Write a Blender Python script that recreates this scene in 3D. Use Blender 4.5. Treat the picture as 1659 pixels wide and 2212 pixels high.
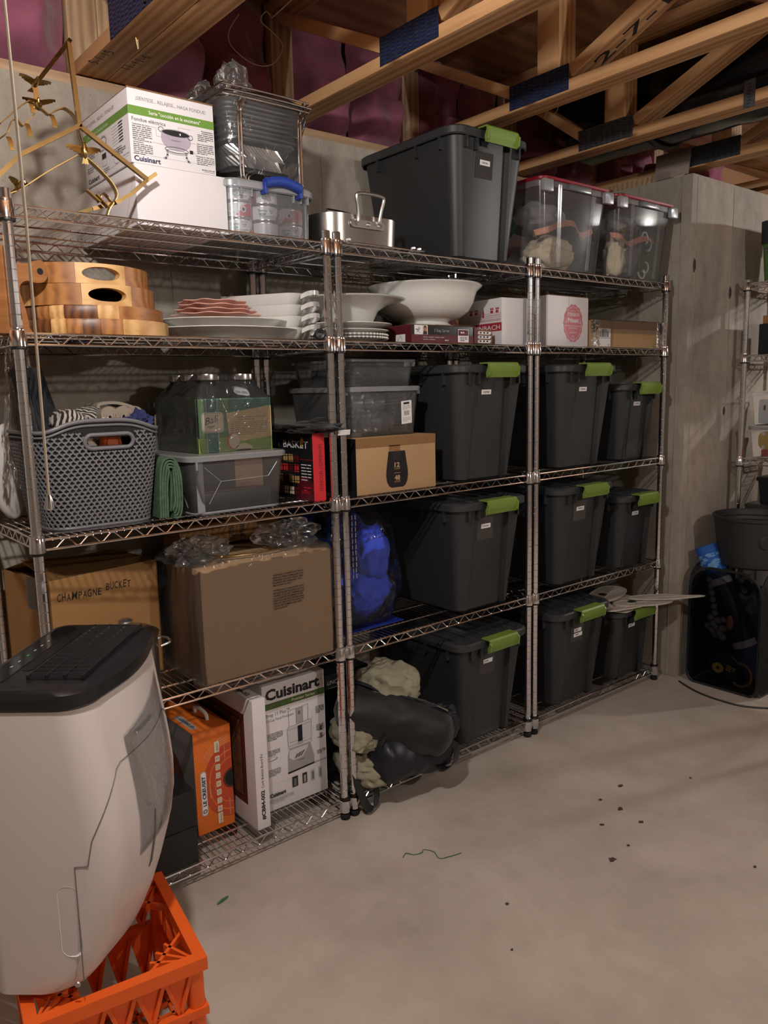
import bpy, bmesh, math, random
from mathutils import Vector, Matrix, noise
from math import sin, cos, pi, radians, atan2, sqrt

for o in list(bpy.data.objects):
    bpy.data.objects.remove(o, do_unlink=True)
SC = bpy.context.scene
COL = SC.collection
RND = random.Random(7)

# ------------------------------------------------------------------ camera
cam = bpy.data.cameras.new('camera')
cam.sensor_fit = 'VERTICAL'
cam.sensor_height = 24.0
cam.lens = 24.0 * 1689.08 / 2212.0
cam.clip_start = 0.05
cam_ob = bpy.data.objects.new('camera', cam)
COL.objects.link(cam_ob)
_r = Vector((0.7714367, -0.6358680, -0.0236061))
_d = Vector((-0.1168441, -0.1050927, -0.9875743))
_f = Vector((0.6254861, 0.7646093, -0.1553698))
cam_ob.matrix_world = Matrix(((_r.x, -_d.x, -_f.x, -0.5284), (_r.y, -_d.y, -_f.y, -1.9748),
                              (_r.z, -_d.z, -_f.z, 1.4147), (0, 0, 0, 1)))
SC.camera = cam_ob

# ------------------------------------------------------------------ world, exposure
w = bpy.data.worlds.new('basement_air')
SC.world = w
w.use_nodes = True
w.node_tree.nodes['Background'].inputs[0].default_value = (0.9, 0.85, 0.8, 1)
w.node_tree.nodes['Background'].inputs[1].default_value = 0.02
SC.view_settings.view_transform = 'Standard'
SC.view_settings.look = 'None'
SC.view_settings.gamma = 1.0
SC.view_settings.use_curve_mapping = False
SC.view_settings.exposure = 0.42
SC.cycles.max_bounces = 8
SC.cycles.diffuse_bounces = 4
SC.cycles.glossy_bounces = 4
SC.cycles.transmission_bounces = 6
SC.cycles.transparent_max_bounces = 24
SC.cycles.caustics_reflective = False
SC.cycles.caustics_refractive = False
SC.cycles.sample_clamp_indirect = 6.0
SC.cycles.use_denoising = True

BULB_W = {'left': 62.0, 'right': 70.0, 'behind': 60.0}  # the last one feeds the added fill bulb
BULB_COL = (1.0, 0.95, 0.895)

# ------------------------------------------------------------------ materials
def lin(c):
    c = c / 255.0
    return c / 12.92 if c <= 0.04045 else ((c + 0.055) / 1.055) ** 2.4
def rgb(r, g, b): return (lin(r), lin(g), lin(b), 1.0)
MATS = {}
def base_mat(name):
    m = bpy.data.materials.new(name); m.use_nodes = True
    nt = m.node_tree; b = nt.nodes['Principled BSDF']
    MATS[name] = m
    return m, nt, b
def N(nt, typ, **kw):
    n = nt.nodes.new(typ)
    for k, v in kw.items(): setattr(n, k, v)
    return n
def coords(nt, scale=(1, 1, 1), obj=True):
    tc = N(nt, 'ShaderNodeTexCoord'); mp = N(nt, 'ShaderNodeMapping')
    mp.inputs['Scale'].default_value = scale
    nt.links.new(tc.outputs['Object' if obj else 'Generated'], mp.inputs[0])
    return mp.outputs[0]
def mat(name, col, rough=0.5, metal=0.0, bump=0.0, bscale=200.0, vary=0.0, vscale=4.0, spec=0.5, sheen=0.0, coat=0.0, stretch=(1, 1, 1)):
    """Plain surface with procedural colour variation (noise) and fine bump."""
    m, nt, b = base_mat(name)
    b.inputs['Base Color'].default_value = col
    b.inputs['Roughness'].default_value = rough
    b.inputs['Metallic'].default_value = metal
    b.inputs['Specular IOR Level'].default_value = spec
    if sheen: b.inputs['Sheen Weight'].default_value = sheen
    if coat: b.inputs['Coat Weight'].default_value = coat
    v = coords(nt, stretch)
    if vary:
        n = N(nt, 'ShaderNodeTexNoise'); n.inputs['Scale'].default_value = vscale; n.inputs['Detail'].default_value = 6
        nt.links.new(v, n.inputs['Vector'])
        r = N(nt, 'ShaderNodeValToRGB')
        lo = [max(0, c * (1 - vary)) for c in col[:3]] + [1]; hi = [min(1, c * (1 + vary)) for c in col[:3]] + [1]
        r.color_ramp.elements[0].position = 0.3; r.color_ramp.elements[1].position = 0.7
        r.color_ramp.elements[0].color = lo; r.color_ramp.elements[1].color = hi
        nt.links.new(n.outputs['Fac'], r.inputs[0]); nt.links.new(r.outputs[0], b.inputs['Base Color'])
    if bump:
        n = N(nt, 'ShaderNodeTexNoise'); n.inputs['Scale'].default_value = bscale; n.inputs['Detail'].default_value = 4
        nt.links.new(v, n.inputs['Vector'])
        bp = N(nt, 'ShaderNodeBump'); bp.inputs['Strength'].default_value = bump; bp.inputs['Distance'].default_value = 0.002
        nt.links.new(n.outputs['Fac'], bp.inputs['Height']); nt.links.new(bp.outputs[0], b.inputs['Normal'])
    return m
def clear(name, tint=(0.9, 0.92, 0.94, 1), haze=0.12, rough=0.08, gloss=1.0, wrinkle=0.0, wscale=14.0):
    """Thin clear plastic: see-through, a little milky, glossy at grazing angles."""
    m = bpy.data.materials.new(name); m.use_nodes = True; MATS[name] = m
    nt = m.node_tree; nt.nodes.clear()
    out = N(nt, 'ShaderNodeOutputMaterial')
    tr = N(nt, 'ShaderNodeBsdfTransparent'); tr.inputs[0].default_value = tint
    df = N(nt, 'ShaderNodeBsdfDiffuse'); df.inputs[0].default_value = (0.75, 0.77, 0.8, 1)
    tl = N(nt, 'ShaderNodeBsdfTranslucent'); tl.inputs[0].default_value = (0.75, 0.77, 0.8, 1)
    a = N(nt, 'ShaderNodeAddShader'); mx0 = N(nt, 'ShaderNodeMixShader'); mx0.inputs[0].default_value = 0.4
    nt.links.new(df.outputs[0], mx0.inputs[1]); nt.links.new(tl.outputs[0], mx0.inputs[2])
    mx = N(nt, 'ShaderNodeMixShader'); mx.inputs[0].default_value = haze
    nt.links.new(tr.outputs[0], mx.inputs[1]); nt.links.new(mx0.outputs[0], mx.inputs[2])
    gl = N(nt, 'ShaderNodeBsdfGlossy'); gl.inputs['Roughness'].default_value = rough; gl.inputs[0].default_value = (1, 1, 1, 1)
    fr = N(nt, 'ShaderNodeFresnel'); fr.inputs[0].default_value = 1.0 + 0.45 * gloss
    mx2 = N(nt, 'ShaderNodeMixShader')
    nt.links.new(fr.outputs[0], mx2.inputs[0]); nt.links.new(mx.outputs[0], mx2.inputs[1]); nt.links.new(gl.outputs[0], mx2.inputs[2])
    if wrinkle:
        v = coords(nt)
        n = N(nt, 'ShaderNodeTexNoise'); n.inputs['Scale'].default_value = wscale; n.inputs['Detail'].default_value = 3
        n.inputs['Distortion'].default_value = 1.5
        nt.links.new(v, n.inputs['Vector'])
        bp = N(nt, 'ShaderNodeBump'); bp.inputs['Strength'].default_value = wrinkle; bp.inputs['Distance'].default_value = 0.01
        nt.links.new(n.outputs['Fac'], bp.inputs['Height'])
        nt.links.new(bp.outputs[0], gl.inputs['Normal'])
    nt.links.new(mx2.outputs[0], out.inputs[0])
    return m
def emit(name, col, strength):
    m, nt, b = base_mat(name)
    b.inputs['Base Color'].default_value = (0, 0, 0, 1)
    b.inputs['Emission Color'].default_value = col
    b.inputs['Emission Strength'].default_value = strength
    return m
def wood(name, c0, c1, scale=(1.5, 22, 22), rough=0.6, knots=True, bump=0.12):
    """Grain along local x."""
    m, nt, b = base_mat(name)
    v = coords(nt, scale)
    n = N(nt, 'ShaderNodeTexNoise'); n.inputs['Scale'].default_value = 2.2; n.inputs['Detail'].default_value = 8; n.inputs['Distortion'].default_value = 0.8
    nt.links.new(v, n.inputs['Vector'])
    wv = N(nt, 'ShaderNodeTexWave'); wv.inputs['Scale'].default_value = 0.55; wv.inputs['Distortion'].default_value = 5.0; wv.inputs['Detail'].default_value = 3
    wv.bands_direction = 'Y'
    nt.links.new(v, wv.inputs['Vector'])
    mx = N(nt, 'ShaderNodeMath', operation='MULTIPLY_ADD'); mx.inputs[1].default_value = 0.45; 
    nt.links.new(wv.outputs['Fac'], mx.inputs[0])
    ml = N(nt, 'ShaderNodeMath', operation='MULTIPLY'); ml.inputs[1].default_value = 0.6
    nt.links.new(n.outputs['Fac'], ml.inputs[0]); nt.links.new(ml.outputs[0], mx.inputs[2])
    r = N(nt, 'ShaderNodeValToRGB'); r.color_ramp.elements[0].position = 0.2; r.color_ramp.elements[1].position = 0.75
    r.color_ramp.elements[0].color = c0; r.color_ramp.elements[1].color = c1
    nt.links.new(mx.outputs[0], r.inputs[0])
    last = r.outputs[0]
    if knots:
        v2 = coords(nt, (3.0, 9, 9))
        vo = N(nt, 'ShaderNodeTexVoronoi'); vo.inputs['Scale'].default_value = 1.1
        nt.links.new(v2, vo.inputs['Vector'])
        r2 = N(nt, 'ShaderNodeValToRGB'); r2.color_ramp.elements[0].position = 0.05; r2.color_ramp.elements[1].position = 0.13
        r2.color_ramp.elements[0].color = (0.25, 0.18, 0.12, 1); r2.color_ramp.elements[1].color = (1, 1, 1, 1)
        nt.links.new(vo.outputs['Distance'], r2.inputs[0])
        mm = N(nt, 'ShaderNodeMix', data_type='RGBA', blend_type='MULTIPLY'); mm.inputs[0].default_value = 0.8
        nt.links.new(last, mm.inputs[6]); nt.links.new(r2.outputs[0], mm.inputs[7]); last = mm.outputs[2]
    nt.links.new(last, b.inputs['Base Color'])
    b.inputs['Roughness'].default_value = rough
    bp = N(nt, 'ShaderNodeBump'); bp.inputs['Strength'].default_value = bump; bp.inputs['Distance'].default_value = 0.002
    nt.links.new(mx.outputs[0], bp.inputs['Height']); nt.links.new(bp.outputs[0], b.inputs['Normal'])
    return m
def concrete(name, c0, c1, stain, scale=1.6, pits=0.5, rough=0.75, streak=(1, 1, 1), trowel=False):
    m, nt, b = base_mat(name)
    v = coords(nt, streak)
    v1 = coords(nt)
    n1 = N(nt, 'ShaderNodeTexNoise'); n1.inputs['Scale'].default_value = scale; n1.inputs['Detail'].default_value = 10; n1.inputs['Roughness'].default_value = 0.62
    n1.inputs['Distortion'].default_value = 0.4
    nt.links.new(v, n1.inputs['Vector'])
    r1 = N(nt, 'ShaderNodeValToRGB'); r1.color_ramp.elements[0].position = 0.32; r1.color_ramp.elements[1].position = 0.66
    r1.color_ramp.elements[0].color = c0; r1.color_ramp.elements[1].color = c1
    nt.links.new(n1.outputs['Fac'], r1.inputs[0])
    n2 = N(nt, 'ShaderNodeTexNoise'); n2.inputs['Scale'].default_value = scale * 9; n2.inputs['Detail'].default_value = 8; n2.inputs['Roughness'].default_value = 0.7
    nt.links.new(v, n2.inputs['Vector'])
    r2 = N(nt, 'ShaderNodeValToRGB'); r2.color_ramp.elements[0].position = 0.3; r2.color_ramp.elements[1].position = 0.55
    r2.color_ramp.elements[0].color = stain; r2.color_ramp.elements[1].color = (1, 1, 1, 1)
    nt.links.new(n2.outputs['Fac'], r2.inputs[0])
    mm = N(nt, 'ShaderNodeMix', data_type='RGBA', blend_type='MULTIPLY'); mm.inputs[0].default_value = 0.55
    nt.links.new(r1.outputs[0], mm.inputs[6]); nt.links.new(r2.outputs[0], mm.inputs[7])
    last = mm.outputs[2]
    hgt = n2.outputs['Fac']
    if pits:
        vo = N(nt, 'ShaderNodeTexVoronoi'); vo.inputs['Scale'].default_value = 26; vo.inputs['Randomness'].default_value = 1
        nt.links.new(v1, vo.inputs['Vector'])
        r3 = N(nt, 'ShaderNodeValToRGB'); r3.color_ramp.elements[0].position = 0.03; r3.color_ramp.elements[1].position = 0.08
        r3.color_ramp.elements[0].color = (0.3, 0.28, 0.26, 1); r3.color_ramp.elements[1].color = (1, 1, 1, 1)
        nt.links.new(vo.outputs['Distance'], r3.inputs[0])
        m3 = N(nt, 'ShaderNodeMix', data_type='RGBA', blend_type='MULTIPLY'); m3.inputs[0].default_value = pits
        nt.links.new(last, m3.inputs[6]); nt.links.new(r3.outputs[0], m3.inputs[7]); last = m3.outputs[2]
    if trowel:   # arcs left by the trowel: paler and darker sweeps
        n4 = N(nt, 'ShaderNodeTexNoise'); n4.inputs['Scale'].default_value = 0.9; n4.inputs['Detail'].default_value = 2
        nt.links.new(v1, n4.inputs['Vector'])
        wv = N(nt, 'ShaderNodeTexWave'); wv.wave_type = 'RINGS'; wv.inputs['Scale'].default_value = 5.5; wv.inputs['Distortion'].default_value = 9.0
        wv.inputs['Detail'].default_value = 4; wv.inputs['Detail Scale'].default_value = 1.6
        nt.links.new(v1, wv.inputs['Vector'])
        r4 = N(nt, 'ShaderNodeValToRGB'); r4.color_ramp.elements[0].color = (0.86, 0.85, 0.84, 1); r4.color_ramp.elements[1].color = (1.05, 1.05, 1.05, 1)
        nt.links.new(wv.outputs['Fac'], r4.inputs[0])
        mk = N(nt, 'ShaderNodeValToRGB'); mk.color_ramp.elements[0].position = 0.47; mk.color_ramp.elements[1].position = 0.62
        nt.links.new(n4.outputs['Fac'], mk.inputs[0])
        m4 = N(nt, 'ShaderNodeMix', data_type='RGBA', blend_type='MULTIPLY')
        nt.links.new(mk.outputs[0], m4.inputs[0]); nt.links.new(last, m4.inputs[6]); nt.links.new(r4.outputs[0], m4.inputs[7]); last = m4.outputs[2]
    nt.links.new(last, b.inputs['Base Color'])
    b.inputs['Roughness'].default_value = rough
    bp = N(nt, 'ShaderNodeBump'); bp.inputs['Strength'].default_value = 0.25; bp.inputs['Distance'].default_value = 0.004
    nt.links.new(hgt, bp.inputs['Height']); nt.links.new(bp.outputs[0], b.inputs['Normal'])
    return m

concrete('wall_concrete', rgb(140, 132, 122), rgb(182, 173, 161), (0.62, 0.58, 0.54, 1), scale=2.2, pits=0.6, streak=(1, 1, 0.55))
concrete('floor_concrete', rgb(166, 156, 146), rgb(196, 186, 176), (0.84, 0.82, 0.80, 1), scale=1.5, pits=0.0, rough=0.62, trowel=False)
mat('seam_concrete', rgb(150, 141, 130), 0.8, vary=0.2, vscale=8)
mat('dark_stain', rgb(70, 60, 54), 0.9, vary=0.3, vscale=30)
wood('lumber', rgb(166, 118, 76), rgb(212, 166, 118))
wood('lumber_grey', rgb(150, 120, 92), rgb(190, 158, 124))
wood('plywood', rgb(128, 90, 62), rgb(160, 118, 86), scale=(1.2, 6, 6), knots=True)
mat('galvanised', rgb(112, 118, 126), 0.38, 0.85, vary=0.25, vscale=60)
mat('plate_blue', rgb(38, 52, 92), 0.4, 0.35, vary=0.3, vscale=50)
mat('insulation_pink', rgb(138, 78, 100), 0.95, vary=0.35, vscale=7, bump=1.0, bscale=45, sheen=0.3)
mat('chrome', rgb(226, 226, 230), 0.12, 1.0)
mat('chrome_dull', rgb(178, 178, 182), 0.3, 1.0, vary=0.1, vscale=30)
mat('black_plastic', rgb(16, 16, 18), 0.38)
mat('tote_grey', rgb(46, 48, 50), 0.46, bump=0.15, bscale=500, vary=0.05, vscale=3)
mat('tote_lid', rgb(54, 56, 59), 0.42, bump=0.12, bscale=400)
mat('latch_green', rgb(118, 146, 62), 0.4)
mat('label_tape', rgb(62, 60, 60), 0.22)
mat('white_paper', rgb(232, 230, 232), 0.6)
mat('white_card', rgb(226, 222, 226), 0.5, vary=0.02)
mat('white_gloss', rgb(236, 236, 236), 0.16, coat=0.4)
mat('ink', rgb(22, 22, 26), 0.6)
mat('ink_grey', rgb(105, 104, 108), 0.6)
mat('ink_light', rgb(165, 164, 168), 0.6)
mat('navy_ink', rgb(28, 26, 74), 0.6)
mat('green_band', rgb(104, 146, 56), 0.5)
mat('green_dark_band', rgb(66, 88, 40), 0.5)
mat('pot_lilac', rgb(176, 164, 182), 0.35, vary=0.12, vscale=20)
mat('cardboard', rgb(176, 142, 104), 0.75, vary=0.05, vscale=5, bump=0.1, bscale=160)
mat('cardboard_dark', rgb(158, 116, 70), 0.75, vary=0.06, vscale=5, bump=0.1, bscale=160)
mat('kraft_tape', rgb(140, 104, 68), 0.35)
mat('card_inside', rgb(120, 88, 58), 0.85)
mat('brass', rgb(172, 148, 96), 0.25, 1.0, vary=0.2, vscale=14)
mat('brass_dark', rgb(136, 110, 70), 0.3, 1.0, vary=0.2, vscale=14)
mat('foil', rgb(232, 232, 234), 0.3, 1.0, bump=0.5, bscale=60)
mat('foil_dark', rgb(60, 64, 66), 0.3, 1.0)
mat('steel', rgb(176, 170, 166), 0.3, 1.0, bump=0.08, bscale=300, vary=0.1, vscale=3, stretch=(1, 1, 0.1))
mat('steel_cast', rgb(190, 188, 184), 0.38, 1.0)
mat('blue_handle', rgb(36, 62, 148), 0.45)
mat('can_metal', rgb(200, 200, 204), 0.22, 1.0)
mat('can_white', rgb(214, 208, 208), 0.35)
mat('can_red', rgb(178, 62, 84), 0.35)
mat('can_green', rgb(60, 132, 86), 0.4)
mat('red_lid', rgb(142, 18, 38), 0.35)
mat('red_print', rgb(176, 44, 62), 0.6)
mat('red_faint', rgb(206, 128, 138), 0.6)
clear('clear_bin', tint=(0.95, 0.96, 0.97, 1), haze=0.13, rough=0.14, gloss=0.9)
clear('milky_bin', tint=(0.86, 0.89, 0.93, 1), haze=0.2, rough=0.25)
clear('milky_rim', tint=(0.82, 0.85, 0.9, 1), haze=0.5, rough=0.3)
clear('plastic_film', tint=(0.95, 0.95, 0.96, 1), haze=0.05, rough=0.12, gloss=1.3, wrinkle=0.7, wscale=22)
clear('plastic_bag', tint=(0.98, 0.97, 0.96, 1), haze=0.06, rough=0.2, gloss=0.9, wrinkle=0.7, wscale=14)
clear('jar_glass', tint=(0.82, 0.86, 0.85, 1), haze=0.03, rough=0.04, gloss=1.2)
mat('blue_bag', rgb(38, 54, 148), 0.16, vary=0.35, vscale=9, coat=0.5)
mat('blue_cloth', rgb(96, 122, 206), 0.7, vary=0.2, vscale=6)
wood('acacia_dark', rgb(72, 42, 26), rgb(124, 78, 46), scale=(3, 30, 30), rough=0.4, knots=False)
wood('acacia_mid', rgb(136, 86, 46), rgb(178, 122, 70), scale=(3, 30, 30), rough=0.4, knots=False)
wood('acacia_light', rgb(186, 138, 84), rgb(222, 180, 122), scale=(3, 30, 30), rough=0.4, knots=False)
mat('porcelain', rgb(226, 225, 221), 0.14, coat=0.5)
mat('porcelain_pink', rgb(224, 176, 162), 0.16, coat=0.5, vary=0.08, vscale=8)
mat('black_print', rgb(26, 24, 28), 0.4)
mat('maroon_print', rgb(92, 22, 34), 0.45)
mat('skin_print', rgb(170, 112, 90), 0.5)
mat('basket_grey', rgb(108, 107, 112), 0.5)
mat('basket_gap_shade', rgb(56, 55, 58), 0.6)
mat('cloth_slate', rgb(74, 78, 92), 0.95, bump=0.6, bscale=250, vary=0.12, sheen=0.2)
mat('cloth_tan', rgb(142, 130, 118), 0.95, bump=0.5, bscale=250, vary=0.1)
mat('cloth_navy', rgb(44, 50, 96), 0.95, bump=0.5, bscale=150, vary=0.2)
mat('cloth_white', rgb(205, 202, 200), 0.9, bump=0.3, bscale=200)
mat('cloth_green', rgb(74, 100, 78), 0.95, bump=0.9, bscale=200, vary=0.25, vscale=60)
mat('cloth_black', rgb(17, 17, 20), 0.62, bump=0.3, bscale=60, vary=0.2, sheen=0.15)
mat('nylon_navy', rgb(22, 25, 38), 0.42, bump=0.4, bscale=30, vary=0.2)
mat('cloth_beige', rgb(148, 144, 122), 0.8, bump=0.5, bscale=30, vary=0.12)
mat('cloth_grey', rgb(120, 116, 112), 0.9, vary=0.35, vscale=12, bump=0.4)
mat('orange_plastic', rgb(232, 96, 30), 0.42)
mat('orange_tool', rgb(222, 112, 24), 0.45)
mat('mason_green', rgb(86, 124, 74), 0.45, vary=0.1)
mat('mason_dark', rgb(22, 58, 58), 0.45)
mat('mason_teal', rgb(24, 104, 92), 0.45)
mat('mason_lawn', rgb(132, 158, 70), 0.45, vary=0.15, vscale=12)
mat('parchment', rgb(206, 180, 132), 0.6, vary=0.08, vscale=12)
mat('cream', rgb(222, 206, 180), 0.55)
mat('box_red', rgb(206, 44, 52), 0.45)
mat('box_black', rgb(24, 24, 27), 0.45)
mat('yellow', rgb(214, 172, 64), 0.45)
mat('gold_print', rgb(190, 158, 92), 0.5)
mat('creuset_orange', rgb(222, 112, 38), 0.5, vary=0.06)
mat('creuset_red', rgb(190, 74, 44), 0.5)
mat('creuset_grey', rgb(124, 120, 120), 0.4)
mat('cork_brown', rgb(128, 80, 50), 0.7, vary=0.35, vscale=40)
mat('frame_maroon', rgb(96, 44, 36), 0.5)
mat('brushed_print', rgb(160, 156, 160), 0.4, vary=0.1)
mat('glass_print', rgb(206, 204, 210), 0.4)
mat('dehum_white', rgb(206, 198, 194), 0.36, bump=0.06, bscale=600)
mat('dehum_film', rgb(206, 200, 200), 0.16)
mat('dehum_black', rgb(26, 27, 30), 0.28, bump=0.05, bscale=500)
mat('grille_black', rgb(14, 14, 16), 0.4)
mat('panel_gloss', rgb(20, 20, 22), 0.1)
mat('led_green', rgb(60, 170, 90), 0.5)
mat('rubber', rgb(18, 18, 18), 0.8)
mat('tub_grey', rgb(46, 45, 46), 0.55)
mat('mat_blue', rgb(40, 92, 176), 0.8, vary=0.3, vscale=10)
mat('mat_pale', rgb(110, 160, 214), 0.8)
mat('foam_blue', rgb(42, 58, 88), 0.8, vary=0.2)
mat('ball_grey', rgb(112, 108, 100), 0.7)
mat('bin_green', rgb(70, 104, 52), 0.5)
mat('bin_dark', rgb(24, 26, 36), 0.45)
mat('cord_white', rgb(206, 196, 178), 0.8)
mat('cable_white', rgb(190, 178, 160), 0.5)
mat('duct_black', rgb(18, 18, 20), 0.18, bump=0.8, bscale=18)
mat('foam_white', rgb(186, 170, 164), 0.7)
mat('hanger_white', rgb(196, 188, 178), 0.55, vary=0.08, vscale=30)
mat('debris_brown', rgb(70, 58, 48), 0.9)
mat('debris_green', rgb(40, 110, 66), 0.7)
clear('mesh_black', tint=(0.32, 0.32, 0.36, 1), haze=0.0, rough=0.5, gloss=0.3)
mat('porcelain_lamp', rgb(225, 220, 210), 0.3)

# ------------------------------------------------------------------ mesh helpers
V = Vector
def bm_new(): return bmesh.new()
def quad(bm, pts, mi=0):
    try:
        f = bm.faces.new([bm.verts.new(p) for p in pts]); f.material_index = mi; return f
    except ValueError: return None
def box(bm, x0, x1, y0, y1, z0, z1, mi=0, bev=0.0, M=None):
    ret = bmesh.ops.create_cube(bm, size=1.0)
    vs = ret['verts']
    for v in vs:
        v.co = V(((x0 + x1) / 2 + v.co.x * (x1 - x0), (y0 + y1) / 2 + v.co.y * (y1 - y0), (z0 + z1) / 2 + v.co.z * (z1 - z0)))
    fs = list({f for v in vs for f in v.link_faces})
    for f in fs: f.material_index = mi
    if bev:
        es = list({e for v in vs for e in v.link_edges})
        r = bmesh.ops.bevel(bm, geom=es, offset=bev, segments=2, affect='EDGES', profile=0.6)
        fs = r['faces']; vs = list({v for f in fs for v in f.verts}) 
        for f in fs: f.material_index = mi
        allv = set(vs)
        for v in list(vs):
            for f in v.link_faces:
                f.material_index = mi; allv.update(f.verts)
        vs = list(allv)
    if M is not None:
        for v in vs: v.co = M @ v.co
    return vs
def frame_of(t):
    t = t.normalized()
    a = V((0, 0, 1)) if abs(t.z) < 0.9 else V((1, 0, 0))
    u = t.cross(a).normalized()
    return u, t.cross(u).normalized()
def tube(bm, pts, r, seg=8, closed=False, mi=0, caps=True, flat=None):
    """Round (or flat: half widths (a, b)) bar along a polyline."""
    pts = [V(p) for p in pts]; n = len(pts); rings = []
    up = None
    for i in range(n):
        if closed: t = (pts[(i + 1) % n] - pts[i - 1])
        elif i == 0: t = pts[1] - pts[0]
        elif i == n - 1: t = pts[-1] - pts[-2]
        else: t = (pts[i + 1] - pts[i]).normalized() + (pts[i] - pts[i - 1]).normalized()
        if t.length < 1e-9: t = V((0, 0, 1))
        t.normalize()
        if up is None: u, w_ = frame_of(t)
        else:
            u = (up - t * up.dot(t))
            if u.length < 1e-6: u, w_ = frame_of(t)
            u.normalize(); w_ = t.cross(u)
        up = u
        rr = r[i] if isinstance(r, (list, tuple)) else r
        ring = []
        for k in range(seg):
            a = 2 * pi * k / seg + (pi / 4 if flat else 0)
            if flat: c = u * (flat[0] * (1 if cos(a) > 0 else -1)) + w_ * (flat[1] * (1 if sin(a) > 0 else -1))
            else: c = u * (rr * cos(a)) + w_ * (rr * sin(a))
            ring.append(bm.verts.new(pts[i] + c))
        rings.append(ring)
    m = n if closed else n - 1
    for i in range(m):
        a, b = rings[i], rings[(i + 1) % n]
        for k in range(seg):
            f = bm.faces.new((a[k], a[(k + 1) % seg], b[(k + 1) % seg], b[k])); f.material_index = mi
    if caps and not closed:
        f = bm.faces.new(rings[0][::-1]); f.material_index = mi
        f = bm.faces.new(rings[-1]); f.material_index = mi
def strip(bm, pts, wdir, half, th, mi=0):
    """Flat metal or cloth strip: a polyline thickened by th, spread +-half along wdir."""
    pts = [V(p) for p in pts]; wd = V(wdir).normalized() * half; n = len(pts); R = []
    for i in range(n):
        t = pts[min(i + 1, n - 1)] - pts[max(i - 1, 0)]
        nn = t.cross(wd)
        nn = nn.normalized() * (th / 2) if nn.length > 1e-9 else V((0, 0, th / 2))
        R.append([bm.verts.new(pts[i] + a * wd + b * nn) for a, b in ((1, 1), (-1, 1), (-1, -1), (1, -1))])
    for i in range(n - 1):
        for k in range(4):
            f = bm.faces.new((R[i][k], R[i][(k + 1) % 4], R[i + 1][(k + 1) % 4], R[i + 1][k])); f.material_index = mi
    for r in (R[0][::-1], R[-1]):
        f = bm.faces.new(r); f.material_index = mi
def lathe(bm, prof, seg=32, c=(0, 0, 0), sx=1.0, sy=1.0, mi=0, cap0=False, cap1=False):
    rings = []
    for r, z in prof:
        if r < 1e-6: rings.append([bm.verts.new((c[0], c[1], c[2] + z))])
        else: rings.append([bm.verts.new((c[0] + sx * r * cos(2 * pi * k / seg), c[1] + sy * r * sin(2 * pi * k / seg), c[2] + z)) for k in range(seg)])
    for a, b in zip(rings, rings[1:]):
        for k in range(seg):
            k2 = (k + 1) % seg
            if len(a) == 1 and len(b) == 1: continue
            if len(a) == 1: f = bm.faces.new((a[0], b[k2], b[k]))
            elif len(b) == 1: f = bm.faces.new((a[k], a[k2], b[0]))
            else: f = bm.faces.new((a[k], a[k2], b[k2], b[k]))
            f.material_index = mi
    if cap0 and len(rings[0]) > 1: f = bm.faces.new(rings[0][::-1]); f.material_index = mi
    if cap1 and len(rings[-1]) > 1: f = bm.faces.new(rings[-1]); f.material_index = mi
def loft(bm, rings, mi=0, cap0=True, cap1=True, closed=True):
    R = [[bm.verts.new(p) for p in r] for r in rings]
    for a, b in zip(R, R[1:]):
        n = len(a)
        for k in range(n if closed else n - 1):
            f = bm.faces.new((a[k], a[(k + 1) % n], b[(k + 1) % n], b[k])); f.material_index = mi
    if cap0: f = bm.faces.new(R[0][::-1]); f.material_index = mi
    if cap1: f = bm.faces.new(R[-1]); f.material_index = mi
    return R
def rrect(x0, x1, y0, y1, r, z, n=6):
    out = []
    for cx, cy, a0 in ((x1 - r, y1 - r, 0), (x0 + r, y1 - r, 90), (x0 + r, y0 + r, 180), (x1 - r, y0 + r, 270)):
        for k in range(n + 1):
            a = radians(a0 + 90 * k / n)
            out.append(V((cx + r * cos(a), cy + r * sin(a), z)))
    return out
def prism(bm, poly, axis, a0, a1, mi=0):
    """Extrude a 2-D outline along an axis ('x','y','z')."""
    def P(p, a):
        return {'x': (a, p[0], p[1]), 'y': (p[0], a, p[1]), 'z': (p[0], p[1], a)}[axis]
    A = [bm.verts.new(P(p, a0)) for p in poly]; B = [bm.verts.new(P(p, a1)) for p in poly]
    n = len(poly)
    for k in range(n):
        f = bm.faces.new((A[k], A[(k + 1) % n], B[(k + 1) % n], B[k])); f.material_index = mi
    f = bm.faces.new(A[::-1]); f.material_index = mi
    f = bm.faces.new(B); f.material_index = mi
def bar(bm, p, q, wx, wy, mi=0, up=(0, 0, 1)):
    """Rectangular bar from p to q (wx across, wy along 'up')."""
    p, q = V(p), V(q); t = (q - p).normalized(); up = V(up)
    u = t.cross(up)
    if u.length < 1e-6: u = t.cross(V((1, 0, 0)))
    u.normalize(); w_ = u.cross(t).normalized()
    A = [p + u * (a * wx / 2) + w_ * (b * wy / 2) for a, b in ((1, 1), (-1, 1), (-1, -1), (1, -1))]
    B = [x + (q - p) for x in A]
    loft(bm, [A, B], mi)
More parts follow.
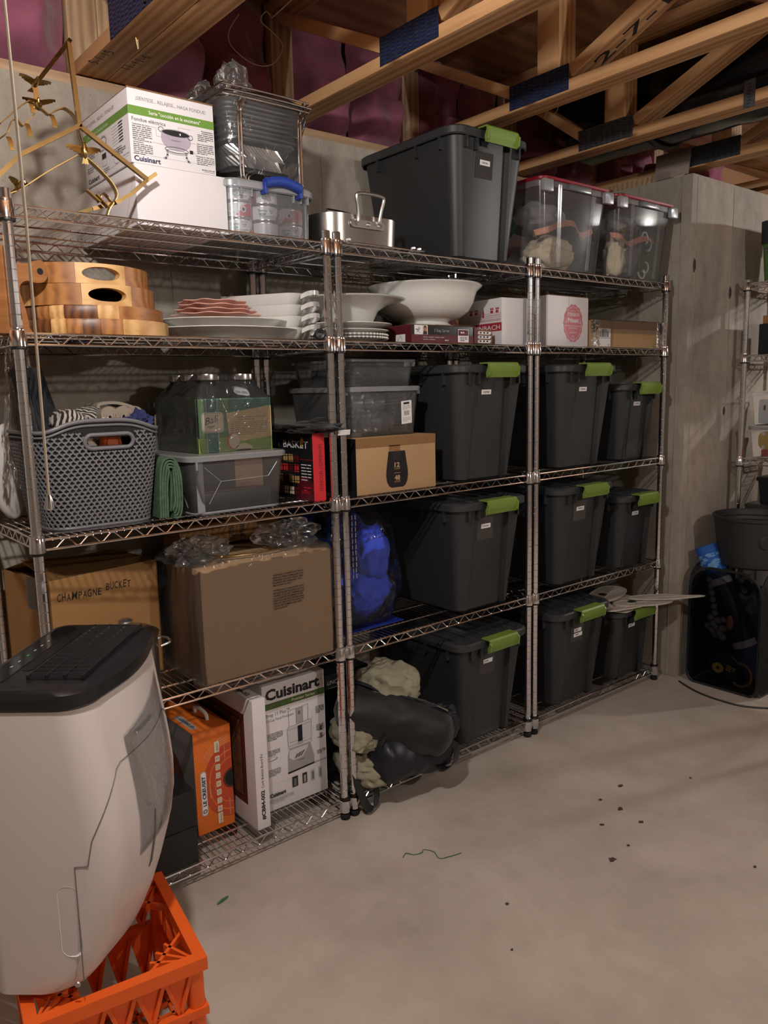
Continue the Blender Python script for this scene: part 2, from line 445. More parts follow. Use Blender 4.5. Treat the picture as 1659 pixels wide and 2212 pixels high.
def blob(bm, c, r, seed=0, amp=0.12, freq=3.0, sub=3, fold=0.0, ffreq=6.0, flatz=None, mi=0):
    """Soft lump: a sphere pushed about by noise, with creases; flatz = the height it rests on."""
    ret = bmesh.ops.create_icosphere(bm, subdivisions=sub, radius=1.0)
    off = V((seed * 7.3, seed * 3.1, seed * 1.7))
    for v in ret['verts']:
        p = v.co.copy()
        n = noise.noise(p * freq * 0.5 + off) * amp + noise.noise(p * freq + off * 2) * amp * 0.5
        if fold: n -= fold * (1 - abs(noise.noise(p * ffreq * 0.5 + off * 3)) * 2) ** 3 * 0.5
        q = V((c[0] + p.x * r[0] * (1 + n), c[1] + p.y * r[1] * (1 + n), c[2] + p.z * r[2] * (1 + n)))
        if flatz is not None and q.z < flatz: q.z = flatz + (q.z - flatz) * 0.02
        v.co = q
    for f in {f for v in ret['verts'] for f in v.link_faces}: f.material_index = mi
def sheet(bm, fn, nu, nv, mi=0, th=0.0):
    G = [[bm.verts.new(fn(i / nu, j / nv)) for j in range(nv + 1)] for i in range(nu + 1)]
    for i in range(nu):
        for j in range(nv):
            f = bm.faces.new((G[i][j], G[i + 1][j], G[i + 1][j + 1], G[i][j + 1])); f.material_index = mi
def arc(cx, cy, r, a0, a1, n, ry=None):
    ry = r if ry is None else ry
    return [(cx + r * cos(radians(a0 + (a1 - a0) * k / n)), cy + ry * sin(radians(a0 + (a1 - a0) * k / n))) for k in range(n + 1)]
def smooth_pts(pts, sub=4, closed=False):
    """Catmull-Rom through 3-D points."""
    P = [V(p) for p in pts]; n = len(P); out = []
    for i in range(n if closed else n - 1):
        p0 = P[i - 1] if (i or closed) else P[0]; p1 = P[i]; p2 = P[(i + 1) % n]
        p3 = P[(i + 2) % n] if (closed or i + 2 < n) else P[-1]
        for k in range(sub):
            t = k / sub
            out.append(0.5 * ((2 * p1) + (p2 - p0) * t + (2 * p0 - 5 * p1 + 4 * p2 - p3) * t * t + (3 * p1 - p0 - 3 * p2 + p3) * t ** 3))
    if not closed: out.append(P[-1])
    return out

# ------------------------------------------------------------------ object helpers
def ob(name, bm, mats, parent=None, loc=(0, 0, 0), rot=(0, 0, 0), sharp=35, flat=False, stuff=False, label=None):
    me = bpy.data.meshes.new(name)
    bmesh.ops.recalc_face_normals(bm, faces=bm.faces)
    bm.to_mesh(me); bm.free()
    for m in (mats if isinstance(mats, (list, tuple)) else [mats]): me.materials.append(MATS[m])
    if not flat:
        me.polygons.foreach_set('use_smooth', [True] * len(me.polygons))
        me.set_sharp_from_angle(angle=radians(sharp))
    o = bpy.data.objects.new(name, me); COL.objects.link(o)
    o.location = loc; o.rotation_euler = rot
    if parent: o.parent = parent
    if stuff: o['kind'] = 'stuff'
    if label: o['label'] = label
    return o
def thing(name, label, cat, loc=(0, 0, 0), rz=0.0, group=None, rot=None):
    o = bpy.data.objects.new(name, None); COL.objects.link(o)
    o.empty_display_size = 0.05
    o.location = loc; o.rotation_euler = rot if rot else (0, 0, radians(rz))
    o['label'] = label; o['category'] = cat
    if group: o['group'] = group
    return o
def tag(o, label, cat, group=None, kind=None):
    o['label'] = label; o['category'] = cat
    if group: o['group'] = group
    if kind: o['kind'] = kind
    return o
def struct(name, bm, mats, parent=None, **k):
    o = ob(name, bm, mats, parent, **k)
    if parent is None: o['kind'] = 'structure'
    return o
def copy_tree(o, parent=None):
    c = o.copy(); COL.objects.link(c); c.parent = parent
    for ch in list(o.children): copy_tree(ch, c)
    return c
FONT = {}
def glyphs(s, bold=0.0, shear=0.0):
    key = (s, bold, shear)
    if key not in FONT:
        cu = bpy.data.curves.new('t', 'FONT'); cu.body = s; cu.size = 1.0; cu.resolution_u = 2
        cu.offset = bold; cu.shear = shear
        o = bpy.data.objects.new('t', cu)
        me = bpy.data.meshes.new_from_object(o)
        vs = [v.co.copy() for v in me.vertices]; fs = [list(p.vertices) for p in me.polygons]
        bpy.data.objects.remove(o); bpy.data.meshes.remove(me); bpy.data.curves.remove(cu)
        x0 = min(v.x for v in vs); x1 = max(v.x for v in vs)
        FONT[key] = (vs, fs, x0, x1)
    return FONT[key]
class Face:
    """Flat print on one face of a thing: origin O, unit axes U, W (in the parent's space)."""
    def __init__(s, O, U, W, step=0.00025):
        s.O = V(O); s.U = V(U).normalized(); s.W = V(W).normalized(); s.Nn = s.U.cross(s.W); s.bm = bm_new(); s.mats = []; s.step = step; s.k = 1
    def mi(s, m):
        if m not in s.mats: s.mats.append(m)
        return s.mats.index(m)
    def P(s, u, v): return s.O + s.U * u + s.W * v + s.Nn * (s.k * s.step)
    def poly(s, pts, m):
        quad(s.bm, [s.P(*p) for p in pts], s.mi(m))
    def rect(s, u0, v0, u1, v1, m):
        s.poly([(u0, v0), (u1, v0), (u1, v1), (u0, v1)], m)
    def ell(s, u, v, a, b, m, n=24): s.poly([(u + a * cos(2 * pi * k / n), v + b * sin(2 * pi * k / n)) for k in range(n)], m)
    def ring(s, u, v, a, b, wd, m, n=24, a0=0, a1=360):
        mi = s.mi(m)
        for k in range(n):
            t0 = radians(a0 + (a1 - a0) * k / n); t1 = radians(a0 + (a1 - a0) * (k + 1) / n)
            quad(s.bm, [s.P(u + a * cos(t0), v + b * sin(t0)), s.P(u + (a + wd) * cos(t0), v + (b + wd) * sin(t0)),
                        s.P(u + (a + wd) * cos(t1), v + (b + wd) * sin(t1)), s.P(u + a * cos(t1), v + b * sin(t1))], mi)
    def line(s, pts, wd, m):
        mi = s.mi(m)
        for (a, b), (c, d) in zip(pts, pts[1:]):
            dx, dy = c - a, d - b; L = math.hypot(dx, dy)
            if L < 1e-9: continue
            nx, ny = -dy / L * wd / 2, dx / L * wd / 2; ex, ey = dx / L * wd * 0.3, dy / L * wd * 0.3
            quad(s.bm, [s.P(a + nx - ex, b + ny - ey), s.P(a - nx - ex, b - ny - ey), s.P(c - nx + ex, d - ny + ey), s.P(c + nx + ex, d + ny + ey)], mi)
    def text(s, t, u, v, size, m, width=None, align='L', rot=0, bold=0.0, shear=0.0):
        """Baseline start (u, v); size = cap height; width = fit the string to this length."""
        vs, fs, x0, x1 = glyphs(t, bold, shear); mi = s.mi(m)
        ky = size / 0.7; kx = ky if width is None else width / max(1e-6, x1 - x0)
        L = (x1 - x0) * kx; du = {'L': 0, 'C': -L / 2, 'R': -L}[align]
        c, sn = cos(radians(rot)), sin(radians(rot)); bv = []
        for q in vs:
            a, b = (q.x - x0) * kx + du, q.y * ky
            bv.append(s.bm.verts.new(s.P(u + a * c - b * sn, v + a * sn + b * c)))
        for f in fs:
            try: s.bm.faces.new([bv[i] for i in f]).material_index = mi
            except ValueError: pass
    def lines(s, u, v, wd, n, pitch, m, h=None, seed=1, rot=0):
        """Rows of print too small to read."""
        rr = random.Random(seed); h = h or pitch * 0.5
        for k in range(n):
            x = u; y = v - k * pitch; end = u + wd * (1 if k < n - 1 else 0.6)
            while x < end - 0.0005:
                L = min(rr.uniform(1.2, 4.0) * pitch, end - x)
                s.rect(x, y, x + L, y + h, m); x += L + pitch * 0.45
    def up(s): s.k += 1
    def done(s, name, parent, label=None):
        me = bpy.data.meshes.new(name); s.bm.to_mesh(me); s.bm.free()
        for m in s.mats: me.materials.append(MATS[m])
        o = bpy.data.objects.new(name, me); COL.objects.link(o); o.parent = parent
        if label: o['label'] = label
        return o
def carton(name, label, cat, loc, rz, w_, d, h, m='cardboard', bev=0.003, group=None, body='box_body'):
    """A closed box: local origin at its front-left bottom corner, x along the front, y to the back."""
    t = thing(name, label, cat, loc, rz, group)
    bm = bm_new(); box(bm, 0, w_, 0, d, 0, h, 0, bev)
    ob(body, bm, m, t)
    return t
def front(w_=0, h=0): return Face((0, 0, 0), (1, 0, 0), (0, 0, 1))
def leftf(d): return Face((0, d, 0), (0, -1, 0), (0, 0, 1))
def topf(h): return Face((0, 0, h), (1, 0, 0), (0, 1, 0))

# ------------------------------------------------------------------ the room
ZW = 2.32          # top of the foundation wall
YB = 0.49          # face of the wall behind the shelves
XR, YR = 2.836, -0.06   # outer corner of the jog on the right
bm = bm_new(); box(bm, -3.2, 7.2, -5.2, 0.9, -0.12, 0.0)
floor = struct('floor', bm, 'floor_concrete')
bm = bm_new(); box(bm, -3.2, XR, YB, 0.74, 0, ZW, bev=0.004)
wall_back = struct('wall_back', bm, 'wall_concrete')
# jog: the corner edge is chipped near the floor
bm = bm_new(); box(bm, XR, 7.0, YR, 0.74, 0, ZW, bev=0.006)
wall_right = struct('wall_right', bm, 'wall_concrete')
bm = bm_new(); box(bm, -3.2, -3.0, -5.0, YB, 0, 2.766); struct('wall_left', bm, 'wall_concrete')
bm = bm_new(); box(bm, -3.2, 7.2, -5.2, -5.0, 0, 2.766); struct('wall_front', bm, 'wall_concrete')
bm = bm_new(); box(bm, 7.0, 7.2, -5.0, 0.74, 0, 2.766); struct('wall_east', bm, 'wall_concrete')
# fins left by the joints between form boards, and plugged tie holes
for par, spots in ((wall_right, [((XR, -0.012), 0.0), ((2.878, YR), 0), ((3.205, YR), 0), ((3.62, YR), 0), ((XR, 0.20), 0)]),
                   (wall_back, [((x, YB), 0) for x in (0.02, 0.62, 1.23, 1.84, 2.45)])):
    for (x, y), _ in spots:
        bm = bm_new(); pts = []
        for k in range(30):
            z = k * 2.31 / 29
            pts.append((x + RND.uniform(-.0008, .0008), y + RND.uniform(-.0008, .0008), z))
        tube(bm, pts, [RND.uniform(0.0014, 0.0032) for _ in pts], seg=5)
        ob('form_seam', bm, 'seam_concrete', par)
for x, z in ((3.205, 1.83), (3.195, 1.27), (3.2, 0.72), (2.872, 1.93)):
    bm = bm_new(); lathe(bm, [(0.0, 0.004), (0.011, 0.003), (0.016, 0.0)], 10)
    o = ob('tie_hole_patch', bm, 'dark_stain', wall_right, (x, YR, z), (radians(90), 0, 0)); o.scale = (0.8, 2.0 if z > 1.5 else 1.4, 1)
# sill plates on top of the walls
for nm, a in (('trim_1', (-3.2, XR, 0.515, 0.66, ZW, ZW + 0.036)), ('trim_2', (XR + 0.02, 7.0, 0.50, 0.66, ZW, ZW + 0.036)), ('trim_3', (2.86, 2.95, 0.05, 0.5, ZW, ZW + 0.036))):
    bm = bm_new(); box(bm, *a, bev=0.002); struct(nm, bm, 'lumber_grey')
# rim board behind the insulation
bm = bm_new(); box(bm, -3.2, 7.2, 0.70, 0.74, ZW, 2.766); struct('trim_4', bm, 'plywood')
# subfloor: separate plywood panels
bm = bm_new(); box(bm, -3.2, 7.2, -5.2, 0.9, 2.786, 2.82); ceiling = struct('ceiling', bm, 'plywood')
for i in range(-1, 3):
    for j in range(-2, 2):
        x0 = -3.2 + 2.44 * (i + 1) + (1.22 if j % 2 else 0) - 1.0; y0 = -5.2 + 1.22 * (j + 2)
        bm = bm_new(); box(bm, x0 + 0.0015, x0 + 2.4385, y0 + 0.0015, y0 + 1.2185, 2.768, 2.786)
        ob('plywood_panel', bm, 'plywood', ceiling)
for i in range(0, 5):
    bm = bm_new(); x0 = -3.2 + 2.44 * i - 0.6
    box(bm, x0 + .0015, x0 + 2.4385, -0.3185, 0.9, 2.768, 2.786); ob('plywood_panel', bm, 'plywood', ceiling)

# ------------------------------------------------------------------ floor trusses (4x2 chords, running front to back)
def timber(bm, p, q, wx, wy, up=(0, 0, 1)):
    bar(bm, p, q, wx, wy, 0, up)
def lumber_ob(name, p, q, a, b, root, roll=0.0, m='lumber'):
    """A board from p to q as its own mesh, grain along it: a = width across x, b = thickness."""
    p, q = V(p), V(q); L = (q - p).length
    bm = bm_new(); box(bm, 0, L, -a / 2, a / 2, -b / 2, b / 2, bev=0.002)
    o = ob(name, bm, m, root)
    t = (q - p).normalized(); yx = V((1, 0, 0)); zz = t.cross(yx).normalized()
    Mx = Matrix((t, yx, zz)).transposed().to_4x4(); Mx.translation = p
    o.matrix_local = Mx
    return o
def gusset(y0, y1, z0, z1, x, root, m, rows, seed=1):
    """Pressed metal tooth plate on the near side of a truss."""
    rr = random.Random(seed); bm = bm_new()
    quad(bm, [(x, y0, z0), (x, y1, z0), (x, y1, z1), (x, y0, z1)], 0)
    quad(bm, [(x + 0.001, y0, z0), (x + 0.001, y1, z0), (x + 0.001, y1, z1), (x + 0.001, y0, z1)], 0)
    ny = int((y1 - y0) / 0.0245); nz = int((z1 - z0) / 0.0112)
    for i in range(ny):
        for j in range(nz):
            y = y0 + (i + 0.5) * (y1 - y0) / ny; z = z0 + (j + 0.5 + (0.3 if i % 2 else 0)) * (z1 - z0) / (nz + 0.4)
            box(bm, x - 0.0012, x, y - 0.0075, y + 0.0065, z - 0.0022, z + 0.0004, 1)
            box(bm, x - 0.0009, x, y - 0.0060, y + 0.0070, z - 0.0046, z - 0.0026, 2)
    return ob('gusset_plate', bm, [m, 'galvanised', 'ink'], root, flat=True)
ZB, ZT = 2.36, 2.766
def truss(x0, label, joint, plate='plate_blue', yend=0.60, extra=()):
    x1 = x0 + 0.089; xc = x0 + 0.0445
    t = thing('floor_truss', label, 'floor truss', (xc, 0, ZB), 0, 'floor trusses overhead')
    zb, zt = 0.019, ZT - ZB - 0.019; h = ZT - ZB
    lumber_ob('bottom_chord', (0, yend, zb), (0, -5.0, zb), 0.089, 0.038, t)
    lumber_ob('top_chord', (0, yend, zt), (0, -5.0, zt), 0.089, 0.038, t)
    lumber_ob('end_post', (0, yend - 0.019, 0.038), (0, yend - 0.019, h - 0.038), 0.089, 0.038, t, m='lumber_grey')
    yj = joint
    prev = None
    first = True
    k = 0
    while yj > -4.6:
        # joint on the bottom chord: upright web, and diagonals up on both sides
        if k % 2 == 0:
            lumber_ob('web_post', (0, yj - 0.175, 0.038), (0, yj - 0.175, h - 0.038), 0.089, 0.089, t)
            a = (0, yj - 0.03, 0.055)
            b = (0, yend - 0.07, h - 0.06) if first else (0, yj + 0.52, h - 0.055)
            lumber_ob('web_diagonal', a, b, 0.089, 0.038, t)
            lumber_ob('web_diagonal', (0, yj - 0.265, 0.062), (0, yj - 0.95, h - 0.055), 0.089, 0.038, t)
            gusset(yj - 0.262, yj - 0.008, 0.006, 0.086, -0.046, t, plate, 5, seed=k + 1)
            first = False
        yj -= 0.615; k += 1
    for (y0, y1, z0, z1) in extra: gusset(y0, y1, z0, z1, -0.046, t, plate, 4, seed=9)
    return t
tA = truss(0.371, 'doubled floor truss board nearest the left wall top, marked 5-1-15 underneath', 0.02, extra=((-0.05, 0.24, 0.0, 0.2),))
tB = truss(0.463, 'second board of the doubled truss, marked 11-11-6 underneath', 0.02)
t1 = truss(1.083, 'floor truss above the middle shelf with a bright blue tooth plate', -0.03)
t2 = truss(1.694, 'floor truss whose slanted web is marked 2-7-15', -0.0)
t3 = truss(2.296, 'floor truss reaching over the red-lidded bins with a dark tooth plate', 0.155, 'galvanised', extra=((-0.585, -0.545, -0.015, 0.075),))
t4 = truss(2.905, 'floor truss resting on the concrete corner beside the white flap', 0.03, 'galvanised')
t5 = truss(3.52, 'farthest floor truss at the right edge over the far shelf', -0.1, 'galvanised')
# carpenter's marks
def mark(root, s, O, U, W, size, bold=0.0, m='ink'):
    f = Face(O, U, W); f.text(s, 0, 0, size, m, bold=bold); return f.done('pencil_mark', root)
mark(tA, '5-1-15', (-0.02, 0.415, 0.0), (0.12, -1, 0), (-1, -0.12, 0), 0.03)
mark(tB, '11-11-6', (-0.02, 0.40, 0.0), (0.12, -1, 0), (-1, -0.12, 0), 0.03)
# underside of the diagonal web of truss 2
_h = ZT - ZB
a_ = V((0, -0.265, 0.062)); b_ = V((0, -0.95, _h - 0.055)); d_ = (b_ - a_).normalized(); n_ = V((1, 0, 0)).cross(d_)
nn = n_ if n_.z < 0 else -n_
f = Face(a_ + d_ * 0.07 + nn * 0.0195 + V((0.012, 0, 0)), d_, nn.cross(d_)); f.text('2-7-15', 0, -0.012, 0.046, 'ink', width=0.36, bold=0.01); f.done('pencil_mark', t2)
f = Face((0.02, 0.30, -0.0), (0, -1, 0), (-1, 0, 0))
f = Face((1.16, 0.10, 2.7665), (0.25, -1, 0), (-1, -0.25, 0)); f.text('11-3-12', 0, 0, 0.035, 'ink', width=0.3); o = f.done('pencil_mark', ceiling)

# ------------------------------------------------------------------ pink batts stuffed between the truss ends
xs_ = [-0.55, 0.371, 0.552, 1.083, 1.172, 1.694, 1.783, 2.296, 2.385, 2.905, 2.994, 3.52, 3.61, 4.3]
bays = [(-0.55, 0.365), (0.558, 1.078), (1.178, 1.69), (1.789, 2.29), (2.391, 2.9), (3.0, 3.515), (3.615, 4.3)]
names = ['at the far left above the wall', 'behind the foil pans', 'behind the roasting pan', 'behind the large lidded tote on top', 'above the red-lidded bins', 'above the concrete corner', 'at the right edge above the wall']
for i, ((a, b), nm) in enumerate(zip(bays, names)):
    bm = bm_new()
    for (xa, xb, sd) in ((a, (a + b) / 2, 1), ((a + b) / 2, b, 2)):
        def fn(u, v, xa=xa, xb=xb, sd=sd):
            x = xa + (xb - xa) * u; z = ZW + 0.01 + (0.436) * v
            e = min(u, 1 - u, v, 1 - v) * 5
            p = V((x * 5, z * 5, i * 3 + sd))
            y = 0.60 - 0.055 * min(1, e) - 0.05 * noise.noise(p) - 0.035 * noise.noise(p * 2.4) - (0.04 if v < 0.5 else 0) * min(1, e)
            return V((x, y if i < 4 else y - 0.02, z))
        sheet(bm, fn, 22, 22)
    o = ob('insulation_batt', bm, 'insulation_pink', sharp=80)
    tag(o, 'pink fibreglass batt ' + nm, 'insulation', 'pink batts between the trusses')
# batt over the jog, in front of the far trusses
bm = bm_new(); blob(bm, (3.22, 0.28, 2.40), (0.16, 0.16, 0.09), 5, 0.3, 3, 4, 0.1, flatz=2.325)
tag(ob('insulation_batt', bm, 'insulation_pink', sharp=80), 'loose tuft of pink fibreglass lying on top of the concrete jog', 'insulation', 'pink batts between the trusses')

# black wrapped duct in the bay over the right-hand shelves
t = thing('duct', 'black plastic wrapped duct running above the right-hand trusses', 'duct', (2.64, 0, 2.575))
bm = bm_new()
rings = []
for k in range(46):
    y = 0.35 - k * 0.085
    r = 0.165 + 0.008 * noise.noise(V((k * 1.3, 0, 0)))
    rings.append([V((r * 1.3 * cos(2 * pi * j / 28) * (1 + 0.03 * noise.noise(V((j * .9, k * .5, 1)))), y, r * sin(2 * pi * j / 28) * (1 + 0.04 * noise.noise(V((j * .8, k * .6, 4)))))) for j in range(28)])
loft(bm, rings); ob('duct_wrap', bm, 'duct_black', t, sharp=80)
bm = bm_new(); tube(bm, [V((0.168 * 1.3 * cos(a), -0.02, 0.172 * sin(a))) for a in [2 * pi * k / 28 for k in range(28)]], 0.012, 6, True); ob('duct_tape', bm, 'tub_grey', t)

# white foam flap on the concrete corner
bm = bm_new()
def fn(u, v):
    y = 0.135 - 0.165 * u
    z = ZW + 0.005 + 0.118 * v * (0.95 + 0.1 * u)
    x = XR + 0.012 + 0.03 * (v - 0.2) ** 2 + 0.02 * u * v
    if v > 0.6: y += 0.02 * (v - 0.6)
    return V((x, y, z))
sheet(bm, fn, 6, 8)
bmesh.ops.solidify(bm, geom=bm.faces[:], thickness=0.004)
tag(ob('foam_flap', bm, 'foam_white'), 'pale grey foam strip curling up on the concrete corner', 'foam strip')

# wires and cables
def wire(name, label, pts, r, m, cat, sub=5, grp=None):
    bm = bm_new(); tube(bm, smooth_pts(pts, sub), r, 6)
    return tag(ob(name, bm, m), label, cat, grp)
wire('thin_wire', 'thin bronze wire dangling beside the doubled truss', [(0.30, 0.12, 2.70), (0.33, 0.13, 2.60), (0.37, 0.15, 2.50), (0.40, 0.17, 2.42), (0.425, 0.19, 2.335)], 0.0022, 'brass_dark', 'wire')
wire('thin_wire', 'pale wire bent under the doubled truss mark', [(0.37, 0.25, 2.55), (0.39, 0.23, 2.50), (0.41, 0.21, 2.44), (0.425, 0.2, 2.39), (0.425, 0.19, 2.338)], 0.0024, 'cord_white', 'wire')
wire('thin_wire', 'thin wire looping down from the joint above the foil pans', [(1.0, 0.42, 2.64), (0.985, 0.43, 2.66), (0.97, 0.44, 2.63), (1.01, 0.43, 2.60), (1.04, 0.42, 2.56), (1.0, 0.43, 2.50), (0.93, 0.44, 2.49), (0.86, 0.45, 2.53), (0.86, 0.46, 2.58), (0.9, 0.46, 2.64)], 0.0016, 'cord_white', 'wire', 4)
wire('string', 'pale string stretched along the subfloor above the foil pans', [(1.0, 0.42, 2.64), (1.09, 0.1, 2.74), (1.18, -0.4, 2.76)], 0.0022, 'cord_white', 'string')
wire('string', 'pale string running under the subfloor between the middle trusses', [(1.18, 0.0, 2.757), (1.36, -0.03, 2.758), (1.5, -0.06, 2.756), (1.69, -0.1, 2.752)], 0.002, 'cord_white', 'string')
for k, (dx, lb) in enumerate(((0, 'left of the two thin wires hanging behind the slanted web'), (0.05, 'right of the two thin wires hanging behind the slanted web'))):
    wire('thin_wire', lb, [(2.02 + dx, 0.06, 2.60), (2.03 + dx, 0.07, 2.54), (2.02 + dx, 0.08, 2.47), (2.0 + dx * .7, 0.09, 2.43)], 0.0015, 'cord_white', 'wire', grp='thin hanging wires')
for k in range(5):
    wire('cable', ['first', 'second', 'third', 'fourth', 'fifth'][k] + ' off-white cable from the right among those draped over the upper right truss', [(1.60 - 0.1 * k, -0.95 - 0.03 * k, 2.74), (1.72 - 0.03 * k, -0.80, 2.65 + 0.014 * k), (1.80 + 0.02 * k, -0.76, 2.62 + 0.012 * k), (2.1, -0.86 - 0.03 * k, 2.56 + 0.012 * k), (2.4, -1.0 - 0.04 * k, 2.50 + 0.01 * k), (2.9, -1.1, 2.52)], 0.006, 'cable_white', 'cable', grp='off-white cables at the upper right')

# ------------------------------------------------------------------ lamps: bare bulbs in lampholders under the trusses, plus one added fill bulb
def lamp(loc, watts, label, cord=False):
    t = thing('ceiling_lamp', label, 'lamp', loc)
    bm = bm_new(); lathe(bm, [(0.0, 0.46), (0.055, 0.46), (0.055, 0.44), (0.03, 0.10), (0.022, 0.045), (0.0, 0.045)], 20); ob('lamp_holder', bm, 'porcelain_lamp', t)
    bm = bm_new(); bmesh.ops.create_icosphere(bm, subdivisions=2, radius=0.045); 
    A = 4 * pi * 0.045 ** 2
    nm = 'bulb_' + label[:8]
    emit(nm, (*BULB_COL, 1), watts / (pi * A))
    ob('bulb', bm, nm, t)
    return t
lamp((-0.235, -1.11, 2.27), BULB_W['left'], 'bare ceiling bulb with the pull cord, above the left shelf')
lamp((4.9, -1.5, 2.27), BULB_W['right'], 'far ceiling bulb beyond the right-hand shelf')
lamp((1.4, -3.3, 2.27), BULB_W['behind'], 'rear ceiling bulb behind the viewer')  # unseen fill light, added to brighten the scene from the rear
t = thing('pull_cord', 'off-white pull cord with a metal bell end hanging from the left lamp', 'pull cord', (-0.276, -1.092, 0))
bm = bm_new(); tube(bm, [(-0.035, -0.0, 2.33), (-0.01, 0.0, 2.31), (0, 0, 2.27), (0, 0, 1.9), (0.003, 0.002, 1.6), (0, 0, 1.305)], 0.0016, 6); ob('cord', bm, 'cord_white', t)
bm = bm_new(); lathe(bm, [(0.0, 0.012), (0.0025, 0.011), (0.0045, 0.004), (0.0055, -0.004), (0.003, -0.006), (0.0, -0.006)], 12, (0, 0, 1.299)); ob('bell_end', bm, 'chrome', t)

# ------------------------------------------------------------------ chrome wire shelving
UW, UD = 0.889, 0.437         # post spacing across and front to back
RINGS = [1.8138, 1.5275, 1.0365, 0.5492]; RB = 0.0722
S1, S2, S3, S4, S5 = 1.852, 1.566, 1.0745, 0.587, 0.0665      # tops of the five wire shelves
def post_mesh():
    bm = bm_new(); R = 0.0127; prof = [(R * 0.9, 0.028)]
    z = 0.03
    k = 0
    while z < 1.866:
        g = 0.0009
        prof += [(R, z), (R, z + 0.0254 - 2.2 * g), (R - 0.0011, z + 0.0254 - g)]
        if k % 8 == 5: prof += [(R, z + 0.0254), (R, z + 0.0268), (R - 0.0011, z + 0.0277)]
        z += 0.0254; k += 1
    prof += [(R, 1.8665), (R * 0.9, 1.8685), (0, 1.8685)]
    lathe(bm, prof, 14)
    return bm
def collar_mesh(flip=False):
    bm = bm_new()
    lathe(bm, [(0.0128, 0.047), (0.0165, 0.047), (0.0172, 0.044), (0.0172, 0.041), (0.0178, 0.040), (0.0196, 0.012), (0.0200, 0.005), (0.0185, 0.004), (0.0128, 0.004)], 20)
    lathe(bm, [(0.0045, 0.0), (0.006, 0.0), (0.006, 0.002), (0.0045, 0.002)], 12, (0, 0, 0))
    return bm
def ring_mesh():
    bm = bm_new(); lathe(bm, [(0.0127, -0.002), (0.0182, -0.002), (0.0186, 0.0), (0.0182, 0.0042), (0.0127, 0.0042)], 18); return bm
def foot_mesh():
    bm = bm_new(); lathe(bm, [(0.0, 0.0), (0.0155, 0.0), (0.0165, 0.004), (0.0165, 0.014), (0.0135, 0.0175), (0.0, 0.0175)], 16); return bm
def truss_rail(L, n):
    """Front rail of a shelf: two rods and the zigzag between them; along +x from 0 to L, shelf top at z=0."""
    bm = bm_new()
    tube(bm, [(0.012, 0, -0.002), (L - 0.012, 0, -0.002)], 0.0032, 6); tube(bm, [(0.012, 0, -0.0275), (L - 0.012, 0, -0.0275)], 0.0030, 6)
    pts = []; a, b = 0.04, L - 0.04
    for k in range(2 * n + 1):
        x = a + (b - a) * k / (2 * n)
        up = k % 2
        pts += [(x - 0.004, 0.001, -0.0055 if up else -0.0255), (x + 0.004, 0.001, -0.0055 if up else -0.0255)]
    pts = [pts[0]] + pts[1:]
    tube(bm, pts, 0.0019, 5)
    return bm
def mat_mesh(W_, D_, n):
    bm = bm_new()
    for k in range(n + 1):
        x = 0.016 + (W_ - 0.032) * k / n
        tube(bm, [(x, -0.001, -0.0065), (x, 0.003, 0.0002), (x, D_ - 0.003, 0.0002), (x, D_ + 0.001, -0.0065)], 0.0016, 5)
    for y in (D_ * 0.22, D_ * 0.5, D_ * 0.78):
        tube(bm, [(0.006, y, -0.0042), (W_ - 0.006, y, -0.0042)], 0.0029, 6)
    return bm
class ShelfKit: pass
KIT = ShelfKit()
def mk(name, bm, m, **k):
    o = ob(name, bm, m, None, **k); me = o.data; bpy.data.objects.remove(o); return me
KIT.post = mk('post', post_mesh(), 'chrome', sharp=25)
KIT.collar = mk('collar', collar_mesh(), 'chrome', sharp=30)
KIT.ring = mk('split_ring', ring_mesh(), 'black_plastic')
KIT.foot = mk('foot', foot_mesh(), 'rubber')
def link(name, me, parent, loc=(0, 0, 0), rot=(0, 0, 0), stuff=False):
    o = bpy.data.objects.new(name, me); COL.objects.link(o); o.parent = parent; o.location = loc; o.rotation_euler = rot
    if stuff: o['kind'] = 'stuff'
    return o
def kit_for(W_, D_, n, nz, nzs):
    k = ShelfKit()
    k.front = mk('front_rail', truss_rail(W_, nz), 'chrome'); k.side = mk('side_rail', truss_rail(D_, nzs), 'chrome'); k.mat = mk('wire_mat', mat_mesh(W_, D_, n), 'chrome')
    return k
K36 = kit_for(UW, UD, 43, 14, 6)
def wire_unit(label, loc, rz, kit, W_, D_, rings, group, rb=RB, height=1.0):
    t = thing('wire_shelf_unit', label, 'shelving', loc, rz, group)
    for (x, y) in ((0, 0), (W_, 0), (0, D_), (W_, D_)):
        p = link('post', KIT.post, t, (x, y, 0)); p.scale = (1, 1, height)
        link('foot', KIT.foot, p)
        for z in rings:
            c = link('collar', KIT.collar, p, (0, 0, z / height)); link('split_ring', KIT.ring, p, (0, 0, z / height))
        link('collar', KIT.collar, p, (0, 0, rb / height), (pi, 0, 0)); link('split_ring', KIT.ring, p, (0, 0, (rb + 0.001) / height))
    for z in [r + 0.037 for r in rings] + [rb - 0.007]:
        s = bpy.data.objects.new('wire_shelf', kit.mat); COL.objects.link(s); s.parent = t; s.location = (0, 0, z)
        link('front_rail', kit.front, s); link('rear_rail', kit.front, s, (0, D_, 0))
        link('side_rail', kit.side, s, (0, 0, 0), (0, 0, pi / 2)); link('side_rail', kit.side, s, (W_, 0, 0), (0, 0, pi / 2))
    return t
G_ = 'chrome wire shelving units along the long wall'
wire_unit('left chrome wire shelving unit holding the woven basket and the wooden trays', (0, 0, 0), 0, K36, UW, UD, RINGS, G_)
wire_unit('middle chrome wire shelving unit holding the footed bowl and the blue bag', (0.927, 0, 0), 0, K36, UW, UD, RINGS, G_)
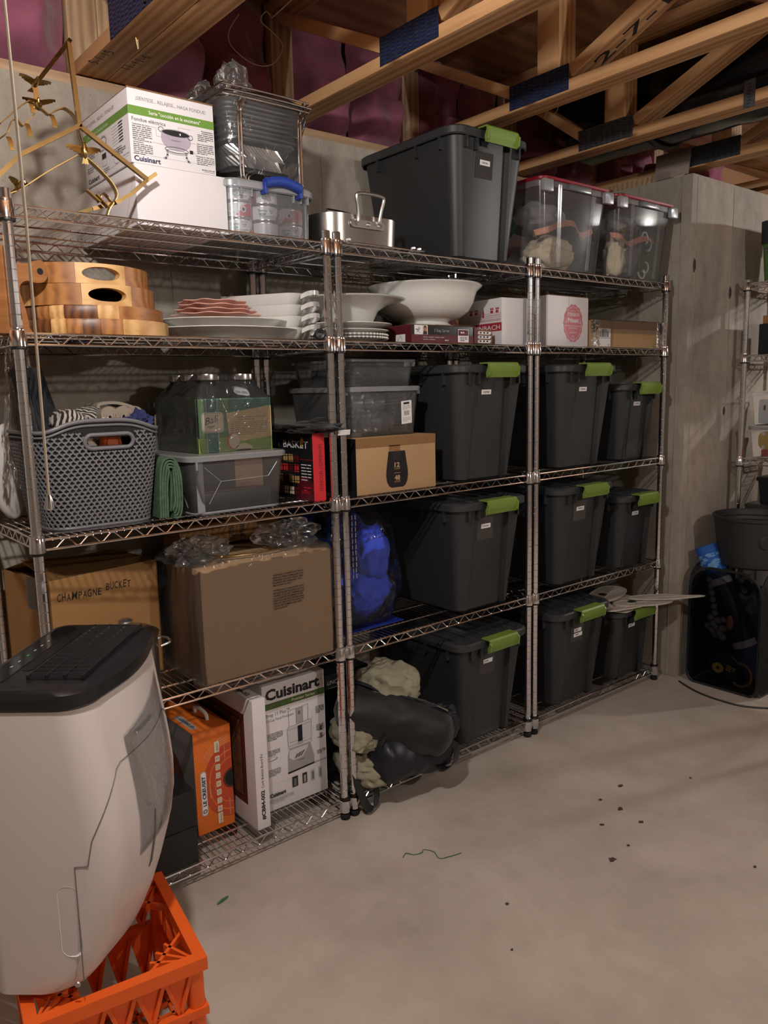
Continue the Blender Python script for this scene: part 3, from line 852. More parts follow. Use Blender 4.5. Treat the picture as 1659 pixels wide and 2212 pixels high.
wire_unit('right chrome wire shelving unit under the two red-lidded bins', (1.856, 0, 0), 0, K36, UW, UD, RINGS, G_)
# the shelf by the far wall runs towards the viewer
wire_unit('far chrome wire shelving unit at the right edge of the room', (3.235, -0.13, 0), -90, K36, UW, UD, [1.831, 1.496, 1.001, 0.52], 'chrome wire shelving beyond the corner')

# ------------------------------------------------------------------ lidded storage totes
def latch(w_):
    bm = bm_new()
    prof = [(-0.012, 0.006), (0.028, 0.006), (0.034, 0.0), (0.034, -0.022), (0.030, -0.030), (0.024, -0.046), (0.020, -0.046), (0.026, -0.028), (0.028, -0.002), (0.024, 0.001), (-0.012, 0.001)]
    poly = [(-a, b) for a, b in prof]
    prism(bm, poly, 'x', -w_ / 2, w_ / 2)
    for s in (-1, 1):
        prism(bm, [(-0.033, -0.004), (-0.040, -0.012), (-0.036, -0.040), (-0.024, -0.047), (-0.022, -0.03)], 'x', s * w_ / 2 - 0.003, s * w_ / 2 + 0.003)
    return bm
def tote(label, x0, x1, yf, z, h, depth, note, group, small=False, tape=True, two=False, flat_tape=(0.052, 0.05)):
    """x0..x1, yf = outline of the lid; body tapers to the bottom."""
    W_ = x1 - x0; t = thing('storage_tote', label, 'tote', (x0, yf, z), 0, group)
    tp = 0.042 if not small else 0.034; ov = 0.016
    bm = bm_new(); hb = h - 0.018
    fw = 0.19 * W_ / 0.39 if not small else 0.17 * W_ / 0.31      # width of the recessed front panel
    def ring(f, z_, inset=0.0):
        i = ov + tp * (1 - f) + inset
        r = 0.045 - 0.008 * (1 - f)
        xa, xb, ya, yb = i, W_ - i, i * 0.9, depth - i * 0.9
        pts = []
        n = 6
        for cx, cy, a0 in ((xb - r, yb - r, 0), (xa + r, yb - r, 90), (xa + r, ya + r, 180), (xb - r, ya + r, 270)):
            for k in range(n + 1):
                a = radians(a0 + 90 * k / n)
                pts.append(V((cx + r * cos(a), cy + r * sin(a), z_)))
            if a0 == 180:     # recess across the front
                c = W_ / 2 + 0.008; q = fw * (0.5 + 0.06 * (1 - f)); dp = 0.009
                for (px, py) in ((c - q, ya), (c - q + 0.008, ya + dp), (c + q * 0.62, ya + dp), (c + q * 0.62 + 0.012, ya + dp + 0.006), (c + q * 0.80, ya + dp + 0.006), (c + q * 0.86, ya - 0.002), (c + q * 0.97, ya - 0.002), (c + q * 1.0, ya)):
                    pts.append(V((px, py, z_)))
        return pts
    R = [ring(0.0, 0.0, 0.012), ring(0.0, 0.010)] + [ring(f, 0.01 + (hb - 0.012) * f) for f in (0.25, 0.5, 0.75, 1.0)]
    loft(bm, R, cap1=False)
    ob('tub', bm, 'tote_grey', t, sharp=28)
    # ribs under the rim
    bm = bm_new()
    for x in (0.065, 0.115, W_ - 0.065):
        box(bm, x - 0.004, x + 0.004, 0.004, 0.03, hb - 0.05, hb - 0.002)
    for y in (0.08, 0.2, depth - 0.12):
        box(bm, 0.004, 0.03, y - 0.004, y + 0.004, hb - 0.05, hb - 0.002); box(bm, W_ - 0.03, W_ - 0.004, y - 0.004, y + 0.004, hb - 0.05, hb - 0.002)
    ob('rim_rib', bm, 'tote_grey', t, stuff=True)
    bm = bm_new(); r = 0.055
    loft(bm, [rrect(0.004, W_ - 0.004, 0.004, depth - 0.004, r, hb - 0.012), rrect(0, W_, 0, depth, r, hb - 0.008), rrect(0, W_, 0, depth, r, h - 0.006), rrect(0.006, W_ - 0.006, 0.006, depth - 0.006, r, h),
               rrect(0.028, W_ - 0.028, 0.028, depth - 0.028, r - 0.02, h), rrect(0.034, W_ - 0.034, 0.034, depth - 0.034, r - 0.02, h - 0.008)], cap0=False)
    for k in range(5):
        xx = 0.06 + (W_ - 0.12) * k / 4
        box(bm, xx - 0.01, xx + 0.01, 0.06, depth - 0.06, h - 0.010, h - 0.004, bev=0.002)
    ob('lid', bm, 'tote_lid', t)
    o = ob('latch', latch(0.155 if not small else 0.145), 'latch_green', t, (W_ / 2 + 0.008, 0.004, h))
    o2 = ob('latch', latch(0.155 if not small else 0.145), 'latch_green', t, (W_ / 2, depth - 0.004, h), (0, 0, pi))
    if note:
        yb = (ov + tp * 0.22) * 0.9 + 0.009
        sl = V((0, -0.9 * tp, hb)).normalized()
        zc = h - (0.098 if not small else 0.088)
        f = Face((W_ / 2 + 0.008, (ov + tp * (1 - zc / hb)) * 0.9 + 0.0085, zc), (1, 0, 0), sl)
        q = fw * 0.5; u0 = -q + 0.022
        if tape: f.rect(u0, -flat_tape[1], u0 + 0.085, 0.035, 'label_tape'); f.up()
        pass
        for k, s in enumerate(note if isinstance(note, (list, tuple)) else [note]):
            lw = 0.05 if len(s) < 11 else 0.058
            v0 = -0.004 - 0.021 * k
            f.rect(u0 + 0.020, v0 - 0.0035, u0 + 0.020 + lw, v0 + 0.0135, 'white_paper'); f.up()
            if s[0] == '~': f.lines(u0 + 0.020 + lw * 0.2, v0 + 0.003, lw * 0.6, 1, 0.008, 'ink_grey', h=0.0042, seed=len(s))
            else: f.text(s, u0 + 0.020 + lw / 2, v0 + 0.0018, 0.0062, 'ink', width=lw * 0.64, align='C', bold=0.01)
            f.up()
        f.done('name_label', t)
    return t
GB, GS = 'large grey totes with green latches', 'small grey totes with green latches'
DB, DSM = 0.53, 0.45
tote('large grey green-latched tote on top of the middle shelves beside the roasting pan', 1.385, 1.775, -0.045, S1, 0.418, DB, 'CHRISTMAS', GB)
tote('large grey green-latched tote behind the brown drink-cup carton', 1.388, 1.778, -0.045, S3, 0.418, DB, 'CHRISTMAS', GB)
tote('large grey green-latched tote standing right of the blue plastic bag', 1.383, 1.773, -0.045, S4, 0.418, DB, 'CHRISTMAS', GB)
tote('large grey green-latched tote behind the black duffel bag at floor level', 1.392, 1.782, -0.045, S5, 0.418, DB, '~~', GB)
tote('large grey green-latched tote under the white crest-printed box in the right unit', 1.955, 2.345, -0.045, S3, 0.418, DB, 'CHRISTMAS', GB)
tote('large grey green-latched tote in the middle of the right unit, without tape patch', 1.950, 2.340, -0.045, S4, 0.418, DB, 'CHRISTMAS', GB, tape=True)
tote('large grey green-latched tote with two name strips at floor level', 1.945, 2.335, -0.045, S5, 0.418, DB, ['~', '~~~~~~~~~~~~'], GB)
tote('small grey green-latched tote directly under the tape-wrapped brown box', 2.385, 2.700, -0.035, S3, 0.338, DSM, 'CHRISTMAS', GS, True, True, flat_tape=(0.05, 0.235))
tote('small grey green-latched tote on the fourth shelf against the concrete jog', 2.395, 2.710, -0.035, S4, 0.338, DSM, 'CHRISTMAS', GS, True, False)
tote('small grey green-latched tote on the lowest shelf under the white plastic cutouts', 2.390, 2.705, -0.035, S5, 0.338, DSM, '~~~', GS, True, False)

# ================================================================== TOP SHELF
# ------------------------------------------------------------------ brass eagle stand
t = thing('brass_eagle_stand', 'bent brass stand with small eagles, beside the white fondue boxes', 'brass stand', (0.19, 0.02, S1))
O_ = V((0.19, 0.02, S1))
def L_(p): return V(p) - O_
def br(name, pts, half, th, wd=(0, 1, 0), m='brass', sub=1):
    bm = bm_new(); P = [L_(p) for p in pts]
    if sub > 1: P = smooth_pts(P, sub)
    strip(bm, P, wd, half, th); return ob(name, bm, m, t, sharp=40)
def sq(name, pts, a=0.009, m='brass_dark'):
    bm = bm_new()
    for p, q in zip(pts, pts[1:]): bar(bm, L_(p), L_(q), a, a, up=(0, 1, 0))
    return ob(name, bm, m, t)
sq('upright', [(0.179, 0.02, 2.238), (0.189, 0.02, 2.052)], 0.010)
sq('top_bar', [(0.181, 0.014, 2.242), (0.137, 0.16, 2.176)], 0.009)
sq('side_arm', [(0.189, 0.02, 2.055), (0.049, 0.022, 1.968), (-0.004, 0.024, 1.914)], 0.010)
sq('side_arm', [(0.189, 0.02, 2.055), (0.351, 0.02, 1.955)], 0.010)
sq('foot_bar', [(0.375, 0.018, 1.973), (0.351, 0.02, 1.955), (0.308, 0.02, 1.916), (0.264, 0.02, 1.888)], 0.009)
sq('foot_bar', [(0.272, 0.04, 1.893), (0.212, 0.04, 1.871), (0.176, 0.05, 1.857)], 0.009)
br('lower_band', [(0.012, 0.03, 1.876), (0.045, 0.03, 1.894), (0.106, 0.03, 1.939), (0.162, 0.03, 1.976), (0.187, 0.03, 1.991), (0.207, 0.03, 1.983), (0.233, 0.03, 1.963), (0.26, 0.03, 1.937), (0.272, 0.03, 1.911), (0.262, 0.03, 1.890), (0.250, 0.03, 1.874), (0.243, 0.03, 1.857)], 0.009, 0.0025, sub=3)
br('upper_band', [(0.023, 0.07, 2.042), (0.051, 0.07, 2.07), (0.09, 0.07, 2.104), (0.108, 0.07, 2.098), (0.125, 0.07, 2.089), (0.135, 0.07, 2.083), (0.15, 0.07, 2.094), (0.169, 0.07, 2.104), (0.185, 0.07, 2.099), (0.195, 0.06, 2.079), (0.197, 0.05, 2.04), (0.197, 0.03, 2.0)], 0.008, 0.0025, sub=3, m='brass_dark')
br('upper_band', [(0.028, 0.10, 2.018), (0.044, 0.09, 2.033), (0.055, 0.09, 2.059), (0.066, 0.09, 2.065), (0.075, 0.09, 2.056), (0.083, 0.09, 2.056), (0.115, 0.085, 2.093)], 0.008, 0.0025, sub=3, m='brass_dark')
br('neck_band', [(0.111, 0.08, 2.093), (0.114, 0.08, 2.12), (0.112, 0.08, 2.151)], 0.006, 0.0025, (1, 0, 0))
for (x, y, z) in ((0.094, 0.07, 2.109), (0.083, 0.07, 2.053), (0.142, 0.07, 2.084), (0.045, 0.09, 2.022)):
    br('hook', [(x, y, z), (x + 0.003, y - 0.006, z - 0.016), (x + 0.004, y - 0.006, z - 0.030)], 0.005, 0.003, (1, 0, 0))
br('clip', [(0.195, 0.025, 1.911), (0.224, 0.02, 1.885)], 0.008, 0.003)
br('clip', [(0.217, 0.022, 1.902), (0.243, 0.018, 1.874)], 0.009, 0.003)
br('clip', [(0.224, 0.03, 1.886), (0.236, 0.03, 1.908), (0.250, 0.04, 1.906), (0.262, 0.04, 1.892)], 0.007, 0.0025, sub=3)
def eagle(c, rz, s, roll=0.0):
    root = bpy.data.objects.new('eagle', None)
    bm = bm_new()
    lathe(bm, [(0.0, 0.022), (0.0035, 0.02), (0.004, 0.014), (0.007, 0.006), (0.0075, -0.004), (0.005, -0.014), (0.0, -0.02)], 10)
    tube(bm, [(0, -0.003, 0.018), (0, -0.009, 0.016)], [0.002, 0.0006], 6)
    for k in (-1, 1):
        pts = []
        for q in range(6):
            u = q / 5
            pts.append((k * (0.004 + 0.036 * u), 0.002 + 0.004 * u, 0.006 + 0.012 * u - 0.010 * u * u))
        for j in range(5):
            bm2p = [(p[0], p[1] + 0.001, p[2] - j * 0.0035 * (1 - 0.5 * abs(p[0]) / 0.04)) for p in pts[:6 - (j // 2)]]
            strip(bm, bm2p, (0, 0.3, 1), 0.0026, 0.0018)
    for k in (-1, 0, 1): strip(bm, [(k * 0.002, 0, -0.016), (k * 0.006, 0.002, -0.03)], (1, 0, 0.2), 0.0025, 0.0015)
    o = ob('eagle', bm, 'brass', t, sharp=50); o.location = L_(c); o.rotation_euler = (radians(roll), 0, radians(rz)); o.scale = (s, s, s)
    bpy.data.objects.remove(root)
eagle((0.112, 0.076, 2.150), 10, 0.95, 60)
eagle((0.112, 0.058, 2.100), -20, 0.9, 70)
eagle((0.193, 0.010, 1.997), -5, 1.0, 0)
eagle((0.038, 0.015, 1.898), 40, 0.9, 50)

# ------------------------------------------------------------------ plain white box, fondue box on it
t = carton('white_box', 'plain white carton underneath the printed fondue carton', 'box', (0.336, 0.06, S1), 0, 0.262, 0.42, 0.152, 'white_card', 0.002)
f = leftf(0.42); f.line([(0.30, 0.0), (0.14, 0.151)], 0.0012, 'ink_light'); f.line([(0.41, 0.12), (0.33, 0.0)], 0.0012, 'ink_light'); f.done('crease', t)
t = carton('fondue_box', 'white carton printed with an electric fondue pot, on top of the plain white box', 'box', (0.330, 0.062, S1 + 0.1525), 0, 0.240, 0.33, 0.180, 'white_card', 0.002)
f = front(); W_, H_ = 0.240, 0.180
f.rect(0.0, 0.118, W_, 0.139, 'green_band'); f.up()
f.text('¡SIÉNTESE... RELÁJESE... HAGA FONDUE!', 0.022, 0.154, 0.0085, 'ink_grey', width=0.195)
f.text('Serie "cocción en la encimera"', 0.055, 0.1245, 0.0088, 'white_paper', width=0.145, bold=0.01)
f.text('Fondue eléctrica', 0.008, 0.103, 0.0090, 'ink_grey', width=0.092, bold=0.015)
f.text('Capacidad de 2,6 L', 0.008, 0.0935, 0.0036, 'ink', width=0.046, bold=0.02); f.lines(0.008, 0.0885, 0.052, 7, 0.0048, 'ink_grey', seed=3)
f.text('Termostato/sonda de', 0.008, 0.0555, 0.0036, 'ink', width=0.050, bold=0.02); f.text('temperatura', 0.008, 0.0505, 0.0036, 'ink', width=0.028, bold=0.02)
f.lines(0.008, 0.0455, 0.052, 6, 0.0046, 'ink_grey', seed=4)
f.text('Revestimiento', 0.236, 0.107, 0.0036, 'ink', width=0.034, align='R', bold=0.02); f.text('antiadherente', 0.236, 0.102, 0.0036, 'ink', width=0.034, align='R', bold=0.02); f.lines(0.19, 0.097, 0.046, 4, 0.0046, 'ink_grey', seed=5)
f.text('Apto para lavavajillas', 0.236, 0.073, 0.0036, 'ink', width=0.050, align='R', bold=0.02); f.lines(0.186, 0.068, 0.05, 5, 0.0046, 'ink_grey', seed=6)
f.text('Potencia de 1000 vatios', 0.236, 0.041, 0.0036, 'ink', width=0.052, align='R', bold=0.02); f.lines(0.184, 0.036, 0.052, 4, 0.0046, 'ink_grey', seed=7)
f.text('MODELO CFO-1000', 0.236, 0.008, 0.0036, 'ink', width=0.038, align='R', bold=0.02); f.line([(0.205, 0.005), (0.236, 0.005)], 0.0007, 'ink')
f.line([(0.004, 0.023), (0.236, 0.023)], 0.0006, 'ink_light')
f.text('Cuisinart', 0.008, 0.006, 0.0125, 'navy_ink', width=0.072, bold=0.03)
for p in ([(0.050, 0.095), (0.072, 0.095), (0.072, 0.075), (0.088, 0.075)], [(0.062, 0.058), (0.10, 0.056)], [(0.135, 0.092), (0.135, 0.106), (0.17, 0.106)], [(0.165, 0.073), (0.182, 0.073)], [(0.172, 0.05), (0.182, 0.048), (0.182, 0.04)]): f.line(p, 0.0006, 'ink_grey')
f.ring(0.086, 0.094, 0.006, 0.005, 0.002, 'ink_grey', 14); f.ring(0.168, 0.086, 0.006, 0.005, 0.002, 'ink_grey', 14)
cx, cz = 0.127, 0.076
f.poly([(cx - 0.040, cz + 0.016), (cx + 0.040, cz + 0.012)] + [(cx + 0.042 * cos(a), cz - 0.004 + 0.026 * sin(a)) for a in [radians(-d) for d in range(0, 181, 15)]], 'pot_lilac'); f.up()
f.ell(cx, cz + 0.014, 0.041, 0.009, 'ink_light'); f.up(); f.ell(cx, cz + 0.0135, 0.0385, 0.0075, 'ink'); f.up()
f.ell(cx + 0.012, cz + 0.013, 0.0018, 0.003, 'white_paper')
f.text('Cuisinart', cx - 0.013, cz - 0.006, 0.004, 'ink_grey', width=0.026)
f.ring(cx, cz - 0.028, 0.032, 0.006, 0.002, 'ink_grey', 28); f.ring(cx, cz - 0.033, 0.030, 0.005, 0.0015, 'ink_light', 28)
f.rect(cx + 0.037, cz - 0.031, cx + 0.047, cz - 0.022, 'ink')
for s in (-1, 1): f.line([(cx + s * 0.026, cz - 0.032), (cx + s * 0.027, cz - 0.043), (cx + s * 0.032, cz - 0.052), (cx + s * 0.037, cz - 0.053)], 0.005, 'ink_light')
f.done('front_print', t)
f = leftf(0.33); W2 = 0.33
f.rect(0, 0.118, W2, 0.139, 'green_band'); f.up()
f.text('SIT DOWN... RELAX... FONDUE!', 0.03, 0.153, 0.0085, 'ink_grey', width=0.21)
f.text('Countertop Cooking Series', 0.04, 0.1245, 0.0085, 'white_paper', width=0.15)
for k in range(7): f.line([(0.215, 0.108 - k * 0.0075), (0.262, 0.110 - k * 0.0075)], 0.0007, 'ink_grey'); f.line([(0.262, 0.110 - k * 0.0075), (0.288, 0.111 - k * 0.0075)], 0.0034, 'ink')
f.lines(0.225, 0.052, 0.05, 3, 0.005, 'ink_grey', seed=8)
f.ring(0.15, 0.092, 0.020, 0.010, 0.0025, 'ink_grey', 26); f.ring(0.15, 0.092, 0.026, 0.014, 0.0008, 'ink_grey', 26); f.lines(0.13, 0.07, 0.04, 1, 0.005, 'ink_grey', seed=2)
f.rect(0.135, 0.048, 0.165, 0.062, 'ink'); f.line([(0.135, 0.048), (0.135, 0.03), (0.165, 0.03), (0.165, 0.048)], 0.001, 'ink_grey')
f.ring(0.235, 0.032, 0.018, 0.014, 0.0012, 'ink_grey', 20, 20, 300); f.ell(0.21, 0.045, 0.007, 0.004, 'ink')
f.lines(0.25, 0.045, 0.05, 3, 0.005, 'ink_grey', seed=9); f.lines(0.02, 0.09, 0.06, 6, 0.0055, 'ink_grey', seed=10); f.lines(0.02, 0.045, 0.07, 3, 0.0055, 'ink_grey', seed=11)
f.lines(0.14, 0.02, 0.04, 3, 0.005, 'ink_grey', seed=12); f.text('MODEL CFO-1000', 0.28, 0.024, 0.0036, 'ink', width=0.04); f.line([(0.16, 0.012), (0.32, 0.020)], 0.0006, 'ink_light')
f.text('Cuisinart', 0.02, 0.006, 0.0125, 'ink', width=0.085, bold=0.03)
f.done('side_print', t)
bm = bm_new(); box(bm, 0.0, 0.24, 0.0, 0.33, 0.1795, 0.1815, bev=0.0008); box(bm, 0.0, 0.24, 0.001, 0.004, 0.178, 0.184); ob('top_flap', bm, 'card_inside', t)

# ------------------------------------------------------------------ clear bin with blue handle, cans of chafing fuel inside
def open_bin(t, w_, d, h, tp, r, m='milky_bin', th=0.003, name='bin_body'):
    bm = bm_new()
    loft(bm, [rrect(tp, w_ - tp, tp, d - tp, r * 0.7, 0.004), rrect(tp * 0.9, w_ - tp * 0.9, tp * 0.9, d - tp * 0.9, r * 0.8, 0.010), rrect(0.003, w_ - 0.003, 0.003, d - 0.003, r, h)], cap1=False)
    return ob(name, bm, m, t, sharp=50)
BX, BY = 0.584, 0.045
t = thing('clear_bin', 'clear plastic bin with an arched blue handle, holding the fuel cans', 'bin', (BX, BY, S1))
open_bin(t, 0.308, 0.34, 0.150, 0.010, 0.05)
bm = bm_new()
loft(bm, [rrect(-0.002, 0.310, -0.002, 0.342, 0.05, 0.128), rrect(-0.007, 0.315, -0.007, 0.347, 0.055, 0.131), rrect(-0.007, 0.315, -0.007, 0.347, 0.055, 0.146), rrect(0.0, 0.308, 0.0, 0.34, 0.05, 0.153), rrect(0.02, 0.288, 0.02, 0.32, 0.04, 0.153), rrect(0.03, 0.278, 0.03, 0.31, 0.04, 0.147)], cap0=False)
ob('bin_lid', bm, 'milky_rim', t)
bm = bm_new()
for x in (0.05, 0.085, 0.225, 0.25, 0.275): box(bm, x - 0.0015, x + 0.0015, -0.004, 0.006, 0.108, 0.13)
ob('rim_rib', bm, 'milky_rim', t, stuff=True)
bm = bm_new()
arcp = [V((0.122 + 0.118 * k / 12, -0.012, 0.146 + 0.012 * sin(pi * k / 12))) for k in range(13)]
R = []
for p in arcp: R.append([p + V((0, 0.016 * cos(a), 0.015 * sin(a))) for a in [2 * pi * j / 12 for j in range(12)]])
loft(bm, R); box(bm, 0.118, 0.128, -0.02, 0.01, 0.118, 0.15, bev=0.003); box(bm, 0.236, 0.246, -0.02, 0.01, 0.118, 0.15, bev=0.003)
ob('handle', bm, 'blue_handle', t)
can_pos = []
def can(i, x, y, z, rot, label):
    t = thing('fuel_can', label, 'can', (x, y, z), rot, 'chafing fuel cans in the blue-handled bin')
    if 'can_me' not in globals():
        global can_me, can_lid
        bm = bm_new(); lathe(bm, [(0.0, 0.001), (0.040, 0.001), (0.0425, 0.0), (0.0432, 0.002), (0.042, 0.0035), (0.042, 0.0425), (0.0432, 0.044), (0.0425, 0.046), (0.040, 0.045), (0.0, 0.0445)], 32)
        can_me = mk('can_body', bm, 'can_metal')
    link('can_body', can_me, t)
    bm = bm_new(); mts = ['can_white', 'can_red', 'ink', 'can_green', 'ink_grey', 'navy_ink', 'white_paper']
    def cp(a, zz, k): r = 0.0424 + 0.0001 * k; return V((r * cos(a), r * sin(a), zz))
    def patch(a0, a1, z0, z1, mi, k, n=8):
        for q in range(n):
            b0 = a0 + (a1 - a0) * q / n; b1 = a0 + (a1 - a0) * (q + 1) / n
            quad(bm, [cp(b0, z0, k), cp(b1, z0, k), cp(b1, z1, k), cp(b0, z1, k)], mi)
    patch(0, 2 * pi, 0.005, 0.041, 0, 0, 32)
    # red field sweeping in from one side, emblem, name panel (front is -y)
    F = -pi / 2
    for q in range(12):
        b0 = F + 0.75 + q * 0.14; top = 0.012 + 0.029 * min(1, sin(min(q, 6) / 6 * pi / 2)); patch(b0, b0 + 0.14, 0.005, top, 1, 1, 1)
        b0 = F - 0.75 - q * 0.10; top = 0.008 + 0.020 * (1 - q / 12) if q < 8 else 0.005
    def wtext(s_, a, zz, size, mi, k, width):
        vs, fs, x0, x1 = glyphs(s_, 0.015); kx = width / (x1 - x0); ky = size / 0.7
        bv = [bm.verts.new(cp(a + ((q.x - x0) * kx - width / 2) / 0.0425, zz + q.y * ky, k)) for q in vs]
        for fc in fs:
            try: bm.faces.new([bv[j] for j in fc]).material_index = mi
            except ValueError: pass
    for q in range(10):
        a0 = F - 0.28 + (q - 5) * 0.05; patch(a0, a0 + 0.05, 0.0215 - 0.006 * sqrt(max(0, 1 - ((q - 4.5) / 5.2) ** 2)), 0.0225, 3, 1, 1)
    wtext('Sterno', F - 0.26, 0.026, 0.0075, 2, 2, 0.026)
    wtext('Green', F - 0.26, 0.0182, 0.003, 6, 3, 0.008)
    wtext('CANNED', F + 0.38, 0.027, 0.004, 2, 2, 0.016); wtext('HEAT', F + 0.38, 0.0215, 0.004, 2, 2, 0.009)
    wtext('NET WT 6.10 OZ (173 g)', F + 0.1, 0.0085, 0.003, 2, 2, 0.034)
    rr = random.Random(i)
    for zz in (0.0365, 0.0335, 0.014, 0.0125):
        a = F + (0.12 if zz > 0.03 else -0.5); e = F + 0.62
        while a < e: Lx = rr.uniform(0.04, 0.12); patch(a, a + Lx, zz, zz + 0.0011, 4, 2, 1); a += Lx + 0.03
    for k2, (rad, mi) in enumerate(((0.0098, 1), (0.0080, 6), (0.0052, 5))):
        c_a, c_z = F + 1.25, 0.024
        vs = [bm.verts.new(cp(c_a + rad * cos(q) / 0.0425, c_z + rad * sin(q), 2 + k2)) for q in [2 * pi * j / 18 for j in range(18)]]
        bm.faces.new(vs).material_index = mi
    me = bpy.data.meshes.new('can_label'); bm.to_mesh(me); bm.free()
    for m_ in mts: me.materials.append(MATS[m_])
    link('can_label', me, t)
CZ = S1 + 0.006; CH = 0.0462
cols = [(0.655, 'left', 3, (-20, -75, -25)), (0.742, 'middle', 3, (165, -18, 75)), (0.829, 'right', 2, (-100, -28))]
i = 0
for x, nm, n, rots in cols:
    for k in range(n):
        pos = {0: 'bottom', 1: 'middle', 2: 'top'}[k] if n == 3 else {0: 'bottom', 1: 'top'}[k]
        can(i, x, 0.108, CZ + k * CH, rots[n - 1 - k], f'white and red fuel can, {pos} of the {nm} stack in the blue-handled bin'); i += 1

# ------------------------------------------------------------------ wire chafing racks with foil pans in a clear bag, on the bin lid
ZL = S1 + 0.1535
t = thing('chafing_rack', 'stack of chrome wire chafing racks standing on the blue-handled bin', 'wire rack', (0.75, 0.20, ZL))
def rack(dz, dx, dy):
    bm = bm_new()
    x0, x1, y0, y1, z = -0.145 + dx, 0.150 + dx, -0.125 + dy, 0.125 + dy, 0.228 + dz
    tube(bm, smooth_pts([(x0, y0 + .03, z), (x0 + .03, y0, z), (x1 - .03, y0, z), (x1, y0 + .03, z), (x1, y1 - .03, z), (x1 - .03, y1, z), (x0 + .03, y1, z), (x0, y1 - .03, z)], 3, True), 0.0026, 6, True)
    ob('frame_wire', bm, 'chrome', t)
    for sy, yy in ((-1, y0), (1, y1)):
        for lx in (x0 + 0.045, x1 - 0.05):
            bm = bm_new()
            tube(bm, smooth_pts([(lx + 0.028, yy - sy * 0.002, z), (lx + 0.012, yy + sy * 0.006, z - 0.03), (lx, yy + sy * 0.008, z - 0.06), (lx, yy + sy * 0.008, 0.03 + dz * 0.3), (lx, yy + sy * 0.005, 0.004 + dz * .3), (lx - 0.02 * (1 if lx < 0 else -1), yy - sy * 0.03, 0.004 + dz * .3)], 4), 0.0030, 7)
            ob('leg', bm, 'chrome', t)
    bm = bm_new(); tube(bm, smooth_pts([(-0.05 + dx, y0 + 0.05, 0.004 + dz * .3), (-0.048 + dx, y0 + 0.05, 0.034), (-0.02 + dx, y0 + 0.05, 0.048), (0.01 + dx, y0 + 0.05, 0.046), (0.022 + dx, y0 + 0.05, 0.03), (0.026 + dx, y0 + 0.05, 0.004 + dz * .3)], 4), 0.0028, 6)
    ob('fuel_holder', bm, 'chrome', t)
rack(0, 0, 0); rack(0.014, 0.012, 0.004); rack(0.028, 0.006, 0.008)
t = thing('foil_pan_stack', 'nested aluminium foil pans hanging in the chrome chafing racks', 'foil pans', (0.755, 0.205, ZL + 0.06))
def ribbed(x, y, r, z0, z1, n, wob, mi='foil', nm='foil_pan', cap=True, ridges=1):
    bm = bm_new(); R = []
    for q in range(ridges * 2 + 1):
        f_ = q / (ridges * 2); z = z0 + (z1 - z0) * f_; bump = (0.0025 if q % 2 else 0) if ridges > 1 else 0
        ring = rrect(-x * (0.86 + 0.14 * f_) - bump, x * (0.86 + 0.14 * f_) + bump, -y * (0.86 + 0.14 * f_) - bump, y * (0.86 + 0.14 * f_) + bump, r, z, 5)
        # pleats
        out = []
        for a, b in zip(ring, ring[1:] + ring[:1]):
            m_ = max(1, int((b - a).length / 0.006))
            for k in range(m_):
                p = a.lerp(b, k / m_); s_ = 1 + (wob if (len(out) % 2) else -wob); out.append(V((p.x * s_, p.y * s_, p.z)))
        R.append(out)
    n_ = min(len(r_) for r_ in R); R = [r_[:n_] for r_ in R]
    loft(bm, R, cap1=cap); return ob(nm, bm, mi, t, sharp=20)
ribbed(0.105, 0.085, 0.03, -0.005, 0.055, 1, 0.012, 'foil', 'foil_pan')
for k in range(9):
    bm = bm_new(); z = 0.066 + 0.0122 * k; s_ = 0.004 * (k % 2)
    x, y = 0.112 + 0.0018 * k + s_, 0.094 + 0.0012 * k + s_
    loft(bm, [rrect(-x, x, -y, y, 0.03, z, 5), rrect(-x - .007, x + .007, -y - .007, y + .007, 0.035, z + 0.003, 5), rrect(-x - .006, x + .006, -y - .006, y + .006, 0.034, z + 0.0065, 5), rrect(-x + .004, x - .004, -y + .004, y - .004, 0.03, z + 0.0085, 5)])
    ob('foil_pan', bm, 'foil', t)
bm = bm_new(); loft(bm, [rrect(-0.098, 0.098, -0.08, 0.08, 0.03, -0.012), rrect(-0.104, 0.104, -0.086, 0.086, 0.03, -0.006)]); ob('foil_base', bm, 'foil_dark', t)
# bag drawn over the pans
t = thing('plastic_bag', 'crumpled clear plastic bag pulled over the foil pans and racks', 'plastic bag', (0.755, 0.205, ZL + 0.06))
def film(rings_, seed, amp, n=44):
    bm = bm_new(); R = []
    for j, (x, y, z, r) in enumerate(rings_):
        base = rrect(-x, x, -y, y, r, z, 8); out = []
        for k, p in enumerate(base):
            d = noise.noise(V((p.x * 22, p.y * 22, z * 16 + seed))) * amp + noise.noise(V((p.x * 60, p.y * 60, z * 40 + seed))) * amp * 0.4
            q = p * (1 + d / max(0.05, p.to_2d().length)); out.append(V((q.x, q.y, z + noise.noise(V((p.x * 18, p.y * 18, seed + 9.0))) * amp * (1.4 if j > len(rings_) - 3 else 0.4))))
        R.append(out)
    loft(bm, R, cap0=False); return bm
bm = film([(0.125, 0.105, -0.025, 0.05), (0.135, 0.115, 0.03, 0.05), (0.142, 0.118, 0.09, 0.05), (0.150, 0.124, 0.15, 0.05), (0.150, 0.124, 0.185, 0.05), (0.12, 0.10, 0.205, 0.04), (0.05, 0.05, 0.215, 0.03)], 3, 0.016)
ob('bag_film', bm, 'plastic_bag', t, sharp=22)
bm = bm_new(); blob(bm, (-0.075, -0.06, 0.205), (0.055, 0.05, 0.065), 11, 0.5, 4, 4, 0.3, 6); ob('bag_neck', bm, 'plastic_bag', t, sharp=22)
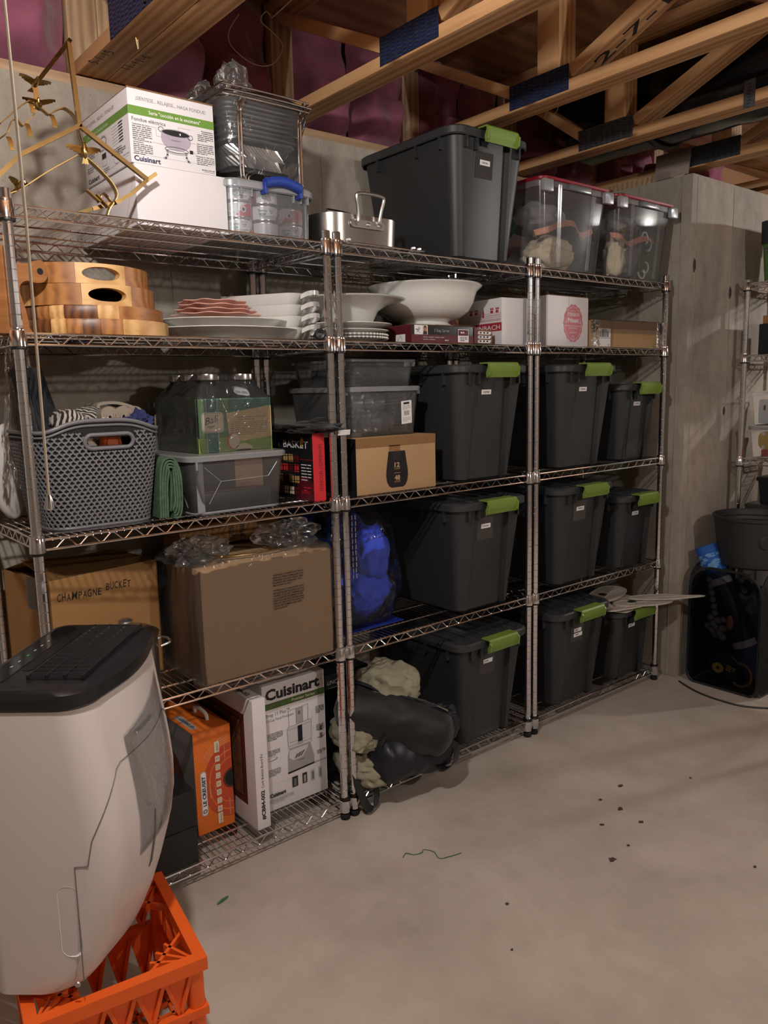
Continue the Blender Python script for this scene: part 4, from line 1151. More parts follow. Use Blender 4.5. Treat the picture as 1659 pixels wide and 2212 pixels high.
bm = bm_new(); blob(bm, (-0.115, 0.03, 0.18), (0.06, 0.06, 0.055), 12, 0.45, 4, 4, 0.3, 6); ob('bag_neck', bm, 'plastic_bag', t, sharp=22)

# ------------------------------------------------------------------ cooling rack and roasting pan
t = thing('cooling_rack', 'flat chrome cooling rack with white tips lying under the roasting pan', 'wire rack', (1.10, 0.17, S1 + 0.002))
bm = bm_new()
tube(bm, smooth_pts([(-0.13, -0.17, 0.004), (0.15, -0.17, 0.004), (0.17, -0.15, 0.004), (0.17, 0.2, 0.004), (-0.15, 0.2, 0.004), (-0.15, -0.15, 0.004)], 3, True), 0.0028, 6, True)
for k in range(11): tube(bm, [(-0.145 + 0.03 * k, -0.168, 0.006), (-0.145 + 0.03 * k, 0.198, 0.006)], 0.0014, 5)
ob('rack_wire', bm, 'chrome', t)
for (x, y) in ((-0.135, -0.195), (0.13, -0.19), (0.16, -0.185)):
    bm = bm_new(); tube(bm, [(x, y + 0.02, 0.006), (x - 0.004, y + 0.004, 0.008), (x - 0.018, y, 0.006)], [0.0035, 0.0045, 0.003], 7); ob('tip', bm, 'white_gloss', t)
t = thing('roasting_pan', 'brushed steel roasting pan with an upright loop handle, beside the top tote', 'roasting pan', (0.925, 0.045, S1 + 0.0095))
w_, d_p, h_ = 0.315, 0.40, 0.094
bm = bm_new()
loft(bm, [rrect(0.014, w_ - 0.014, 0.014, d_p - 0.014, 0.06, 0.0), rrect(0.004, w_ - 0.004, 0.004, d_p - 0.004, 0.07, 0.008), rrect(0, w_, 0, d_p, 0.072, h_), rrect(0.003, w_ - 0.003, 0.003, d_p - 0.003, 0.07, h_ + 0.001), rrect(0.008, w_ - 0.008, 0.008, d_p - 0.008, 0.066, 0.012)], cap1=True)
ob('pan_body', bm, 'steel', t)
for y, sy in ((0.0, -1), (d_p, 1)):
    bm = bm_new(); cx = 0.158
    tube(bm, smooth_pts([(cx - 0.052, y + sy * 0.006, 0.066), (cx - 0.042, y + sy * 0.010, 0.075), (cx - 0.046, y + sy * 0.016, 0.11), (cx - 0.054, y + sy * 0.020, 0.142), (cx - 0.044, y + sy * 0.022, 0.152), (cx, y + sy * 0.023, 0.154), (cx + 0.044, y + sy * 0.022, 0.152), (cx + 0.054, y + sy * 0.020, 0.142), (cx + 0.046, y + sy * 0.016, 0.11), (cx + 0.042, y + sy * 0.010, 0.075), (cx + 0.052, y + sy * 0.006, 0.066)], 5), 0.0058, 8)
    ob('loop_handle', bm, 'steel_cast', t)
    bm = bm_new(); a, b = sorted((y + sy * 0.0005, y + sy * 0.006))
    prism(bm, [(cx - 0.058 + 0.010 * cos(radians(q)), 0.066 + 0.012 * sin(radians(q))) for q in range(90, 271, 20)] + [(cx + 0.058 + 0.010 * cos(radians(q)), 0.066 + 0.012 * sin(radians(q))) for q in range(-90, 91, 20)], 'y', a, b)
    ob('handle_plate', bm, 'steel_cast', t)
    for k in (-0.045, 0.0, 0.045):
        bm = bm_new(); lathe(bm, [(0.007, 0.0), (0.0068, 0.002), (0.004, 0.0042), (0.0, 0.0048)], 12); ob('rivet', bm, 'steel_cast', t, (cx + k, y + sy * 0.006, 0.066), (radians(90) * (1 if sy < 0 else -1), 0, 0))
t = thing('roasting_rack', 'thin black wire roasting rack standing inside the steel roasting pan', 'wire rack', (1.08, 0.245, S1 + 0.0225))
bm = bm_new()
for y in (-0.11, 0.02, 0.11):
    tube(bm, [(-0.10, y, 0.0), (-0.03, y, 0.02), (0.03, y, 0.02), (0.10, y, 0.0)], 0.0022, 6)
for x in (-0.10, -0.03, 0.03, 0.10): tube(bm, [(x, -0.13, 0.006 if abs(x) > .05 else 0.02), (x, 0.13, 0.006 if abs(x) > .05 else 0.02)], 0.0022, 6)
ob('rack_wire', bm, 'black_plastic', t)
bm = bm_new(); tube(bm, smooth_pts([(-0.02, -0.02, 0.02), (-0.022, -0.02, 0.12), (-0.012, -0.02, 0.132), (0.09, -0.02, 0.126), (0.10, -0.02, 0.11), (0.10, -0.02, 0.0)], 4), 0.0025, 6); ob('lifting_handle', bm, 'black_plastic', t)
bm = bm_new(); tube(bm, smooth_pts([(-0.12, 0.0, 0.0), (-0.13, 0.03, 0.10), (-0.13, 0.10, 0.115), (-0.12, 0.12, 0.10), (-0.11, 0.12, 0.0)], 4), 0.0025, 6); ob('lifting_handle', bm, 'black_plastic', t)

# ------------------------------------------------------------------ two clear bins with red lids, decorations inside
def redbin(x0, x1, y, label, seed):
    w_, d, h = x1 - x0, 0.43, 0.325
    t = thing('ornament_bin', label, 'bin', (x0, y, S1), 0, 'clear bins with red lids')
    bm = bm_new(); tp = 0.030
    def rg(f_, z):
        i = 0.010 + tp * (1 - f_); ring = rrect(i, w_ - i, i * .7, d - i * .7, 0.035, z, 5); return ring
    loft(bm, [rg(0, 0.002), rg(0.03, 0.01), rg(0.5, h * 0.5), rg(1, h - 0.012)], cap1=False)
    ob('bin_body', bm, 'clear_bin', t, sharp=40)
    bm = bm_new()
    for fx in (0.24, 0.27, 0.73, 0.76):
        p0 = V((w_ * (0.5 + (fx - 0.5) * 0.84), 0.024, 0.01)); p1 = V((w_ * fx, 0.003, h - 0.02)); tube(bm, [p0, p1], 0.0035, 6)
    ob('corner_rib', bm, 'clear_bin', t, stuff=True)
    bm = bm_new()
    loft(bm, [rrect(0.0, w_, 0.0, d, 0.04, h - 0.034), rrect(0.0, w_, 0.0, d, 0.04, h - 0.012)], cap0=False, cap1=False)
    ob('rim', bm, 'milky_bin', t)
    for xx in (0.0, w_ - 0.055):
        bm = bm_new(); box(bm, xx, xx + 0.055, -0.012, 0.006, h - 0.055, h - 0.012, bev=0.005); ob('corner_grip', bm, 'milky_rim', t)
    bm = bm_new(); box(bm, w_ * 0.36, w_ * 0.66, -0.010, 0.004, h - 0.034, h - 0.012, bev=0.003); ob('clasp', bm, 'milky_bin', t)
    bm = bm_new()
    loft(bm, [rrect(0.004, w_ - 0.004, -0.004, d + 0.004, 0.035, h - 0.013), rrect(-0.002, w_ + 0.002, -0.008, d + 0.006, 0.04, h - 0.010), rrect(-0.002, w_ + 0.002, -0.008, d + 0.006, 0.04, h - 0.002), rrect(0.006, w_ - 0.006, 0.0, d - 0.002, 0.035, h + 0.002), rrect(0.03, w_ - 0.03, 0.02, d - 0.02, 0.03, h)])
    ob('red_lid', bm, 'red_lid', t)
    return t
redbin(1.852, 2.285, -0.025, 'clear bin with red lid, nearer the large top tote, cream cloth inside', 1)
redbin(2.330, 2.765, -0.025, 'clear bin with red lid, nearest the concrete corner, white hooks inside', 2)
mat('deco_cream', rgb(216, 200, 172), 0.8, vary=0.12, vscale=14, bump=0.5, bscale=60)
mat('deco_pink', rgb(216, 150, 126), 0.5, vary=0.15, vscale=20)
mat('deco_green', rgb(28, 78, 48), 0.7, vary=0.3, vscale=20)
mat('deco_red', rgb(140, 24, 36), 0.5)
mat('deco_grey', rgb(130, 124, 126), 0.7, vary=0.3, vscale=14, bump=0.4, bscale=40)
mat('deco_gold', rgb(200, 160, 70), 0.35, 0.6)
def lump(name, label, c, r, m, seed, amp=0.25, fold=0.25, cat='decoration', z0=S1 + 0.008, grp=None):
    bm = bm_new(); blob(bm, (0, 0, 0), r, seed, amp, 3, 4, fold, 6, flatz=z0 - c[2]); o = ob(name, bm, m, None, c, sharp=60); return tag(o, label, cat, grp)
lump('cream_cloth', 'bunched cream cloth in the bottom of the nearer red-lidded bin', (2.06, 0.11, S1 + 0.075), (0.135, 0.085, 0.07), 'deco_cream', 3)
lump('grey_wrap', 'grey wrapped bundle above the cream cloth in the nearer red-lidded bin', (2.07, 0.18, S1 + 0.225), (0.14, 0.11, 0.065), 'deco_grey', 4)
lump('green_garland', 'dark green garland at the left of the nearer red-lidded bin', (1.935, 0.27, S1 + 0.19), (0.055, 0.10, 0.05), 'deco_green', 5, 0.5)
lump('red_ornament', 'dark red ornament under the green garland', (1.932, 0.28, S1 + 0.095), (0.045, 0.07, 0.045), 'deco_red', 6, 0.1, 0)
lump('grey_wrap', 'silvery wrapped decorations in the bin nearest the concrete corner', (2.55, 0.16, S1 + 0.095), (0.14, 0.12, 0.085), 'deco_grey', 7)
lump('grey_wrap', 'second silvery bundle filling the top of the bin nearest the concrete corner', (2.55, 0.17, S1 + 0.24), (0.14, 0.11, 0.055), 'deco_grey', 9)
lump('cream_cloth', 'cream stocking at the left front of the bin nearest the concrete corner', (2.465, 0.085, S1 + 0.10), (0.055, 0.045, 0.09), 'deco_cream', 8)
def ribbon(label, pts, m, r=0.008, half=0.012, cat='ribbon'):
    bm = bm_new(); strip(bm, smooth_pts(pts, 5), (0, 0.4, 1), half, 0.003); return tag(ob('ribbon', bm, m, sharp=50), label, cat)
ribbon('pink-orange ribbon winding across the front of the nearer red-lidded bin', [(1.895, 0.045, S1 + .135), (1.95, 0.022, S1 + .15), (2.0, 0.018, S1 + .17), (2.07, 0.016, S1 + .185), (2.11, 0.018, S1 + .18), (2.14, 0.020, S1 + .15), (2.18, 0.020, S1 + .155), (2.235, 0.03, S1 + .175)], 'deco_pink')
ribbon('pink-orange ribbon across the bin nearest the concrete corner', [(2.375, 0.04, S1 + .175), (2.42, 0.02, S1 + .17), (2.47, 0.018, S1 + .145), (2.54, 0.016, S1 + .165), (2.61, 0.02, S1 + .18), (2.68, 0.03, S1 + .175)], 'deco_pink')
for k, (x, z) in enumerate(((2.60, 0.18), (2.63, 0.155), (2.61, 0.06), (2.585, 0.035))):
    bm = bm_new(); tube(bm, [(0.022 * cos(a), 0, 0.026 * sin(a)) for a in [radians(-60 + 25 * q) for q in range(10)]], 0.0045, 6)
    tag(ob('plastic_hook', bm, 'white_gloss', None, (x, 0.022 + 0.001 * k, S1 + z), (0, radians(40 * k), 0)), ['top', 'second', 'third', 'lowest'][k] + ' white ornament hook in the bin nearest the concrete corner', 'hook', 'white hooks in the red-lidded bin')
for k, (x, z, y) in enumerate(((1.915, 0.135, 0.06), (2.155, 0.135, 0.022), (2.445, 0.195, 0.022), (2.63, 0.11, 0.024))):
    bm = bm_new(); prism(bm, [((0.016 if q % 2 == 0 else 0.007) * cos(radians(36 * q + 18)), (0.016 if q % 2 == 0 else 0.007) * sin(radians(36 * q + 18))) for q in range(10)], 'y', -0.002, 0.002)
    tag(ob('gold_star', bm, 'deco_gold', None, (x, y, S1 + z)), 'tiny gold star among the decorations in the ' + ('nearer' if k < 2 else 'farther') + ' red-lidded bin, ' + ('left one' if k % 2 == 0 else 'right one'), 'star')

# ================================================================== SECOND SHELF
# ------------------------------------------------------------------ round acacia trays and boards
def stave_ring(t, c, R, h, z, nst, oval, seed, open_=True, tilt=0.0):
    """Round tray: ring of glued staves (each a part), floor, and oval hand holes cut through two of them."""
    rr = random.Random(seed)
    mats = ['acacia_light', 'acacia_mid', 'acacia_dark', 'acacia_mid', 'acacia_light', 'acacia_mid']
    th = 0.018
    span = 360.0 / nst
    for k in range(nst):
        a0 = k * span + seed * 17; a1 = a0 + span
        ac = ((a0 + a1) / 2) % 360
        bm = bm_new()
        near = min(abs(ac - oval), 360 - abs(ac - oval)) < span / 2
        nn = 14
        if not near:
            R_ = []
            for q in range(nn + 1):
                a = radians(a0 + 0.12 + (span - 0.24) * q / nn)
                R_.append([V((R * cos(a), R * sin(a), z)), V((R * cos(a), R * sin(a), z + h)), V(((R - th) * cos(a), (R - th) * sin(a), z + h)), V(((R - th) * cos(a), (R - th) * sin(a), z))])
            loft(bm, R_)
        else:        # stave with an oval opening
            m = 40; ang = radians(span - 0.24)
            def pt(u, v, r_): a = radians(a0 + 0.12) + ang * u; return V((r_ * cos(a), r_ * sin(a), z + h * v))
            inner = [(0.5 + 0.38 * cos(2 * pi * q / m), 0.5 + 0.33 * sin(2 * pi * q / m)) for q in range(m)]
            outer = []
            for q in range(m):
                c_, s_ = cos(2 * pi * q / m), sin(2 * pi * q / m); f_ = 0.5 / max(abs(c_), abs(s_)); outer.append((0.5 + c_ * f_, 0.5 + s_ * f_))
            vs = {}
            for nm, lst in (('i', inner), ('o', outer)):
                for rn, r_ in (('f', R), ('b', R - th)): vs[nm + rn] = [bm.verts.new(pt(u, v, r_)) for u, v in lst]
            for q in range(m):
                q2 = (q + 1) % m
                for A, B in (('of', 'if'), ('ib', 'ob'), ('if', 'ib'), ('ob', 'of')):
                    bm.faces.new((vs[A][q], vs[A][q2], vs[B][q2], vs[B][q]))
        o = ob('stave', bm, mats[(k * 5 + seed) % 6], t, sharp=30)
    bm = bm_new(); lathe(bm, [(0, z + 0.002), (R - th + 0.001, z + 0.002), (R - th + 0.001, z + 0.012), (0, z + 0.012)], 40); ob('tray_floor', bm, 'acacia_mid', t)
def stave_board(t, R, h, z, seed, rx=1.0, mats=('acacia_dark', 'acacia_light', 'acacia_mid', 'acacia_dark', 'acacia_mid', 'acacia_light', 'acacia_dark')):
    """Thick board glued up from strips, with a rounded outline."""
    n = 11; rr = random.Random(seed); wd = 2 * R / n
    for k in range(n):
        y0, y1 = -R * rx + 2 * R * rx * k / n, -R * rx + 2 * R * rx * (k + 1) / n
        poly = []; m = 6
        def xe(y): return R * sqrt(max(0.02, 1 - (y / (R * rx)) ** 2))
        for q in range(m + 1): y = y0 + (y1 - y0) * q / m; poly.append((xe(y), y))
        for q in range(m, -1, -1): y = y0 + (y1 - y0) * q / m; poly.append((-xe(y), y))
        bm = bm_new(); R0 = [V((p[0] * 0.985, p[1], z)) for p in poly]; R1 = [V((p[0], p[1], z + 0.006)) for p in poly]; R2 = [V((p[0], p[1], z + h - 0.005)) for p in poly]; R3 = [V((p[0] * 0.985, p[1], z + h)) for p in poly]
        loft(bm, [R0, R1, R2, R3]); ob('strip', bm, mats[(k + seed) % len(mats)], t, sharp=40)
VIEW = -58      # direction (degrees) from the trays towards the room
t = thing('cutting_board', 'thick round end-grain acacia board at the bottom of the tray stack', 'cutting board', (0.252, 0.225, S2), 38); stave_board(t, 0.205, 0.040, 0.0, 1, 0.99)
t = thing('cutting_board', 'round acacia board second from the bottom of the tray stack', 'cutting board', (0.250, 0.232, S2 + 0.0405), 38); stave_board(t, 0.198, 0.034, 0.0, 4, 0.98)
t = thing('wooden_tray', 'round acacia tray with a dark oval hand hole, lower of the two trays', 'tray', (0.235, 0.235, S2 + 0.075)); stave_ring(t, None, 0.190, 0.052, 0.0, 9, 268, 3)
t = thing('wooden_tray', 'round acacia tray with an oval hand hole, topmost of the stack', 'tray', (0.225, 0.240, S2 + 0.128)); stave_ring(t, None, 0.188, 0.050, 0.0, 9, 268, 3)
# serving paddle standing at the left end, its handle poking out to the right
t = thing('serving_paddle', 'acacia serving paddle with a pierced handle standing at the left post', 'serving board', (0.0, 0.05, S2 + 0.0005))
bm = bm_new()
out = [(-0.18, 0.0), (0.036, 0.0), (0.046, 0.015), (0.040, 0.06), (0.030, 0.095), (0.034, 0.115), (0.05, 0.125), (0.072, 0.122), (0.092, 0.125), (0.104, 0.138), (0.106, 0.155), (0.100, 0.170), (0.088, 0.177), (0.072, 0.172), (0.05, 0.164), (0.03, 0.168), (0.012, 0.185), (-0.01, 0.205), (-0.05, 0.225), (-0.18, 0.235)]
P = [(p.x, p.y) for p in smooth_pts([(a, b, 0) for a, b in out], 3)]
prism(bm, P, 'y', 0.0, 0.022)
o = ob('paddle_board', bm, 'acacia_mid', t)
bm = bm_new(); prism(bm, [(0.086 + 0.008 * cos(a), 0.150 + 0.008 * sin(a)) for a in [2 * pi * q / 16 for q in range(16)]], 'y', -0.0006, 0.0226); ob('hanging_hole', bm, 'black_plastic', t)
bm = bm_new(); prism(bm, [(a, b) for a, b in P if a > 0.07], 'y', 0.022, 0.030); ob('pale_edge', bm, 'acacia_light', t)
t.rotation_euler = (0, 0, radians(14))
t = thing('serving_paddle', 'pale acacia serving paddle leaning behind the darker one at the left end', 'serving board', (-0.16, 0.10, S2 + 0.0005), 4)
bm = bm_new(); prism(bm, [(p.x, p.y) for p in smooth_pts([(-0.15, 0.0, 0), (0.16, 0.0, 0), (0.185, 0.02, 0), (0.17, 0.10, 0), (0.14, 0.15, 0), (0.05, 0.17, 0), (-0.15, 0.175, 0)], 4)], 'y', 0.0, 0.02); ob('paddle_board', bm, 'acacia_light', t)

# ------------------------------------------------------------------ plates
def platter(name, label, c, a, b, z, h, m='porcelain', grp=None, lip=0.6, rz=0, cat='platter', wav=0.0, seg=56):
    t = None
    bm = bm_new()
    prof = [(0.0, 0.003), (lip * 0.94, 0.003), (lip * 0.98, 0.0), (lip, 0.0), (lip * 1.02, 0.004), (0.80, h * 0.55), (0.97, h - 0.003), (1.0, h - 0.001), (0.995, h + 0.001), (0.96, h), (0.80, h * 0.65), (lip, 0.0075), (0.0, 0.006)]
    lathe(bm, [(r, z_) for r, z_ in prof], seg, (0, 0, 0), a, b)
    if wav:
        for v in bm.verts:
            r = sqrt((v.co.x / a) ** 2 + (v.co.y / b) ** 2)
            if r > 0.6:
                an = atan2(v.co.y / b, v.co.x / a); k = 1 + wav * (r - 0.6) * 2.5 * cos(9 * an); v.co.x *= k; v.co.y *= k; v.co.z += wav * 0.06 * cos(9 * an + 1) * (r - 0.6)
    o = ob(name, bm, m, None, (c[0], c[1], z), (0, 0, radians(rz)), sharp=50)
    return tag(o, label, cat, grp)
platter('oval_platter', 'large white oval platter at the bottom of the plate stack', (0.66, 0.215), 0.225, 0.165, S2 + 0.0015, 0.036, rz=-10)
platter('oval_platter', 'white oval platter second in the plate stack, under the pink dishes', (0.655, 0.22), 0.200, 0.150, S2 + 0.0275, 0.036, rz=-10)
for k in range(4):
    platter('pink_dish', ['lowest and palest wavy pink dish on the white platters', 'wavy pink dish second from the bottom', 'wavy pink dish second from the top', 'topmost wavy pink dish of the stack'][k], (0.630 - 0.004 * k, 0.215), 0.135 - 0.009 * k, 0.115 - 0.006 * k, S2 + 0.0545 + 0.0125 * k, 0.024, 'porcelain_pink', 'stacked wavy pink dishes', lip=0.68, rz=12 * k, wav=0.05, cat='dish', seg=72)
# four white handled baking dishes
for k in range(4):
    z = 0.0345 * k
    t = thing('handled_dish', ['bottom white handled baking dish, black dial in front of it', 'second white handled baking dish from the bottom', 'third white handled baking dish from the bottom', 'top white handled baking dish'][k], 'baking dish', (0.835, 0.245, S2 + 0.001 + z), -58, 'stack of four white handled dishes')
    bm = bm_new(); a, b, h = 0.135, 0.085, 0.042
    loft(bm, [rrect(-a + .03, a - .03, -b + .02, b - .02, 0.03, 0.0), rrect(-a + .018, a - .018, -b + .008, b - .008, 0.04, 0.012), rrect(-a, a, -b, b, 0.045, h), rrect(-a + .004, a - .004, -b + .004, b - .004, 0.042, h + .001), rrect(-a + .018, a - .018, -b + .012, b - .012, 0.036, 0.020)])
    ob('dish_body', bm, 'porcelain', t)
    for s in (-1, 1):
        bm = bm_new()
        P = smooth_pts([(s * (a - 0.006), -0.045, h - 0.010), (s * (a + 0.014), -0.036, h + 0.000), (s * (a + 0.025), -0.018, h + 0.004), (s * (a + 0.027), 0, h + 0.005), (s * (a + 0.025), 0.018, h + 0.004), (s * (a + 0.014), 0.036, h + 0.0), (s * (a - 0.006), 0.045, h - 0.010)], 4)
        strip(bm, P, (0, 0, 1), 0.007, 0.008); ob('grip', bm, 'porcelain', t, sharp=60)
t = thing('black_dial', 'small round black dial reading 44 in front of the white handled dishes', 'dial', (0.868, 0.020, S2 + 0.0175), -28, rot=(radians(90), 0, radians(-24)))
bm = bm_new(); lathe(bm, [(0, -0.012), (0.0155, -0.012), (0.0165, -0.008), (0.0165, 0.008), (0.0145, 0.010), (0.012, 0.0085), (0.0, 0.0085)], 28); ob('dial_body', bm, 'black_plastic', t)
bm = bm_new(); lathe(bm, [(0.0122, 0.0092), (0.0135, 0.0100), (0.0142, 0.0098)], 28); ob('bezel', bm, 'tub_grey', t)
f = Face((0, 0, 0.0086), (1, 0, 0), (0, 1, 0)); f.text('44', -0.001, -0.004, 0.007, 'ink_grey', align='C', width=0.011); f.done('digits', t)

# ------------------------------------------------------------------ middle unit: plates, flared bowl, footed bowl
for k, (z, a, h, lb) in enumerate(((0.0, 0.150, 0.016, 'white plate with a beaded rim at the bottom left of the middle unit'), (0.010, 0.150, 0.016, 'second white plate with a beaded rim in the middle unit'), (0.022, 0.155, 0.018, 'plain white plate third from the bottom in the middle unit'), (0.040, 0.165, 0.020, 'wide white plate directly under the flared white bowl'))):
    o = platter('dinner_plate', lb, (1.08, 0.185), a, a, S2 + 0.001 + z, h, grp='plate stack in the middle unit', cat='plate')
    if k < 2:
        bm = bm_new()
        for q in range(64): bmesh.ops.create_icosphere(bm, subdivisions=1, radius=0.0042, matrix=Matrix.Translation((0.149 * cos(2 * pi * q / 64), 0.149 * sin(2 * pi * q / 64), h - 0.001)))
        ob('beaded_rim', bm, 'porcelain', o)
bm = bm_new(); lathe(bm, [(0.0, 0.002), (0.075, 0.0), (0.085, 0.004), (0.105, 0.045), (0.135, 0.066), (0.185, 0.079), (0.198, 0.081), (0.200, 0.084), (0.196, 0.086), (0.180, 0.084), (0.130, 0.072), (0.100, 0.050), (0.08, 0.010), (0.0, 0.008)], 64)
tag(ob('flared_bowl', bm, 'porcelain', None, (1.105, 0.195, S2 + 0.0615), sharp=50), 'white bowl with a wide flared rim on the plate stack', 'bowl')
BX_Z = 0.060
bm = bm_new(); lathe(bm, [(0.0, 0.004), (0.088, 0.0), (0.096, 0.002), (0.098, 0.010), (0.090, 0.016), (0.086, 0.020), (0.098, 0.024), (0.130, 0.034), (0.160, 0.055), (0.178, 0.085), (0.186, 0.112), (0.192, 0.128), (0.206, 0.140), (0.211, 0.145), (0.208, 0.149), (0.198, 0.147), (0.184, 0.136), (0.174, 0.112), (0.160, 0.075), (0.12, 0.042), (0.0, 0.030)], 72)
tag(ob('footed_bowl', bm, 'porcelain', None, (1.470, 0.205, S2 + BX_Z + 0.0045), sharp=40), 'big white footed bowl standing on the 3 step server carton', 'bowl')
t = carton('server_box', 'dark maroon carton lettered 3 Step Server under the big footed bowl', 'box', (1.252, 0.035, S2 + 0.0005), 0, 0.318, 0.34, BX_Z, 'black_print', 0.0015)
f = front(); f.rect(0, 0, 0.318, 0.028, 'maroon_print'); f.up()
f.rect(0.014, 0.028, 0.075, 0.059, 'white_paper'); f.up(); f.rect(0.05, 0.0285, 0.074, 0.0585, 'cream'); f.up()
f.poly([(0.053, 0.0285), (0.072, 0.0285), (0.070, 0.040), (0.066, 0.046), (0.059, 0.046), (0.055, 0.040)], 'ink'); f.up(); f.ell(0.0625, 0.047, 0.0065, 0.009, 'skin_print', 16); f.up(); f.poly([(0.055, 0.044), (0.056, 0.054), (0.0615, 0.0585), (0.069, 0.054), (0.070, 0.044), (0.067, 0.051), (0.059, 0.052)], 'ink')
f.line([(0.024, 0.034), (0.034, 0.052), (0.040, 0.049), (0.030, 0.038), (0.040, 0.033)], 0.001, 'ink'); f.text('B Smith', 0.020, 0.042, 0.004, 'ink', width=0.022) if False else f.lines(0.019, 0.043, 0.024, 1, 0.006, 'ink_grey')
f.text('3 Step Server', 0.105, 0.038, 0.0105, 'ink_light', width=0.073)
f.lines(0.052, 0.0185, 0.10, 2, 0.0075, 'ink_light', h=0.0025, seed=5); f.lines(0.155, 0.009, 0.03, 1, 0.006, 'white_paper', h=0.003)
f.rect(0.218, 0.005, 0.272, 0.050, 'white_paper'); f.up(); f.rect(0.220, 0.028, 0.270, 0.048, 'maroon_print'); f.up(); f.lines(0.232, 0.036, 0.03, 1, 0.006, 'white_paper', h=0.005); f.lines(0.230, 0.021, 0.034, 3, 0.0055, 'ink_grey', seed=4)
f.rect(0.300, 0.002, 0.318, 0.060, 'maroon_print'); f.done('front_print', t)
f = leftf(0.34); f.rect(0, 0, 0.34, 0.06, 'maroon_print'); f.up(); f.rect(0.26, 0.004, 0.31, 0.03, 'white_paper'); f.up(); f.line([(0.268, 0.008), (0.285, 0.026), (0.295, 0.012)], 0.0012, 'ink'); f.done('side_print', t)
bm = bm_new(); box(bm, 0.01, 0.20, 0.0, 0.18, 0.0602, 0.0618); box(bm, 0.12, 0.31, 0.004, 0.2, 0.0620, 0.0635); ob('lid_flap', bm, 'card_inside', t)
t = carton('server_pack', 'narrow carton printed with stacked white trays at the right end of the dark server carton', 'box', (1.575, 0.045, S2 + 0.0005), 0, 0.085, 0.12, 0.052, 'card_inside', 0.001)
f = front()
for k in range(3):
    z = 0.006 + 0.015 * k; f.poly([(0.004, z), (0.072, z), (0.080, z + 0.010), (0.010, z + 0.011)], 'white_paper'); f.up(); f.ell(0.022, z + 0.006, 0.006, 0.003, 'ink', 10); f.ell(0.040, z + 0.006, 0.006, 0.003, 'ink', 10); f.ell(0.058, z + 0.006, 0.006, 0.003, 'ink', 10); f.up()
f.done('front_print', t)
# white carton with red lettering, its left side turned to the viewer
t = carton('white_carton', 'white carton with red STEINBACH banner on its side', 'box', (1.70, 0.035, S2 + 0.0005), -6, 0.13, 0.40, 0.172, 'white_card', 0.002)
f = leftf(0.40)
f.rect(0.20, 0.052, 0.40, 0.083, 'red_print'); f.up()
f.text('STEINBACH', 0.206, 0.058, 0.0165, 'white_paper', width=0.185, bold=0.01)
f.text('HOLZGALANTERIEWARENFABRIK', 0.202, 0.089, 0.0095, 'red_print', width=0.196)
f.line([(0.202, 0.103), (0.40, 0.103)], 0.001, 'red_print'); f.line([(0.202, 0.118), (0.285, 0.118)], 0.001, 'red_print'); f.line([(0.305, 0.118), (0.40, 0.118)], 0.001, 'red_print')
f.text('VEREINIGTE WERKSTÄTTEN', 0.205, 0.107, 0.0065, 'red_print', width=0.085); f.text('DEUTSCHER VOLKSKUNST', 0.308, 0.107, 0.0065, 'red_print', width=0.088)
f.ell(0.297, 0.112, 0.006, 0.008, 'red_print', 14); f.poly([(0.291, 0.118), (0.303, 0.118), (0.297, 0.140)], 'red_print')
for u in (0.225, 0.255, 0.345, 0.375): f.ell(u, 0.124, 0.009, 0.005, 'red_print', 12); f.ell(u - .004, 0.134, 0.004, 0.005, 'red_print', 10); f.ell(u + .006, 0.134, 0.004, 0.005, 'red_print', 10)
f.done('side_print', t)
t = carton('crest_carton', 'small pale carton with a dark red crest behind the server cartons', 'box', (1.56, 0.25, S2 + 0.0005), -12, 0.11, 0.20, 0.125, 'cardboard_dark', 0.002)
f = front()
pts = [(0.055 + (0.052 + 0.005 * (q % 2)) * cos(2 * pi * q / 20), 0.065 + (0.056 + 0.005 * (q % 2)) * sin(2 * pi * q / 20)) for q in range(20)]
f.poly(pts, 'maroon_print'); f.up(); f.ring(0.055, 0.065, 0.040, 0.045, 0.0012, 'red_faint'); f.text('STEINBACH', 0.055, 0.078, 0.008, 'red_faint', width=0.062, align='C'); f.text('Präsent', 0.055, 0.055, 0.012, 'red_faint', width=0.062, align='C', bold=0.02); f.done('front_print', t)
# ------------------------------------------------------------------ right unit: crest-printed box, taped box
t = carton('white_carton', 'white carton with a faded pink Präsent crest, beside the taped brown box', 'box', (1.968, 0.035, S2 + 0.0005), 0, 0.258, 0.30, 0.196, 'white_card', 0.003)
f = front(); cx, cz = 0.158, 0.092
pts = []
for q in range(28):
    a = 2 * pi * q / 28; r = 1.0 + (0.07 if q % 2 == 0 else 0); pts.append((cx + 0.060 * r * cos(a), cz + 0.072 * r * sin(a)))
f.poly(pts, 'red_faint'); f.up()
f.ring(cx, cz, 0.052, 0.064, 0.0015, 'white_card', 36); f.ring(cx, cz, 0.040, 0.050, 0.0012, 'white_card', 36, 20, 160)
f.up(); f.rect(cx - 0.052, cz - 0.006, cx + 0.052, cz + 0.045, 'red_faint'); f.up()
f.text('STEINBACH', cx, cz + 0.028, 0.013, 'white_card', width=0.075, align='C', bold=0.02); f.text('Präsent', cx, cz + 0.004, 0.017, 'white_card', width=0.072, align='C', bold=0.04)
f.rect(cx - 0.055, cz - 0.011, cx + 0.055, cz - 0.009, 'white_card'); f.text('HANDMADE', cx, cz - 0.022, 0.007, 'white_card', width=0.055, align='C'); f.text('IN', cx, cz - 0.030, 0.005, 'white_card', align='C'); f.text('GERMANY', cx, cz - 0.040, 0.007, 'white_card', width=0.05, align='C')
f.ring(cx, cz - 0.058, 0.006, 0.008, 0.002, 'white_card', 16)
